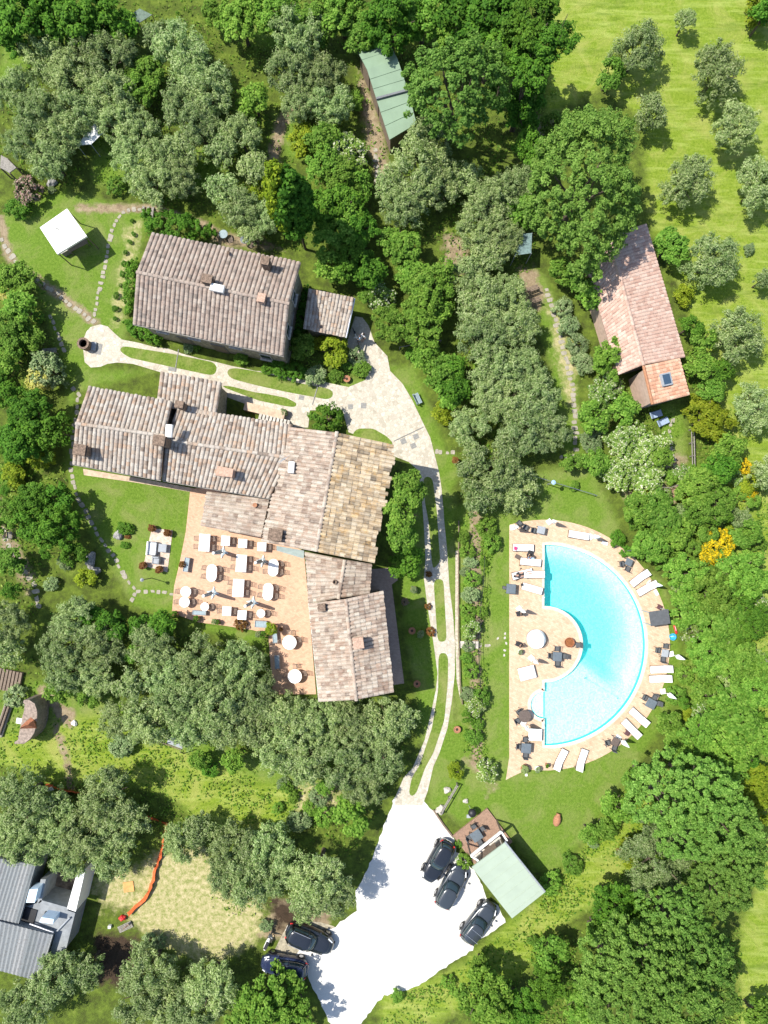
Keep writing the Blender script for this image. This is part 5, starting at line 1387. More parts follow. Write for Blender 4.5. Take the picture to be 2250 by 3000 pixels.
def cloth_table(name, lab, loc, rz, kind, sx, sy, group):
    t = thing(name, lab, 'table', loc, rz, group)
    mb = MB()
    if kind == 'rect': mb.bevbox(0, 0, .74, sx, sy, .05, .02)
    elif kind == 'round': mb.lathe([(sx / 2 - .01, .72), (sx / 2, .73), (sx / 2, .76), (sx / 2 - .01, .77)], n=28)
    else:
        ring = []
        n = 28
        for k in range(n):
            a = 6.28319 * k / n
            ring.append((sx / 2 * math.cos(a), (sy - sx) / 2 * (1 if math.sin(a) >= 0 else -1) + sx / 2 * math.sin(a)))
        mb.prism(ring, .72, .765)
    mb.build('tabletop', M['white'], t)
    if kind == 'round':
        MB().tube([(0, 0, .05), (0, 0, .72)], .045).build('pedestal', M['black'], t)
        mb = MB(); mb.box(0, 0, .03, .7, .07, .05); mb.box(0, 0, .03, .07, .7, .05); mb.build('base', M['black'], t)
    else:
        for a in (-1, 1):
            for b in (-1, 1): MB().tube([(a * sx * .36, b * sy * .36, .72), (a * sx * .38, b * sy * .38, 0)], .025, n=6).build('leg', M['black'], t)
    return t
Z0 = Vector((0, 0, .06))
def qs(k, x, y, z=0.0): return Q(k, x, y, z)
TG = 'white tables on the dining terrace'
TAB = [ # kind, zoom, x, y, sx, sy, angle, label, phrase, chairs (dx,dy in table axes; facing)
 ('rect', 1, 402, 626, .98, 1.56, 3, 'long white table standing by itself at the terrace corner below the low annex', 'the corner long table', 4),
 ('rect', 1, 630, 605, .8, .9, 3, 'square white table under the annex wall, the one close to the long corner table', 'the annex square table', 1),
 ('rect', 1, 815, 634, .8, .8, 3, 'square white table under the annex, middle of the row of three', 'the middle annex table', 1),
 ('rect', 1, 1022, 670, .8, .8, 3, 'square white table beside the pale glass awning, end of the annex row', 'the awning table', 1),
 ('rect', 1, 800, 850, .95, 1.55, 3, 'long white table with a closed parasol shadow falling across its end', 'the shaded long table', 4),
 ('rect', 1, 768, 1116, 1.0, 1.6, 3, 'long white table in the terrace centre between two oval tables', 'the central long table', 4),
 ('rect', 1, 643, 1366, .8, .82, 3, 'square white table on the lower terrace edge beside the russet bush, outer of two', 'the outer edge table', 2),
 ('rect', 1, 808, 1408, .8, .84, 3, 'square white table on the lower terrace edge, above the russet bush', 'the russet bush table', 1),
 ('oval', 1, 480, 953, .92, 1.55, 3, 'oval white table standing towards the lawn side of the terrace', 'the lawn oval table', 4),
 ('oval', 1, 1145, 896, .92, 1.55, 3, 'oval white table crossed by the shadow of a closed parasol', 'the shaded oval table', 4),
 ('oval', 1, 1088, 1156, .92, 1.55, 3, 'oval white table near the house wall, lower of the two there', 'the wall oval table', 4),
 ('round', 1, 200, 1156, .96, 0, 0, 'round white table at the lawn corner, upper of the touching pair', 'the upper corner round table', 2),
 ('round', 1, 186, 1268, .96, 0, 0, 'round white table at the lawn corner, lower of the touching pair', 'the lower corner round table', 2),
 ('round', 1, 405, 1318, .76, 0, 0, 'small round white table behind the pale trough on the lower edge', 'the trough round table', 1),
 ('round', 1, 1012, 1390, .76, 0, 0, 'small round white table beside the step to the lower terrace', 'the step round table', 1),
 ('round', 7, 598, 566, 1.27, 0, 0, 'big round white table alone in the sun on the lower terrace', 'the sunny big round table', 3),
 ('round', 7, 685, 1115, 1.25, 0, 0, 'big round white table partly under the olive branches on the lower terrace', 'the olive round table', 3),
]
SIDES = ['on its lawn side', 'on its house side']
for kind, k, x, y, sx, sy, an, lab, ph, nch in TAB:
    p = Q(k, x, y, .8); p.z = .06
    cloth_table({'rect': 'rectangular_table', 'oval': 'oval_table', 'round': 'round_table'}[kind], lab, p, rot(an), kind, sx, sy, TG)
    R = sx / 2 + .2
    lay = {4: [(-1, -.35), (-1, .35), (1, -.35), (1, .35)], 3: [(-1, 0), (1, .25), (0, 1)], 2: [(-1, 0), (1, 0)], 1: [(1, 0)]}[nch]
    for ci, (a, b) in enumerate(lay):
        if kind == 'round': off = Vector((a, b, 0)).normalized() * R
        else: off = Vector((a * R, b * sy * .7, 0))
        off = Matrix.Rotation(rot(an), 3, 'Z') @ off
        side = ('house-side' if a > 0 else 'lawn-side') if a else 'courtyard-side'
        ul = '' if nch < 4 else (' upper' if b > 0 else ' lower')
        f = math.atan2(-off.y, -off.x) if kind == 'round' else (math.pi if a > 0 else 0) + rot(an)
        chair(p + off, f + rng.uniform(-.25, .25), f'thin dark metal chair,{ul} {side} seat at {ph}', 'metal chairs on the dining terrace')
# closed terrace parasols with wing-like folds
def terrace_parasol():
    t = thing('closed_parasol', 'parasol', 'parasol', (0, 0, 0))
    mb = MB(); mb.box(0, 0, .075, 1.1, .07, .05, .0); mb.box(0, 0, .077, .07, 1.1, .05, .0); mb.build('cross_foot', M['whitep'], t)
    mb = MB(); mb.prism([(r * math.cos(math.pi / 4 * k), r * math.sin(math.pi / 4 * k)) for k, r in enumerate((.6, .26) * 4)], 0, .05); mb.build('base', M['bluegrey'], t)
    MB().tube([(0, 0, .05), (0, 0, 3.3)], .03).build('pole', M['lgrey'], t)
    mb = MB()
    rings = []
    for z, ro, ri in ((.55, .12, .1), (.7, .19, .14), (1.6, .18, .14), (2.6, .16, .12), (3.05, .13, .1), (3.15, .05, .04)):
        rings.append([((ro if k % 2 == 0 else ri) * math.cos(math.pi / 4 * k), (ro if k % 2 == 0 else ri) * math.sin(math.pi / 4 * k), z) for k in range(8)])
    mb.loft(rings); mb.build('folded_canopy', M['bluegrey'], t)
    MB().lathe([(.02, 3.14), (.12, 3.16), (.13, 3.22), (.04, 3.28)], n=10).build('finial', M['whitep'], t)
    return Kind(t)
tp = terrace_parasol()
for x, y, l in ((600, 727, 'closed blue-grey parasol between the long corner table and the annex tables'), (1030, 826, 'closed blue-grey parasol between a long table and the shaded oval table'), (498, 1166, 'closed blue-grey parasol beside the touching pair of round tables'), (925, 1270, 'closed blue-grey parasol between the central long table and the lower edge tables')):
    tp(Q(1, x, y) + Z0, rot(10), l, 'closed parasols on the dining terrace')
def trough(k, x, y, w, l, an, lab):
    t = thing('planter_trough', lab, 'planter', Q(k, x, y) + Z0, rot(an), 'pale rectangular troughs on the terrace')
    mb = MB()
    mb.box(0, -l / 2, .22, w, .04, .44); mb.box(0, l / 2, .22, w, .04, .44); mb.box(-w / 2, 0, .22, .04, l + .04, .44); mb.box(w / 2, 0, .22, .04, l + .04, .44); mb.box(0, 0, .03, w, l, .04)
    mb.build('trough_box', M['lgrey'], t)
    MB().bevbox(0, 0, .36, w - .05, l - .05, .04, .01).build('filling', M['bluegrey'], t)
trough(1, 222, 862, .42, 1.25, 8, 'pale trough standing at the lawn edge of the terrace beside a pot')
trough(1, 360, 1378, 1.2, .36, 3, 'pale trough on the lower terrace edge beside the small round table')
trough(1, 1020, 1500, 1.05, .55, 3, 'pale trough on the terrace edge beside the potted yellow-green tree')
trough(7, 372, 450, .4, 1.2, -5, 'pale trough in the sun below the potted yellow-green tree')
trough(7, 410, 870, .4, 1.15, -3, 'pale trough in the olive shade on the lower terrace')
def pot(loc, lab, r=.28, h=.45, plant=None, m='terra', ps=1.0, name='flower_pot'):
    t = thing(name, lab, 'pot', loc, 0, 'flower pots')
    MB().lathe([(r * .62, 0), (r * .95, h * .85), (r * 1.08, h * .86), (r * 1.08, h), (r * .9, h), (r * .85, h * .86)], n=16).build('pot_body', M[m], t)
    MB().lathe([(r * .84, h * .84), (.01, h * .88)], n=12).build('soil', M['soilm'], t)
    if plant:
        o = bpy.data.objects.new('plant', rng.choice(PR['round'])[2]); COL.objects.link(o); o.parent = t
        s = r * 1.25 * ps
        o.location = (0, 0, h + s * .5); o.scale = (s, s, s * .9)
        o.material_slots[0].link = 'OBJECT'; o.material_slots[0].material = M[plant]
    return t
for k, x, y, l, pl, r in ((1, 185, 860, 'terracotta pot with a russet plant beside the lawn-edge trough', 'red', .26), (1, 105, 1396, 'terracotta pot with a dark plant at the lower lawn corner of the terrace', 'dark', .3),
    (1, 335, 1440, 'terracotta pot with a dark plant below the lower-edge trough', 'dark', .24), (1, 525, 1470, 'small pot of silvery plant below the outer edge table', 'silver', .22), (1, 560, 1478, 'small dark-leaved pot below the outer edge table', 'dark', .2),
    (1, 1062, 1612, 'black-leaved pot between the lower lawn and the lower terrace', 'dark', .32), (1, 1112, 1535, 'small dark pot at the foot of the yellow-green potted tree', 'dark', .2), (1, 1240, 1555, 'small russet pot on the lower terrace beside the tree shadow', 'red', .16),
    (1, 1000, 1600, 'silvery pot on the low wall above the lower lawn', 'silver', .26)):
    pot(Q(k, x, y) + Z0, l, r, .4, pl)
for x, y, l, pl in ((1000, 106, 'russet pot at the upper terrace-far corner of the lawn seating patch', 'red'), (1100, 136, 'terracotta pot at the corner of the seating patch under the hedge shadow', 'red'), (942, 344, 'russet pot at the lower lawn corner of the seating patch', 'red'), (1046, 370, 'russet pot at the lower corner of the seating patch by the lantern', 'red')):
    pot(T(0, 2, x, y), l, .3, .42, pl)
for c, r, x, y, l, pl in ((0, 2, 490, 76, 'large terracotta pot beside the stepping stones and dark tree', None), (0, 2, 910, 726, 'terracotta pot in the shade below the lawn path', None), (1, 2, 1010, 766, 'pale terracotta pot on the shaded lawn, bigger of the two', None), (1, 2, 1066, 785, 'small silvery pot on the shaded lawn beside the larger one', 'silver'),
    (1, 2, 965, 580, 'pot of pinkish plant in the shade of the south wing', 'pink'), (1, 2, 1042, 1108, 'pale pot at the lower end of the shaded lawn strip', None), (1, 2, 1300, 1402, 'round pale pot standing on the grass beside the drive bend', None), (1, 1, 590, 802, 'pale pot among lavender at the courtyard bed', None),
    (1, 1, 190, 1022, 'pot with a white plant on the stair wall end', 'silver'), (1, 1, 1290, 1330, 'russet pot beside the stone path below the olives', 'red'), (0, 1, 385, 1090, 'terracotta pot among the dark bushes by the lawn path', None), (1, 2, 1022, 500, 'small pot on the sunlit square of lawn', 'silver'),
    (1, 2, 1375, 2030, 'dummy', None)):
    if l != 'dummy': pot(T(c, r, x, y), l, .3, .42, pl)
t = thing('terracotta_jar', 'tall terracotta jar lying on the open lawn below the pool', 'jar', Q(8, 1560, 320), rot(15))
mb = MB(); pr = [(.12, -.55), (.26, -.42), (.34, -.1), (.32, .2), (.2, .42), (.17, .5), (.22, .56)]
rings = [[(r * math.cos(6.28319 * k / 16), y, .33 + r * math.sin(6.28319 * k / 16)) for k in range(16)] for r, y in pr]
mb.loft(rings); mb.build('jar_body', M['terra'], t, smooth=True)
MB().lathe([(.1, 0), (.13, .01)], n=8).build('foot', M['terra'], t)
# lawn seating patch
pp = TP(0, 2, '985,105 1120,118 1085,390 930,348')
o = sheet('seating_patch', pp, .03, brickpave('patch brick', (.42, .28, .2), (.58, .5, .42), (.4, .34, .28), 3, .2), thick=.05)
def sofa(c, r, x, y, w, d, an, lab, m):
    t = thing('lawn_sofa', lab, 'sofa', T(c, r, x, y) + Vector((0, 0, .03)), rot(an))
    MB().bevbox(0, 0, .2, w, d, .32, .04).build('base', M['lgrey'], t)
    MB().bevbox(.06, 0, .42, w - .18, d - .16, .14, .05).build('cushion', M[m], t)
    MB().bevbox(-w / 2 + .08, 0, .5, .14, d, .5, .04).build('backrest', M[m], t)
    for s in (-1, 1): MB().bevbox(.02, s * (d / 2 - .05), .42, w - .1, .1, .25, .03).build('armrest', M['lgrey'], t)
sofa(0, 2, 996, 236, .85, 1.25, 5, 'white cushioned sofa on the small paved patch in the lawn', 'white')
sofa(0, 2, 1022, 312, .7, .65, 95, 'grey armchair at the lower end of the lawn seating patch', 'lgrey')
t = thing('low_table', 'low grey table facing the white sofa on the lawn patch', 'table', T(0, 2, 1063, 233) + Vector((0, 0, .03)), rot(5))
MB().bevbox(0, 0, .4, .75, .75, .05, .02).build('top', M['lgrey'], t)
for a in (-.32, .32):
    for b in (-.32, .32): MB().box(a, b, .19, .05, .05, .38).build('leg', M['lgrey'], t)
t = thing('lamp_post', 'slim black lantern post on the lawn below the seating patch', 'lamp post', T(0, 2, 985, 428))
MB().tube([(0, 0, 0), (0, 0, 2.2)], .035).build('post', M['black'], t)
MB().lathe([(.1, 2.2), (.14, 2.45), (.17, 2.47), (.03, 2.6)], n=8).build('lantern', M['lgrey'], t)
for x, y, l, pl, s in ((825, 108, 'low clipped dark green cushion shrub on the farmhouse lawn rockery', 'dark', 1.1), (818, 215, 'small dark shrub at the lower end of the lawn rockery', 'dark', .62), (832, 160, 'russet tuft between the rock and the cushion shrub', 'red', .4)):
    p = T(0, 2, x, y)
    t = thing('rockery_shrub', l, 'shrub', p)
    o = bpy.data.objects.new('crown', gb); COL.objects.link(o); o.parent = t; o.location = (0, 0, .25 * s); o.scale = (s * .85, s * .6, s * .5)
    o.material_slots[0].link = 'OBJECT'; o.material_slots[0].material = M[pl]
    MB().tube([(0, 0, 0), (0, 0, .3 * s)], .05).build('stem', M['bark'], t)
def boulder(loc, lab, s, m='rock', name='boulder', sq=(1, .8, .7)):
    g = random.Random(int(loc[0] * 97 + loc[1] * 31))
    bm = bmesh.new(); bmesh.ops.create_icosphere(bm, subdivisions=3, radius=1)
    for v in bm.verts: v.co *= 1 + .22 * math.sin(v.co.x * 3 + g.random()) * math.cos(v.co.y * 4.3) + g.uniform(-.06, .06)
    me = bpy.data.meshes.new(name); bm.to_mesh(me); bm.free(); me.materials.append(M[m])
    o = bpy.data.objects.new(name, me); COL.objects.link(o)
    o.location = Vector(loc) + Vector((0, 0, s * sq[2] * .4)); o.scale = (s * sq[0], s * sq[1], s * sq[2]); o.rotation_euler.z = g.uniform(0, 6)
    return tag(o, lab, 'rock')
boulder(T(0, 2, 772, 145), 'pale grey rock in the rockery on the farmhouse lawn', .5)
boulder(T(0, 2, 590, 312), 'long pale boulder beside the stepping stones and dark bushes', .75, 'rock', 'boulder', (.6, 1.1, .5))
boulder(T(0, 2, 628, 380), 'smaller pale boulder above the yellow-green bush', .45)
boulder(T(0, 2, 485, 1368), 'white boulder on the grass beside the stone barbecue track', .3, 'whitep')
boulder(Q(8, 300, 75), 'pale boulder on the grass above the black kettle barbecue', .25, 'stone')
boulder(T(1, 3, 1240, 140), 'pale boulder beside the rail fence', .35, 'stone')
boulder(T(1, 3, 1195, 265), 'mossy boulder at the car park end of the rail fence', .45, 'stone')
boulder(T(0, 0, 340, 1190), 'pale rock beside the pink flowering bush', .5)
# well on the upper loop
t = thing('well', 'round brown stone well head on the paved loop', 'well', T(0, 1, 566, 584))
MB().lathe([(.48, 0), (.48, .75), (.55, .78), (.55, .9), (.36, .9), (.34, .5)], n=20).build('well_wall', M['chim'], t)
MB().lathe([(.34, .6), (.01, .6)], n=14).build('water_disc', M['black'], t)
t = thing('stone_slab', 'pale blue-grey stone slab lying beside the well', 'slab', T(0, 1, 612, 588) + Vector((0, 0, .02)), rot(8))
MB().bevbox(0, 0, .1, .45, .8, .2, .03).build('slab_top', M['lgrey'], t)
MB().box(0, 0, .005, .4, .75, .03).build('bedding', M['slab'], t)
def bench(loc, rz, lab, m='woodg', L=1.3):
    t = thing('garden_bench', lab, 'bench', loc, rz)
    mb = MB()
    for k in range(4): mb.box(0, -.17 + .115 * k, .44, L, .09, .035)
    mb.build('seat', M[m], t)
    mb = MB()
    for k in range(3): mb.box(0, -.27 - .03 * k, .58 + .12 * k, L, .03, .09)
    mb.build('backrest', M[m], t)
    for s in (-1, 1):
        mb = MB(); mb.box(s * L * .45, .15, .22, .06, .06, .44); mb.box(s * L * .45, -.24, .42, .06, .06, .84); mb.build('leg', M[m], t)
bench(T(0, 1, 336, 622), rot(-5), 'small wooden bench above the round silver-gold bush')
bench(T(2, 1, 125, 222), rot(-20), 'brown wooden bench beside the upper end of the olive path, closer to the plane tree', 'wood', 1.1)
bench(T(2, 1, 130, 300), rot(-18), 'brown wooden bench below its twin on the olive path', 'wood', 1.3)
bench(T(1, 1, 1047, 930), rot(65), 'blue-grey painted bench on the grass beside the courtyard', 'bluegrey', 1.0)
bench(T(0, 2, 78, 150), rot(90), 'small grey bench by the stepping-stone path under the dark trees', 'woodg', .6)
bench(T(0, 0, 12, 250), rot(70), 'weathered bench at the photo edge near the meadow grass', 'woodg', 1.4)
bench(T(1, 3, 488, 75), rot(-38), 'pale wooden bench beside the yellow-green bush and olives', 'woodg', .9)
# upper farmhouse back terrace chairs
for x, y, l, m in ((1460, 1540, 'round blue-grey table behind the upper farmhouse', 'bluegrey'), (1595, 1575, 'dark round table behind the upper farmhouse', 'grey')):
    t = thing('round_table', l, 'table', T(0, 0, x, y))
    MB().lathe([(.38, .7), (.4, .71), (.4, .74), (.37, .75)], n=18).build('tabletop', M[m], t)
    MB().tube([(0, 0, 0), (0, 0, .7)], .04).build('pedestal', M['black'], t)
for x, y, a, l in ((1500, 1570, 200, 'dark chair between the two round tables behind the farmhouse'), (1640, 1605, 150, 'dark chair behind the farmhouse at the shaded end')):
    chair(T(0, 0, x, y), math.radians(a), l, 'chairs behind the upper farmhouse')
# ------------------------------------------------------------------ poolside
def lounger_proto():
    t = thing('sun_lounger', 'lounger', 'sun lounger', (0, 0, 0))   # head end at -x
    mb = MB()
    for s in (-1, 1): mb.box(0, s * .32, .27, 1.95, .05, .06)
    for x in (-.95, -.3, .3, .95): mb.box(x, 0, .27, .05, .62, .05)
    mb.build('frame', M['wood'], t)
    for sx in (-.8, .85):
        for sy in (-.32, .32): MB().box(sx, sy, .12, .06, .05, .25).build('leg', M['wood'], t)
    MB().bevbox(.32, 0, .345, 1.28, .62, .08, .03).build('mattress', M['white'], t)
    c, n = math.cos(.45), math.sin(.45)
    mb = MB()
    mb.box(0, 0, 0, .72, .62, .08, M=Matrix.Translation((-.63, 0, .5)) @ Matrix.Rotation(.45, 4, 'Y'))
    mb.build('backrest', M['white'], t)
    return Kind(t)
lounger = lounger_proto()
DZ = Vector((0, 0, .05))
LG = 'sun loungers round the pool'
for k, x, y, a, l in ((2, 400, 578, 2, 'white lounger with a pink towel at the upper corner of the pool deck'), (2, 520, 810, 6, 'white lounger with a pale blue towel beside the pool edge'), (2, 385, 1005, -13, 'white lounger with a person in black, beside the pool edge'), (2, 580, 1010, 0, 'white lounger drawn up to the straight pool edge beside the sunbather'),
    (2, 545, 1240, 16, 'white lounger with a dark bag at each end, by the pool corner'), (2, 1300, 375, 9, 'white lounger with wooden arms above the curved pool rim'),
    (5, 740, 850, -38, 'white lounger on the curved rim, upper of the pair below the grey dining set'), (5, 860, 1012, -30, 'white lounger on the curved rim beside the closed parasol'), (6, 1085, 335, -4, 'white lounger below the chequered table set on the outer rim, upper of two'), (6, 1070, 490, -3, 'white lounger on the outer rim, lower of the level pair'),
    (6, 725, 1110, 42, 'white lounger beside the dark cloth table, upper of the slanting pair'), (6, 600, 1295, 46, 'white lounger beside the brown stool, lower of the slanting pair'), (4, 1005, 1245, -62, 'white lounger at the bottom of the pool, closer to the straight edge'), (4, 1350, 1250, -70, 'white lounger with a blue towel at the bottom of the pool deck')):
    head_right = k in (5, 6) 
    rz = rot(a) + (math.pi if (k == 5 or (k == 6)) else 0)
    if k == 6 and a > 0: rz = rot(a) + math.pi
    lounger(Q(k, x, y, .35) * Vector((1, 1, 0)) + DZ if False else Vector((*Q(k, x, y, .35).xy, .05)), rz, l, LG)
def flat(name, lab, cat, k, x, y, w, d, h, an, m, z=.05, part='cloth'):
    t = thing(name, lab, cat, Vector((*Q(k, x, y, z).xy, z)), rot(an))
    MB().bevbox(0, 0, h / 2, w, d, h, min(h * .45, .02)).build(part, M[m], t)
    return t
flat('towel', 'bright pink towel bundle on the head of the uppermost pool lounger', 'towel', 2, 272, 588, .3, .3, .14, 20, 'opink', .58)
flat('towel', 'pale blue towel spread on the lounger beside the pool edge', 'towel', 2, 520, 765, .65, .4, .03, 12, 'towel', .39)
flat('towel', 'blue towel lying on the bottom lounger of the pool deck', 'towel', 4, 1345, 1250, .4, .35, .04, -40, 'towel', .39)
flat('bag', 'dark bag lying at the outer end of the lowest lounger by the straight edge', 'bag', 2, 382, 1176, .22, .22, .2, 0, 'dcloth', .56)
flat('bag', 'grey bag at the pool end of the lowest lounger', 'bag', 2, 705, 1285, .25, .6, .22, 18, 'grey2', .05)
flat('bag', 'dark rucksack on the deck beside the towelled lounger', 'bag', 2, 312, 728, .5, .35, .3, 30, 'wicker', .05)
for i, (x, y) in enumerate(((355, 860), (362, 918))):
    flat('sandal', ('dark sandal on the pool deck below the rucksack', 'second dark sandal, further from the rucksack')[i], 'sandal', 2, x, y, .2, .09, .06, -30, 'dcloth')
def pooltable(k, x, y, w, d, an, lab, m, chairs, group='grey dining tables round the pool', h=.73):
    p = Vector((*Q(k, x, y, h).xy, .05))
    t = thing('garden_table', lab, 'table', p, rot(an), group)
    MB().bevbox(0, 0, h, w, d, .05, .02).build('tabletop', M[m], t)
    for a in (-1, 1):
        for b in (-1, 1): MB().box(a * (w / 2 - .06), b * (d / 2 - .06), h / 2 - .02, .05, .05, h - .02).build('leg', M['grey2'], t)
    for cx, cy, f, cl in chairs:
        off = Matrix.Rotation(rot(an), 3, 'Z') @ Vector((cx, cy, 0))
        gchair(p + off, rot(an) + math.radians(f), cl, 'dark padded chairs round the pool')
    return t
def gchair_proto():
    t = thing('armchair', 'chair', 'chair', (0, 0, 0))
    MB().bevbox(0, 0, .42, .44, .44, .07, .02).build('seat', M['grey2'], t)
    mb = MB(); mb.box(0, 0, 0, .05, .44, .5, M=Matrix.Translation((-.24, 0, .66)) @ Matrix.Rotation(-.15, 4, 'Y')); mb.build('backrest', M['grey2'], t)
    for s in (-1, 1):
        mb = MB(); mb.tube([(-.2, s * .24, .6), (.18, s * .24, .6), (.2, s * .24, 0)], .018, n=5); mb.build('armrest', M['black'], t)
    for sx, sy in ((-.22, -.22), (-.22, .22)): MB().tube([(sx, sy, .42), (sx * 1.1, sy * 1.05, 0)], .018, n=5).build('leg', M['black'], t)
    return Kind(t)
gchair = gchair_proto()
pooltable(2, 692, 292, .72, .68, 12, 'pale grey square table at the top of the pool deck', 'lgrey', [(-.62, -.15, 0, 'padded chair tucked beside the pale grey table at the deck top')])
for x, y, a, l in ((320, 185, 40, 'dark chair in the olive shade at the deck corner, closer to the lawn'), (420, 250, -30, 'dark chair in the olive shade at the deck corner, closer to the grey table')):
    gchair(Vector((*Q(2, x, y).xy, .05)), math.radians(a), l, 'chairs in the deck corner')
pooltable(3, 955, 795, .82, .82, 4, 'dark grey square table on the pool peninsula', 'grey', [(.62, .05, 180, 'padded chair on the pool side of the peninsula table'), (0, .65, -90, 'padded chair on the upper side of the peninsula table'), (.1, -.66, 90, 'padded chair on the lower side of the peninsula table'), (-.55, 0, 0, 'padded chair on the lawn side of the peninsula table')])
pooltable(5, 565, 592, .62, .62, 24, 'dark grey square table on the upper curved rim', 'grey', [(-.42, -.35, 30, 'padded chair on the pool side of the upper rim table'), (.22, -.55, 90, 'padded chair below the upper rim table'), (-.3, .72, -60, 'padded chair above the upper rim table')])
pooltable(6, 1150, 75, .62, .66, 8, 'pale grey table beside the leaning parasol on the outer rim', 'lgrey', [(-.55, .15, 0, 'padded chair on the pool side of the pale outer table'), (0, -.6, 90, 'padded chair below the pale outer table'), (.1, .6, -90, 'padded chair above the pale outer table')])
pooltable(6, 925, 892, .88, .82, 28, 'dark cloth-covered table between two pairs of loungers', 'grey', [(-.6, .2, 0, 'padded chair on the pool side of the dark cloth table'), (.15, .66, -90, 'padded chair above the dark cloth table'), (.62, .3, 200, 'padded chair on the hedge side of the dark cloth table')])
pooltable(6, 345, 1508, .66, .72, 28, 'brown slatted table beside the closed parasol on the lower rim', 'wicker', [(-.45, -.45, 40, 'padded chair on the pool side of the brown slatted table'), (.3, -.55, 100, 'padded chair below the brown slatted table')])
pooltable(4, 450, 1062, .88, .86, 6, 'dark grey table with chairs at the lower deck corner', 'grey', [(-.62, 0, 0, 'padded chair on the lawn side of the corner table'), (-.1, .68, -90, 'padded chair above the corner table'), (.05, -.68, 90, 'padded chair below the corner table')])
t = thing('round_table', 'round brown woven table on the deck beside the pool bay', 'table', Vector((*Q(4, 428, 542, .73).xy, .05)))
MB().lathe([(.54, .7), (.56, .71), (.56, .74), (.54, .75)], n=24).build('tabletop', M['wicker'], t)
MB().lathe([(.3, 0), (.12, .3), (.12, .7)], n=14).build('pedestal', M['wicker'], t)
gchair(Vector((*Q(4, 318, 452).xy, .05)), math.radians(-50), 'woven chair above the round brown table', 'chairs at the round brown table')
gchair(Vector((*Q(4, 290, 592).xy, .05)), math.radians(30), 'woven chair on the lawn side of the round brown table', 'chairs at the round brown table')
t = thing('grey_daybed', 'grey square pavilion daybed straddling the lawn edge of the pool deck', 'daybed', Vector((*Q(2, 205, 1245, .7).xy, .05)), rot(4))
MB().bevbox(0, 0, .7, .85, .88, .1, .03).build('canopy', M['grey'], t)
for a in (-.38, .38):
    for b in (-.38, .38): MB().box(a, b, .33, .05, .05, .66).build('post', M['grey2'], t)
MB().bevbox(-.55, .05, .35, .3, .3, .5, .03).build('footstool', M['grey2'], t)
def daybed(k, x, y, w, d, an, lab):
    t = thing('white_daybed', lab, 'daybed', Vector((*Q(k, x, y, .4).xy, .05)), rot(an))
    MB().bevbox(0, 0, .16, w - .06, d - .06, .28, .03).build('base', M['wood'], t)
    MB().bevbox(0, 0, .39, w, d, .18, .06).build('mattress', M['white'], t)
    return t
daybed(3, 465, 1060, 1.5, 1.15, -14, 'white square daybed, slightly turned, on the pool peninsula')
daybed(4, 597, 842, 1.2, 1.05, 3, 'white square daybed beside the pool edge below the bay')
t = thing('round_daybed', 'round white daybed with a half-folded hood on the pool peninsula', 'daybed', Vector((*Q(3, 612, 508, .4).xy, .05)), rot(70))
MB().lathe([(.8, 0), (.84, .05), (.84, .34), (.8, .36)], n=32).build('base', M['lgrey'], t)
MB().lathe([(.78, .37), (.86, .4), (.86, .5), (.8, .54)], n=32).build('mattress', M['white'], t)
mb = MB()
for i, ti in enumerate((.15, .5)):
    pass
n = 16
prev = None
vs, fs = [], []
for j, tl in enumerate((0.25, .6, 1.0)):
    for i in range(n + 1):
        a = math.pi * i / n
        q = Vector((math.cos(a) * .86, 0, math.sin(a) * .8))
        vs.append((q.x, q.z * math.cos(tl) * 1.0, .5 + q.z * math.sin(tl)))
for j in range(2):
    for i in range(n): fs.append((j * (n + 1) + i, j * (n + 1) + i + 1, (j + 1) * (n + 1) + i + 1, (j + 1) * (n + 1) + i))
MB().add(vs, fs).build('hood', M['white'], t)
t = thing('fire_bowl', 'round rusty-brown fire bowl on the tip of the pool peninsula', 'fire bowl', Vector((*Q(3, 1130, 552).xy, .05)))
MB().lathe([(.22, 0), (.4, .2), (.45, .42), (.45, .46), (.4, .46), (.34, .36)], n=24).build('bowl', M['rust'], t)
MB().lathe([(.37, .39), (.01, .4)], n=16).build('ash', plain('rust ash', (.25, .09, .03), .9, .3, 10), t)
gchair(Vector((*Q(3, 1270, 592).xy, .05)), math.radians(180), 'lone chair at the very tip of the pool peninsula', 'chairs on the peninsula')
def pool_parasol():
    t = thing('closed_parasol', 'parasol', 'parasol', (0, 0, 0))
    MB().bevbox(0, 0, .05, .48, .48, .1, .03).build('base', M['whitep'], t)
    MB().tube([(0, 0, .1), (0, 0, 2.75)], .024).build('pole', M['whitep'], t)
    rings = []
    for z, r in ((1.25, .2), (1.5, .21), (2.0, .15), (2.5, .07), (2.7, .03)):
        rings.append([((r if k % 2 == 0 else r * .6) * math.cos(math.pi / 6 * k), (r if k % 2 == 0 else r * .6) * math.sin(math.pi / 6 * k), z) for k in range(12)])
    MB().loft(rings).build('folded_canopy', M['white'], t)
    return Kind(t)
ppar = pool_parasol()
for k, x, y, l in ((3, 335, 20, 'closed white parasol on the deck above the round daybed'), (3, 530, 815, 'closed white parasol between the round and the square daybed'), (4, 400, 650, 'closed white parasol beside the round woven table'), (5, 900, 935, 'closed white parasol behind the pair of loungers on the upper rim'),
    (6, 1245, 85, 'closed white parasol beside the pale outer table'), (6, 1112, 690, 'closed white parasol leaning over the hedge behind the level loungers'), (6, 385, 1440, 'closed white parasol beside the brown slatted table'), (2, 1490, 400, 'closed white parasol behind the top curved-rim lounger'), (2, 820, 160, 'closed white parasol at the deck top above the pale grey table'), (2, 228, 250, 'closed white parasol at the deck corner under the olive')):
    ppar(Q(k, x, y) + DZ, rng.uniform(0, 1), l, 'closed white parasols round the pool')
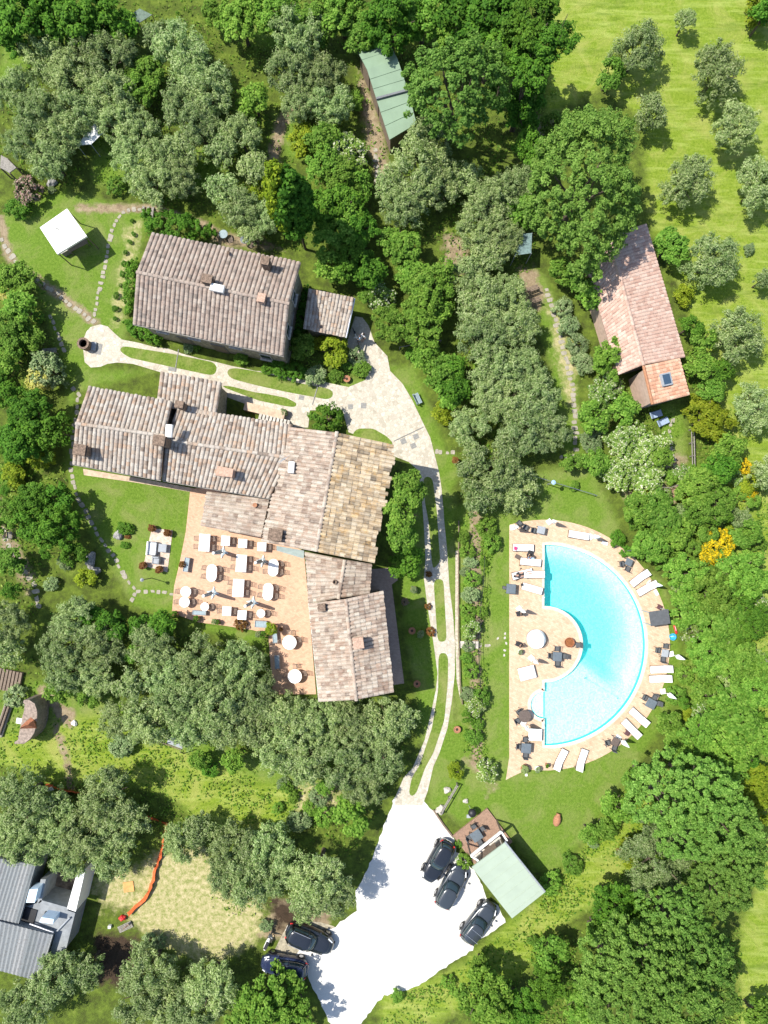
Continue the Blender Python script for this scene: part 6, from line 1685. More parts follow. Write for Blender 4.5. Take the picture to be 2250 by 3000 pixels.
t = thing('sun_canopy', 'big grey square fabric canopy on the outer rim of the pool deck', 'canopy', Vector((*Q(5, 1060, 1490, 1.9).xy, .05)), rot(-8))
W5, D5 = 1.75, 1.28
mb = MB(); mb.bevbox(0, 0, 1.9, W5, D5, .06, .02); mb.build('fabric', M['grey2'], t)
for a in (-1, 1):
    for b in (-1, 1): MB().box(a * (W5 / 2 - .08), b * (D5 / 2 - .08), .94, .06, .06, 1.88).build('post', M['lgrey'], t)
for k, x, y, l in ((5, 1030, 1312, 'brown stool beside the big grey canopy'), (6, 512, 1348, 'brown stool beside the lower slanting lounger')):
    t = thing('brown_stool', l, 'stool', Q(k, x, y) + DZ, rot(30))
    MB().bevbox(0, 0, .38, .42, .42, .07, .02).build('seat', plain('brown stool wood', (.1, .045, .05), .7, .2, 9), t)
    for a in (-.16, .16):
        for b in (-.16, .16): MB().box(a, b, .17, .05, .05, .34).build('leg', M['wood'], t)
flat('white_mat', 'white mat lying on the curved pool rim', 'mat', 5, 1010, 1085, .55, .3, .05, 60, 'white', .05)
flat('white_towel', 'white towel heap at the upper curved rim beside the clipped bush', 'towel', 5, 175, 285, .55, .28, .1, 20, 'white', .05)
t = thing('blue_bucket', 'bright blue bucket on the grass behind the grey canopy', 'bucket', T(2, 2, 1030, 805))
MB().lathe([(.2, 0), (.3, .4), (.32, .42), (.27, .42), (.2, .1)], n=16).build('bucket_body', M['blue'], t)
MB().tube([(-.28, 0, .4), (0, .1, .62), (.28, 0, .4)], .015, n=5).build('bucket_handle', M['whitep'], t)
t = thing('red_float', 'red float board stuck in the grass behind the grey canopy', 'float', T(2, 2, 1056, 760), rot(75))
MB().bevbox(0, 0, .1, .8, .22, .12, .05).build('float_body', M['ored'], t)
MB().tube([(-.3, 0, .16), (-.1, 0, .22), (.1, 0, .16)], .02, n=5).build('grip', M['whitep'], t)
for k, x, y, l, pl, r in ((4, 410, 1362, 'pot with an olive-brown bush on the lower pool deck corner', 'olive', .34), (4, 620, 1372, 'pale pot with a silvery plant at the lower deck edge', 'silver', .24), (4, 772, 1315, 'small dark pot at the lower deck edge', 'dark', .16), (3, 340, 705, 'white pot standing beside the dark plant on the deck', 'silver', .2), (8, 280, 590, 'dummy', None, .2)):
    if l != 'dummy': pot(Q(k, x, y) + DZ, l, r, .4, pl, 'whitep' if 'white' in l or 'pale' in l else 'terra')
flat('footprint_lamp', 'round white lamp on the grass below the pool deck', 'lamp', 4, 450, 1490, .22, .22, .12, 0, 'whitep', 0, 'lamp_body')
t = thing('outdoor_shower', 'pole shower with a pale blue disc head on the lawn above the pool', 'shower', T(2, 1, 228, 1480))
MB().tube([(0, 0, 0), (0, 0, 2.2)], .04).build('pole', M['lgrey'], t)
MB().lathe([(.02, 2.2), (.18, 2.22), (.2, 2.26), (.05, 2.32)], n=20).build('shower_head', M['towel'], t)
t = thing('hand_rail', 'long dark sagging cable railing across the lawn above the pool', 'railing', T(2, 1, 345, 1490))
a, b_ = T(2, 1, 140, 1425, .9), T(2, 1, 552, 1552, .9)
MB().tube([a, (a + b_) / 2 - Vector((0, 0, .06)), b_], .03).build('rail', M['grey'], t, world=True)
for f in (0, .5, 1):
    q = lerp(a, b_, f); MB().tube([(q.x, q.y, 0), (q.x, q.y, .9)], .03).build('post', M['grey'], t, world=True)
# cabin deck set, kettle barbecue, rail fences
pooltable(8, 455, 560, .95, .9, -33, 'dark grey table with chairs on the timber cabin deck', 'grey', [(-.68, .1, 0, 'padded chair on the outer side of the deck table'), (.2, .7, -90, 'padded chair above the deck table'), (-.1, -.7, 90, 'padded chair below the deck table'), (.68, .1, 180, 'padded chair on the cabin side of the deck table')], 'tables at the cabin')
t = thing('kettle_barbecue', 'black domed kettle barbecue on the grass beside the timber deck', 'barbecue', Q(8, 378, 190))
MB().lathe([(.02, .5), (.25, .55), (.36, .75), (.37, .82), (.34, .98), (.2, 1.1), (.04, 1.14)], n=20).build('kettle', M['black'], t, smooth=True)
for k in range(3):
    a = 2.094 * k; MB().tube([(.2 * math.cos(a), .2 * math.sin(a), .6), (.38 * math.cos(a), .38 * math.sin(a), 0)], .02, n=5).build('leg', M['lgrey'], t)
MB().bevbox(-.3, -.35, .7, .35, .3, .04, .01).build('side_shelf', M['lgrey'], t)
def railfence(name, lab, pts, h, rails, m, post=.06, gap=1.6, r=.04):
    t = thing(name, lab, 'fence', pts[0])
    for a, b in zip(pts, pts[1:]):
        L = (b - a).length
        n = max(1, round(L / gap))
        for i in range(n): q = lerp(a, b, i / n); MB().box(q.x, q.y, h / 2, post, post, h).build('post', M[m], t, world=True)
    q = pts[-1]; MB().box(q.x, q.y, h / 2, post, post, h).build('post', M[m], t, world=True)
    for z in rails:
        MB().tube([p + Vector((0, 0, z)) for p in pts], r, n=6).build('rail', M[m], t, world=True)
    return t
railfence('rail_fence', 'short weathered two-rail fence on the grass at the car park entrance', TP(1, 3, '1195,275 1300,95'), .9, (.45, .85), 'woodg', .1, 1.5, .05)
railfence('rail_fence', 'long weathered rail fence beside the bungalow garden path', TP(2, 1, '1147,1130 1152,1300 1158,1560'), 1.0, (.5, .95), 'woodg', .09, 1.5, .05)
railfence('wire_fence', 'dark post fence along the pool lawn behind the flower bed', TP(1, 2, '1475,290 1465,480 1440,680 1437,900 1448,1120'), .9, (.45, .85), 'black', .06, 1.8, .018)
railfence('timber_edging', 'low timber rail along the drive and flower bed', TP(1, 2, '1312,60 1310,400 1312,780 1322,1100 1335,1240'), .3, (.25,), 'wood', .08, 2.0, .05)
railfence('picket_fence', 'low picket fence along the bungalow garden platform', TP(2, 1, '855,1500 1000,1505 1060,1485'), .9, (.85,), 'woodg', .06, .55, .03)
railfence('rail_fence', 'short dark rail under the shrubs beside the courtyard planting', TP(1, 1, '930,605 1050,580 1195,560'), .7, (.65,), 'woodg', .07, 1.2, .04)
t = thing('garden_platform', 'small timber platform at the foot of the blossoming shrubs', 'platform', T(2, 1, 980, 1530))
mb = MB(); A, B, D = T(2, 1, 860, 1520), T(2, 1, 1140, 1500), T(2, 1, 870, 1580)
for i in range(14): mb.prism(xy([A + (B - A) * (i / 14), A + (B - A) * ((i + .9) / 14), A + (B - A) * ((i + .9) / 14) + (D - A), A + (B - A) * (i / 14) + (D - A)]), 0, .14, rng.random())
mb.build('boards', M['deckw'], t, world=True)
MB().prism(xy([A, B, B + (D - A), D]), 0, .06).build('bearer', M['wood'], t, world=True)
def sleeper_steps(lab, pts, n, w, m='woodg', d=.22):
    t = thing('sleeper_steps', lab, 'steps', pts[0])
    for i in range(n):
        q = lerp(pts[0], pts[1], i / max(1, n - 1)); an = math.atan2(pts[1].y - pts[0].y, pts[1].x - pts[0].x)
        MB().box(q.x, q.y, .08 + .015 * i, d, w, .16 + .03 * i, an).build('step', M[m], t, world=True)
sleeper_steps('timber sleeper steps at the top end of the stepping-stone path above the farmhouse', [T(0, 0, 930, 1375), T(0, 0, 992, 1382)], 3, 1.0)
sleeper_steps('dark timber steps under the olives at the photo edge by the barbecue', [Q(10, -10, 150), Q(10, 340, 215)], 7, 1.9, 'wood')
sleeper_steps('brown timber steps between the blossoming shrubs and the pool lawn', [T(2, 1, 545, 1330), T(2, 1, 625, 1400)], 5, .9, 'wood')
t = thing('log_stack', 'stack of long weathered timbers beside the stone barbecue', 'timber', Q(10, 75, 820), rot(-72))
for i in range(3): MB().tube([(-1.5, -.28 + .28 * i, .14), (1.5, -.25 + .26 * i, .14)], .12, n=8).build('timber', M['woodg'], t)
for i in range(2): MB().tube([(-1.3, -.14 + .28 * i, .36), (1.4, -.14 + .28 * i, .36)], .11, n=8).build('timber', M['wood'], t)
# swing frame under the olives
t = thing('swing_seat', 'grey hanging seat on a dark frame below the big olives', 'swing', T(0, 2, 1130, 1470), rot(20))
MB().bevbox(.35, 0, .55, 1.5, .75, .08, .03).build('seat', M['lgrey'], t)
for s in (-1, 1):
    MB().tube([(-.95, s * .95, 0), (-.8, s * .2, 1.7)], .045, n=6).build('leg', M['wood'], t)
    MB().tube([(1.25, s * .95, 0), (1.2, s * .2, 1.7)], .045, n=6).build('leg', M['wood'], t)
MB().tube([(-.85, 0, 1.7), (1.25, 0, 1.7)], .05, n=6).build('top_bar', M['wood'], t)
# ------------------------------------------------------------------ orange barrier, pallet, board
def barrier(lab, pts, h=1.0):
    t = thing('mesh_barrier', lab, 'barrier', pts[0])
    mb = MB()
    g = random.Random(4)
    P = []
    for a, b in zip(pts, pts[1:]):
        n = max(2, int((b - a).length / .35))
        P += [lerp(a, b, i / n) for i in range(n)]
    P.append(pts[-1])
    q = [p + Vector((g.uniform(-.08, .08), g.uniform(-.08, .08), 0)) for p in P]
    top = [p + Vector((.32 + g.uniform(-.1, .1), g.uniform(-.12, .05), h * g.uniform(.55, .8))) for p in q]
    mid = [lerp(a, b, .5) + Vector((g.uniform(-.1, .1), g.uniform(-.1, .1), 0)) for a, b in zip(q, top)]
    n = len(q)
    vs = q + mid + top
    vs2 = [Vector(v) + Vector((.012, .006, 0)) for v in vs]
    fs = [(i, i + 1, n + i + 1, n + i) for i in range(n - 1)] + [(n + i, n + i + 1, 2 * n + i + 1, 2 * n + i) for i in range(n - 1)]
    mb.add(vs, fs); mb.add(vs2, [f[::-1] for f in fs])
    mb.build('mesh_net', M['orange'], t, world=True)
    for i in range(0, n, 6):
        MB().tube([q[i], q[i] + Vector((0, 0, h))], .02, n=5).build('stake', M['wood'], t, world=True)
barrier('orange safety mesh sagging along the dry field below the olives', TP(0, 3, '825,935 900,868 965,790 998,650 1040,530 1052,440 1075,352 930,298'), .6)
barrier('short orange safety mesh running in the shade above the barn', TP(0, 3, '535,152 430,140 290,98'), .8)
t = thing('wooden_pallet', 'pale wooden pallet with tools lying beside the orange mesh', 'pallet', T(0, 3, 815, 1025), rot(-25))
mb = MB()
for k in range(5): mb.box(0, -.24 + .12 * k, .12, 1.3, .09, .025)
mb.build('slat_top', M['woodg'], t)
for k in (-.55, 0, .55): MB().box(k, 0, .05, .1, .56, .1).build('bearer', M['woodg'], t)
t = thing('spade', 'brown spade resting on the pale pallet', 'spade', T(0, 3, 825, 1018) + Vector((0, 0, .16)), rot(-40))
MB().tube([(-.4, 0, .02), (.25, 0, .02)], .018, n=6).build('shaft', M['rust'], t)
MB().bevbox(.38, 0, .02, .28, .2, .02, .008).build('blade', M['black'], t)
t = thing('orange_board', 'orange plywood board lying in the weeds beside the barn yard', 'board', T(0, 3, 835, 768) , rot(-8))
MB().bevbox(0, 0, .06, .95, .9, .04, .015).build('panel', plain('orange plywood', (.55, .3, .1), .8, .12, 4), t)
MB().box(0, .2, .02, .9, .06, .04).build('batten', M['wood'], t)
t = thing('red_sack', 'crumpled red bundle at the lower end of the orange mesh', 'bundle', T(0, 3, 800, 965))
bm = bmesh.new(); bmesh.ops.create_icosphere(bm, subdivisions=3, radius=.3)
for v in bm.verts: v.co = Vector((v.co.x * 1.1, v.co.y * .8, max(0, v.co.z + .18) * .8)) * (1 + .18 * math.sin(v.co.x * 17) * math.cos(v.co.y * 13))
me = bpy.data.meshes.new('sack'); bm.to_mesh(me); bm.free(); me.materials.append(M['ored'])
o = bpy.data.objects.new('sack', me); COL.objects.link(o); o.parent = t
MB().tube([(.2, 0, .2), (.32, .05, .3)], .04, n=6).build('tie', M['dcloth'], t)
flat('white_bucket', 'small white bucket in the shade beside the pallet', 'bucket', 9, 1280, 835, .26, .26, .3, 0, 'whitep', 0, 'bucket_body')
t = thing('sign_board', 'small white sign board standing beside the short orange mesh', 'sign', T(0, 3, 353, 116), rot(-20))
mb = MB(); mb.box(0, 0, 0, .55, .4, .03, M=Matrix.Translation((0, 0, .8)) @ Matrix.Rotation(.5, 4, 'X')); mb.build('panel', M['whitep'], t)
MB().box(0, .05, .4, .06, .06, .8).build('post', M['wood'], t)
t = thing('plastic_crates', 'white plastic frame lying in the shade by the orange mesh', 'frame', T(0, 3, 955, 375), rot(20))
mb = MB()
for k in range(4): mb.tube([(-.3 + .2 * k, -.3, .05), (-.3 + .2 * k, .3, .2)], .025, n=5)
mb.build('bars', M['lgrey'], t)
MB().tube([(-.4, -.3, .05), (.4, -.3, .05)], .03, n=5).build('rail', M['lgrey'], t)

for x, y, a, l in ((930, 1028, -18, 'blue-grey lounger on the grass behind the bungalow, closer to the pink wall'), (975, 1076, -24, 'blue-grey lounger on the grass behind the bungalow, closer to the stone path')):
    t = thing('sun_lounger', l, 'sun lounger', T(2, 1, x, y), rot(a), 'loungers behind the bungalow')
    MB().bevbox(0, 0, .32, .95, .6, .08, .03).build('mattress', M['lblue'], t)
    mb = MB(); mb.box(0, 0, 0, .5, .6, .07, M=Matrix.Translation((-.55, 0, .5)) @ Matrix.Rotation(.75, 4, 'Y')); mb.build('backrest', M['lblue'], t)
    for sx in (-.4, .42):
        for sy in (-.26, .26): MB().box(sx, sy, .14, .05, .05, .28).build('leg', M['black'], t)

t = thing('float_rope', 'thin dark float rope across the shallow end of the pool', 'rope', T(2, 2, 580, 1140, -.05))
MB().tube([T(2, 2, 465, 1075, -.06), T(2, 2, 575, 1140, -.06), T(2, 2, 690, 1208, -.06)], .012, n=5).build('rope', M['thin'], t, world=True)
for x, y in ((470, 1078), (478, 1076), (684, 1208)): MB().lathe([(.02, -.1), (.06, -.06), (.02, -.02)], T(2, 2, x, y).x, T(2, 2, x, y).y, 8).build('float', M['grey'], t, world=True)
# ================================================================== CARS
def sup(x0, x1, w, z, n=3.2, k=36, nose=.0):
    cx, a = (x0 + x1) / 2, (x1 - x0) / 2
    r = []
    for i in range(k):
        t = 6.28319 * i / k
        c, s = math.cos(t), math.sin(t)
        x = cx + a * math.copysign(abs(c) ** (2 / n), c)
        y = w / 2 * math.copysign(abs(s) ** (2 / n), s)
        f = max(0, (x - cx) / a)
        y *= 1 - nose * f ** 3
        r.append((x, y, z))
    return r
def car(lab, loc, heading, L, Wd, Ht, paint, kind, group='cars parked at the gravel lot', rails=False, bars=False):
    t = thing('parked_car', lab, 'car', loc, heading, group)
    h = L / 2
    sh = .92 if kind != 'suv' else 1.0
    e = 3.3
    rings = [sup(-h * .93, h * .92, Wd * .86, .2, e), sup(-h * .985, h * .98, Wd * .97, .36, e, nose=.08), sup(-h, h, Wd, .55, e, nose=.12), sup(-h * .995, h * .985, Wd * .995, .7, e, nose=.14), sup(-h * .975, h * .95, Wd * .965, sh - .1, e, nose=.16), sup(-h * .95, h * .9, Wd * .91, sh - .02, e, nose=.18), sup(-h * .9, h * .82, Wd * .8, sh + .02, e, nose=.18), sup(-h * .7, h * .6, Wd * .5, sh + .03, e)]
    MB().loft(rings).build('body', M[paint], t, smooth=True)
    # bonnet with a raised centre
    MB().loft([sup(h * .12, h * .86, Wd * .8, sh - .03, e, nose=.2), sup(h * .14, h * .8, Wd * .7, sh + .045, e, nose=.22), sup(h * .16, h * .7, Wd * .45, sh + .075, e), sup(h * .2, h * .5, Wd * .2, sh + .08, e)]).build('bonnet', M[paint], t, smooth=True)
    rear = -h * (.93 if kind != 'sedan' else .62)
    front = h * .36
    MB().loft([sup(rear, front, Wd * .87, sh - .02, 3.4), sup(rear + .1, front - .28, Wd * .82, sh + (Ht - sh) * .45, 3.4), sup(rear + .3, front - .68, Wd * .71, Ht - .06, 3.4)]).build('glasshouse', M['glass'], t, smooth=True)
    MB().loft([sup(rear + .24, front - .64, Wd * .735, Ht - .075, 3.4), sup(rear + .28, front - .7, Wd * .7, Ht - .02, 3.4), sup(rear + .42, front - .86, Wd * .58, Ht + .02, 3.4), sup(rear + .7, front - 1.15, Wd * .3, Ht + .035, 3.4)]).build('roof', M[paint], t, smooth=True)
    for s in (-1, 1):
        MB().tube([(front - .16, s * Wd * .37, sh), (front - .8, s * Wd * .31, Ht - .04)], .035, n=6).build('pillar', M[paint], t)
        MB().tube([(rear + .12, s * Wd * .37, sh), (rear + .38, s * Wd * .31, Ht - .05)], .06, n=6).build('pillar', M[paint], t)
        MB().tube([(-h * .12, s * Wd * .435, sh), (-h * .14, s * Wd * .37, Ht - .04)], .035, n=6).build('pillar', M[paint], t)
        mb = MB(); mb.bevbox(front - .12, s * (Wd / 2 + .07), sh + .06, .16, .2, .14, .03); mb.build('mirror', M[paint], t)
        mb = MB()
        hp = [(h * .68, s * Wd * .4, sh - .05), (h * .87, s * Wd * .29, sh - .12)]
        mb.tube(hp, .06, .05, n=8); mb.build('headlight', M['lamp'], t)
        mb = MB(); mb.tube([(-h * .84, s * Wd * .405, sh), (-h * .92, s * Wd * .33, sh - .12)], .06, n=7); mb.build('tail_light', M['ored'], t)
        if rails: MB().tube([(rear + .45, s * Wd * .33, Ht + .04), (front - .85, s * Wd * .33, Ht + .04)], .022, n=6).build('roof_rail', M['chrome'], t)
        for x in (-h * .6, h * .6):
            y = s * (Wd / 2 - .1)
            def disc(r, w): return [[(x + rr * math.cos(6.28319 * k / 20), y + yy, .33 + rr * math.sin(6.28319 * k / 20)) for k in range(20)] for rr, yy in ((r - .03, -w / 2), (r, -w / 2 + .03), (r, w / 2 - .03), (r - .03, w / 2))]
            wh = MB().loft(disc(.33, .22)).build('wheel', M['rubber'], t)
            MB().loft(disc(.21, .235)).build('rim', M['rim'], wh)
            ar = MB(); ar.tube([(x + .4 * math.cos(a), s * (Wd / 2 - .015), .33 + .4 * math.sin(a)) for a in np.linspace(0, math.pi, 9)], .035, n=5); ar.build('wheel_arch', M['black'], t)
    if bars:
        for x in (rear + .75, rear + 1.45): MB().tube([(x, -Wd * .38, Ht + .07), (x, Wd * .38, Ht + .07)], .022, n=6).build('roof_bar', M['chrome'], t)
    mb = MB(); mb.bevbox(h * .97, 0, .5, .08, Wd * .55, .22, .03); mb.build('grille', M['black'], t)
    MB().box(-h * .995, 0, .62, .02, .5, .11).build('number_plate', M['whitep'], t)
    MB().tube([(front - .05, Wd * .3, sh + .02), (front - .1, -Wd * .1, sh + .04)], .012, n=4).build('wiper', M['black'], t)
    return t
def cpos(c, r, a, b, h=.8):
    p, q = T(c, r, *a, h), T(c, r, *b, h)
    m = (p + q) / 2; m.z = .012
    return m, math.atan2(q.y - p.y, q.x - p.x), (q - p).length
m, hd, L = cpos(1, 3, (1240, 500), (1120, 715)); car('black hatchback with red tail lights parked closest to the timber deck', m, hd, 4.05, 1.75, 1.5, 'paint', 'hatch')
m, hd, L = cpos(1, 3, (1205, 885), (1325, 660)); car('graphite hatchback with a white-lit nose in the middle of the parked row', m, hd, 4.1, 1.76, 1.5, 'paintg', 'hatch')
m, hd, L = cpos(1, 3, (1365, 1105), (1520, 905)); car('dark estate car with two bright roof bars beside the grassy bank', m, hd, 4.15, 1.74, 1.5, 'paintg', 'hatch', bars=True)
m, hd, L = cpos(1, 3, (215, 1050), (480, 1165)); car('black off-road car with silver roof rails on the dusty end of the lot', m, hd, 4.5, 1.86, 1.7, 'paint', 'suv', rails=True)
m, hd, L = cpos(1, 3, (300, 1310), (70, 1270)); car('dark blue car half hidden beneath the leafy tree below the lot', m, hd, 4.3, 1.76, 1.48, 'paintb', 'hatch')
# scooter at the bushes
t = thing('white_scooter', 'small white motor scooter at the weeds beside the black off-road car', 'scooter', Q(11, 270, 530), rot(-65))
MB().loft([sup(-.75, .2, .26, .35, 3), sup(-.8, .25, .34, .55, 3), sup(-.75, .1, .3, .75, 3)]).build('body', M['whitep'], t)
MB().bevbox(-.3, 0, .8, .7, .26, .1, .04).build('seat', M['dcloth'], t)
MB().loft([[(.42, -.17, .25), (.48, -.17, .25), (.48, .17, .25), (.42, .17, .25)], [(.55, -.2, .9), (.6, -.2, .9), (.6, .2, .9), (.55, .2, .9)]]).build('leg_shield', M['whitep'], t)
MB().tube([(.55, -.32, 1.02), (.6, 0, .98), (.55, .32, 1.02)], .025, n=6).build('handlebar', M['black'], t)
for x in (-.6, .68):
    w = MB().loft([[(x + r * math.cos(6.28319 * k / 16), y, .22 + r * math.sin(6.28319 * k / 16)) for k in range(16)] for r, y in ((.19, -.05), (.22, -.03), (.22, .03), (.19, .05))]).build('wheel', M['rubber'], t)
t = thing('sawn_board', 'tan sawn board lying beside the white scooter', 'board', Q(11, 315, 545), rot(-70))
MB().bevbox(0, 0, .1, .7, .2, .05, .015).build('plank_body', plain('sawn pine', (.55, .42, .25), .8, .1, 6), t)
MB().box(.1, 0, .04, .08, .3, .08).build('block', M['wood'], t)
# ================================================================== PEOPLE
def person(lab, loc, rz, pose, top, bottom, hairm='hair', scale=1.0):
    """skin-grown body; pose gives joint positions in metres, facing +x"""
    J = dict(pose)
    t = thing('person', lab, 'person', loc, rz)
    names = list(J)
    bm = bmesh.new()
    sk = bm.verts.layers.skin.verify()
    V = {}
    RAD = dict(pelvis=(.15, .12), waist=(.135, .1), chest=(.17, .115), neck=(.055, .055), chin=(.075, .07), head=(.088, .1), crown=(.06, .07))
    for n_ in names:
        v = bm.verts.new(Vector(J[n_])); V[n_] = v
        key = n_[:-1] if n_[-1] in 'LR' else n_
        r = RAD.get(n_) or {'shoulder': (.06, .06), 'elbow': (.042, .042), 'wrist': (.028, .028), 'palm': (.036, .02), 'hip': (.092, .092), 'knee': (.058, .058), 'ankle': (.042, .042), 'heel': (.042, .042), 'toe': (.04, .03)}[key]
        v[sk].radius = r
    V['pelvis'][sk].use_root = True
    E = [('pelvis', 'waist'), ('waist', 'chest'), ('chest', 'neck'), ('neck', 'chin'), ('chin', 'head'), ('head', 'crown')]
    for s in 'LR': E += [('chest', 'shoulder' + s), ('shoulder' + s, 'elbow' + s), ('elbow' + s, 'wrist' + s), ('wrist' + s, 'palm' + s), ('pelvis', 'hip' + s), ('hip' + s, 'knee' + s), ('knee' + s, 'ankle' + s), ('ankle' + s, 'toe' + s)]
    for a, b in E: bm.edges.new((V[a], V[b]))
    for s in 'LR':                                       # five short bent fingers from each palm
        w, p = Vector(J['wrist' + s]), Vector(J['palm' + s])
        d = (p - w).normalized(); sd = d.orthogonal().normalized(); dn = d.cross(sd)
        for i, ln in enumerate((.075, .085, .08, .062, .055)):
            o = sd * (.027 - .018 * i) if i < 4 else sd * .035 - d * .045
            dd = d if i < 4 else (d + sd * 1.2).normalized()
            a = bm.verts.new(p + o + dd * ln * .5); a[sk].radius = (.009, .009)
            b = bm.verts.new(p + o + (dd + dn * .5).normalized() * ln); b[sk].radius = (.008, .008)
            bm.edges.new((V['palm' + s], a)); bm.edges.new((a, b))
    me = bpy.data.meshes.new('tmp'); bm.to_mesh(me); bm.free()
    tmp = bpy.data.objects.new('tmp', me); COL.objects.link(tmp)
    tmp.modifiers.new('s', 'SKIN'); sm = tmp.modifiers.new('d', 'SUBSURF'); sm.levels = sm.render_levels = 1
    dg = bpy.context.evaluated_depsgraph_get(); dg.update()
    body = bpy.data.meshes.new_from_object(tmp.evaluated_get(dg)); body.name = 'body'
    bpy.data.objects.remove(tmp)
    body.materials.clear()
    for m_ in (M['skin'], M[top], M[bottom]): body.materials.append(m_)
    segs = []
    for a, b in E:
        s_ = 1 if {a, b} <= {'waist', 'chest'} or a == 'chest' and 'shoulder' in b or a.startswith('shoulder') else 2 if a in ('pelvis',) or a.startswith('hip') else 0
        if bottom == 'jean' and a.startswith('knee'): s_ = 2
        segs.append((Vector(J[a]), Vector(J[b]), s_))
    for f in body.polygons:
        c = f.center; best = (9, 0)
        for a, b, s_ in segs:
            u = max(0, min(1, (c - a).dot(b - a) / max(1e-6, (b - a).length_squared)))
            best = min(best, ((c - a - (b - a) * u).length, s_))
        f.material_index = best[1]; f.use_smooth = True
    o = bpy.data.objects.new('body', body); COL.objects.link(o); o.parent = t
    hd, cr, ck = Vector(J['head']), Vector(J['crown']), Vector(J['chin'])
    up = (cr - ck).normalized()
    fw = Vector(J.get('_f', (1, 0, 0))) if '_f' in J else (Vector((1, 0, 0)) - up * up.x).normalized() if abs(up.x) < .9 else Vector((0, 0, 1))
    sd = up.cross(fw).normalized(); fw = sd.cross(up)
    B = Matrix((fw, sd, up)).transposed().to_4x4()
    def ball(nm, off, r, sc, m_):
        b_ = bmesh.new(); bmesh.ops.create_uvsphere(b_, u_segments=12, v_segments=8, radius=r)
        for v in b_.verts: v.co = Vector((v.co.x * sc[0], v.co.y * sc[1], v.co.z * sc[2])) + Vector(off)
        q = bpy.data.meshes.new(nm); b_.to_mesh(q); b_.free(); q.materials.append(M[m_])
        for f in q.polygons: f.use_smooth = True
        k = bpy.data.objects.new(nm, q); COL.objects.link(k); k.parent = t
        k.matrix_local = Matrix.Translation(hd) @ B
    ball('hair', (-.022, 0, .04), .108, (1.0, .95, .9), hairm)
    for s in (-1, 1):
        ball('eye', (.088, s * .033, .012), .012, (.6, 1, .8), 'black')
        ball('ear', (0, s * .095, 0), .026, (.6, .35, 1), 'skin')
    ball('nose', (.1, 0, -.02), .017, (1, .7, 1.2), 'skin')
    ball('mouth', (.088, 0, -.062), .016, (.5, 1.4, .35), 'opink')
    t.scale = (scale,) * 3
    return t
def stand(sp=.1, arm=.25, step=.18):
    J = dict(pelvis=(0, 0, .95), waist=(.01, 0, 1.1), chest=(0, 0, 1.32), neck=(0, 0, 1.48), chin=(.02, 0, 1.55), head=(.015, 0, 1.64), crown=(.01, 0, 1.71))
    for s, q in (('L', 1), ('R', -1)):
        f = step * q
        J.update({'shoulder' + s: (0, q * .17, 1.42), 'elbow' + s: (-.03 - f * .4, q * .23, 1.14), 'wrist' + s: (arm - f * .3, q * .22, .98), 'palm' + s: (arm + .08 - f * .3, q * .21, .94), 'hip' + s: (0, q * .09, .88), 'knee' + s: (.04 + f * .5, q * .1, .5), 'ankle' + s: (f, q * .1, .08), 'toe' + s: (f + .17, q * .11, .03)})
    return J
def lie(z=.5, hx=-.65):
    J = dict(pelvis=(0, 0, z), waist=(-.15, 0, z + .03), chest=(-.36, 0, z + .12), neck=(-.51, 0, z + .2), chin=(-.57, 0, z + .25), head=(-.65, 0, z + .29), crown=(-.72, 0, z + .33))
    for s, q in (('L', 1), ('R', -1)):
        J.update({'shoulder' + s: (-.44, q * .17, z + .15), 'elbow' + s: (-.2, q * .25, z + .03), 'wrist' + s: (.02, q * .2, z + .08), 'palm' + s: (.1, q * .18, z + .09), 'hip' + s: (.07, q * .09, z), 'knee' + s: (.46, q * .11, z + (.1 if q > 0 else 0)), 'ankle' + s: (.85, q * .1, z - .02), 'toe' + s: (.9, q * .12, z + .12)})
    return J
def sit():
    J = dict(pelvis=(0, 0, .52), waist=(.02, 0, .66), chest=(.08, 0, .87), neck=(.12, 0, 1.02), chin=(.16, 0, 1.08), head=(.16, 0, 1.17), crown=(.15, 0, 1.24))
    for s, q in (('L', 1), ('R', -1)):
        J.update({'shoulder' + s: (.09, q * .17, .97), 'elbow' + s: (.16, q * .23, .72), 'wrist' + s: (.36, q * .14, .62), 'palm' + s: (.43, q * .12, .6), 'hip' + s: (.03, q * .09, .5), 'knee' + s: (.44, q * .12, .52), 'ankle' + s: (.44, q * .12, .09), 'toe' + s: (.6, q * .13, .04)})
    return J
def bend():
    J = dict(pelvis=(0, 0, .9), waist=(.12, 0, 1.0), chest=(.34, 0, 1.08), neck=(.5, 0, 1.08), chin=(.57, 0, 1.07), head=(.66, 0, 1.08), crown=(.73, 0, 1.1))
    for s, q in (('L', 1), ('R', -1)):
        J.update({'shoulder' + s: (.42, q * .18, 1.06), 'elbow' + s: (.5, q * .22, .78), 'wrist' + s: (.66, q * .14, .6), 'palm' + s: (.72, q * .12, .55), 'hip' + s: (-.02, q * .09, .85), 'knee' + s: (.02 - q * .12, q * .12, .47), 'ankle' + s: (-.1 - q * .2, q * .12, .08), 'toe' + s: (.06 - q * .2, q * .13, .03)})
    return J
person('person in a loose white shirt and dark shorts walking by the small tiled shed', Q(12, 720, 1290) + Vector((0, 0, .02)), math.radians(-150), stand(), 'white', 'dcloth')
person('person in white standing beside the white bicycle by the small shed', Q(12, 640, 1330) + Vector((0, 0, .02)), math.radians(150), stand(step=.05, arm=.3), 'towel', 'white')
person('person in a red top and grey trousers bending over the dark dug earth', Q(9, 1125, 1330), math.radians(58), bend(), 'ored', 'jean')
person('sunbather in black lying on the lounger beside the pool edge', Vector((*Q(2, 370, 1008, .4).xy, .05)), rot(-13), lie(), 'dcloth', 'dcloth')
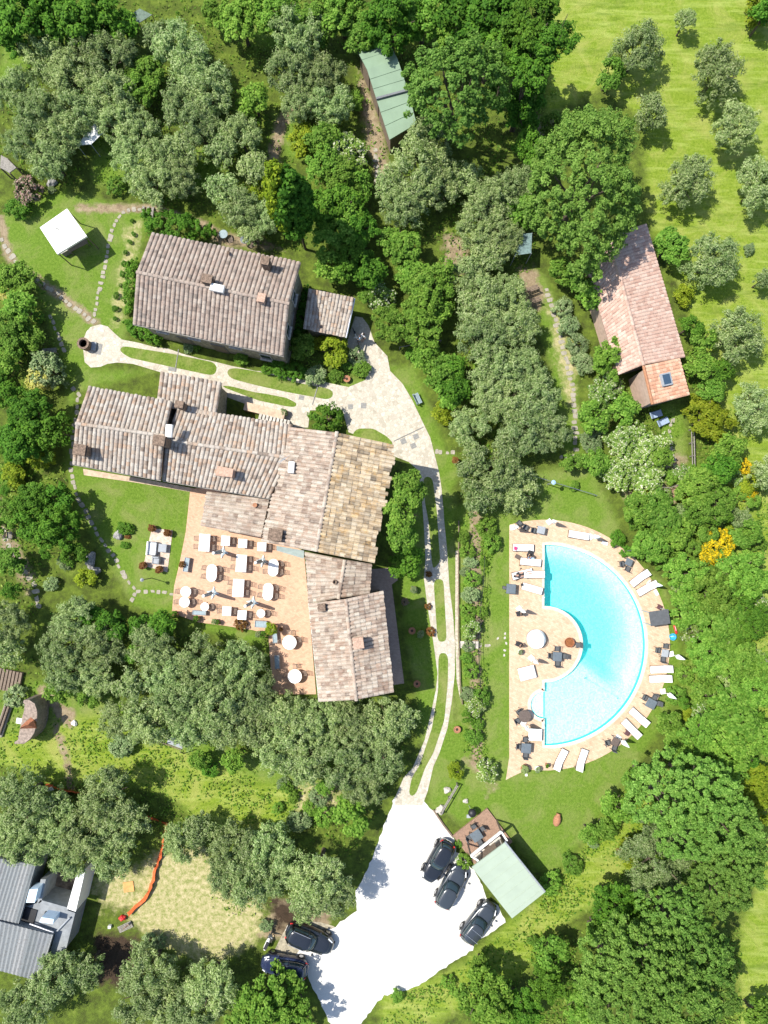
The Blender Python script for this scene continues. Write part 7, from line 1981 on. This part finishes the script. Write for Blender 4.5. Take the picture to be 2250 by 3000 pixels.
person('person in dark clothes sitting on the end of a lounger above the blue towel', Vector((*Q(2, 490, 672, .4).xy, .05)), math.radians(-100), sit(), 'dcloth', 'dcloth')
person('person in dark clothes seated on the deck above the round daybed', Vector((*Q(3, 315, 85).xy, .05)), math.radians(20), sit(), 'dcloth', 'dcloth')
person('person in black seated at the lawn edge of the deck beside the round daybed', Vector((*Q(3, 305, 575).xy, .05)), math.radians(-20), sit(), 'dcloth', 'dcloth')
for k, x, y, a, l in ((2, 500, 655, 80, 'low dark stool beneath the person above the blue towel'), (3, 312, 88, 20, 'low dark stool beneath the person above the round daybed'), (3, 302, 578, -20, 'low dark stool beneath the person at the lawn edge')):
    t = thing('low_stool', l, 'stool', Vector((*Q(k, x, y).xy, .05)), math.radians(a))
    MB().bevbox(0, 0, .37, .42, .42, .06, .02).build('seat', M['dcloth'], t)
    for sx in (-.17, .17):
        for sy in (-.17, .17): MB().box(sx, sy, .17, .04, .04, .34).build('leg', M['black'], t)
t = thing('white_bicycle', 'white bicycle standing in the shed shadow beside the walkers', 'bicycle', Q(12, 520, 1230) + Vector((0, 0, .02)), rot(70))
for x in (-.5, .5):
    w = MB()
    w.tube([(x + .32 * math.cos(a), 0, .34 + .32 * math.sin(a)) for a in np.linspace(0, 6.2832, 25)], .022, n=6)
    wo = w.build('wheel', M['rubber'], t)
    sp = MB()
    for a in np.linspace(0, 3.1416, 7)[:-1]: sp.tube([(x + .3 * math.cos(a), 0, .34 + .3 * math.sin(a)), (x - .3 * math.cos(a), 0, .34 - .3 * math.sin(a))], .004, n=4)
    sp.build('spokes', M['chrome'], wo)
fr = MB()
for a, b in (((-.5, 0, .34), (-.05, 0, .32)), ((-.05, 0, .32), (-.18, 0, .85)), ((-.18, 0, .8), (.36, 0, .82)), ((-.05, 0, .32), (.38, 0, .74)), ((-.5, 0, .34), (-.17, 0, .78)), ((.5, 0, .34), (.35, 0, .95))): fr.tube([a, b], .03, n=6)
fr.build('frame', M['whitep'], t)
MB().tube([(.28, -.3, 1.0), (.36, 0, .96), (.28, .3, 1.0)], .022, n=6).build('handlebar', M['whitep'], t)
MB().bevbox(-.2, 0, .9, .26, .15, .06, .02).build('saddle', M['dcloth'], t)
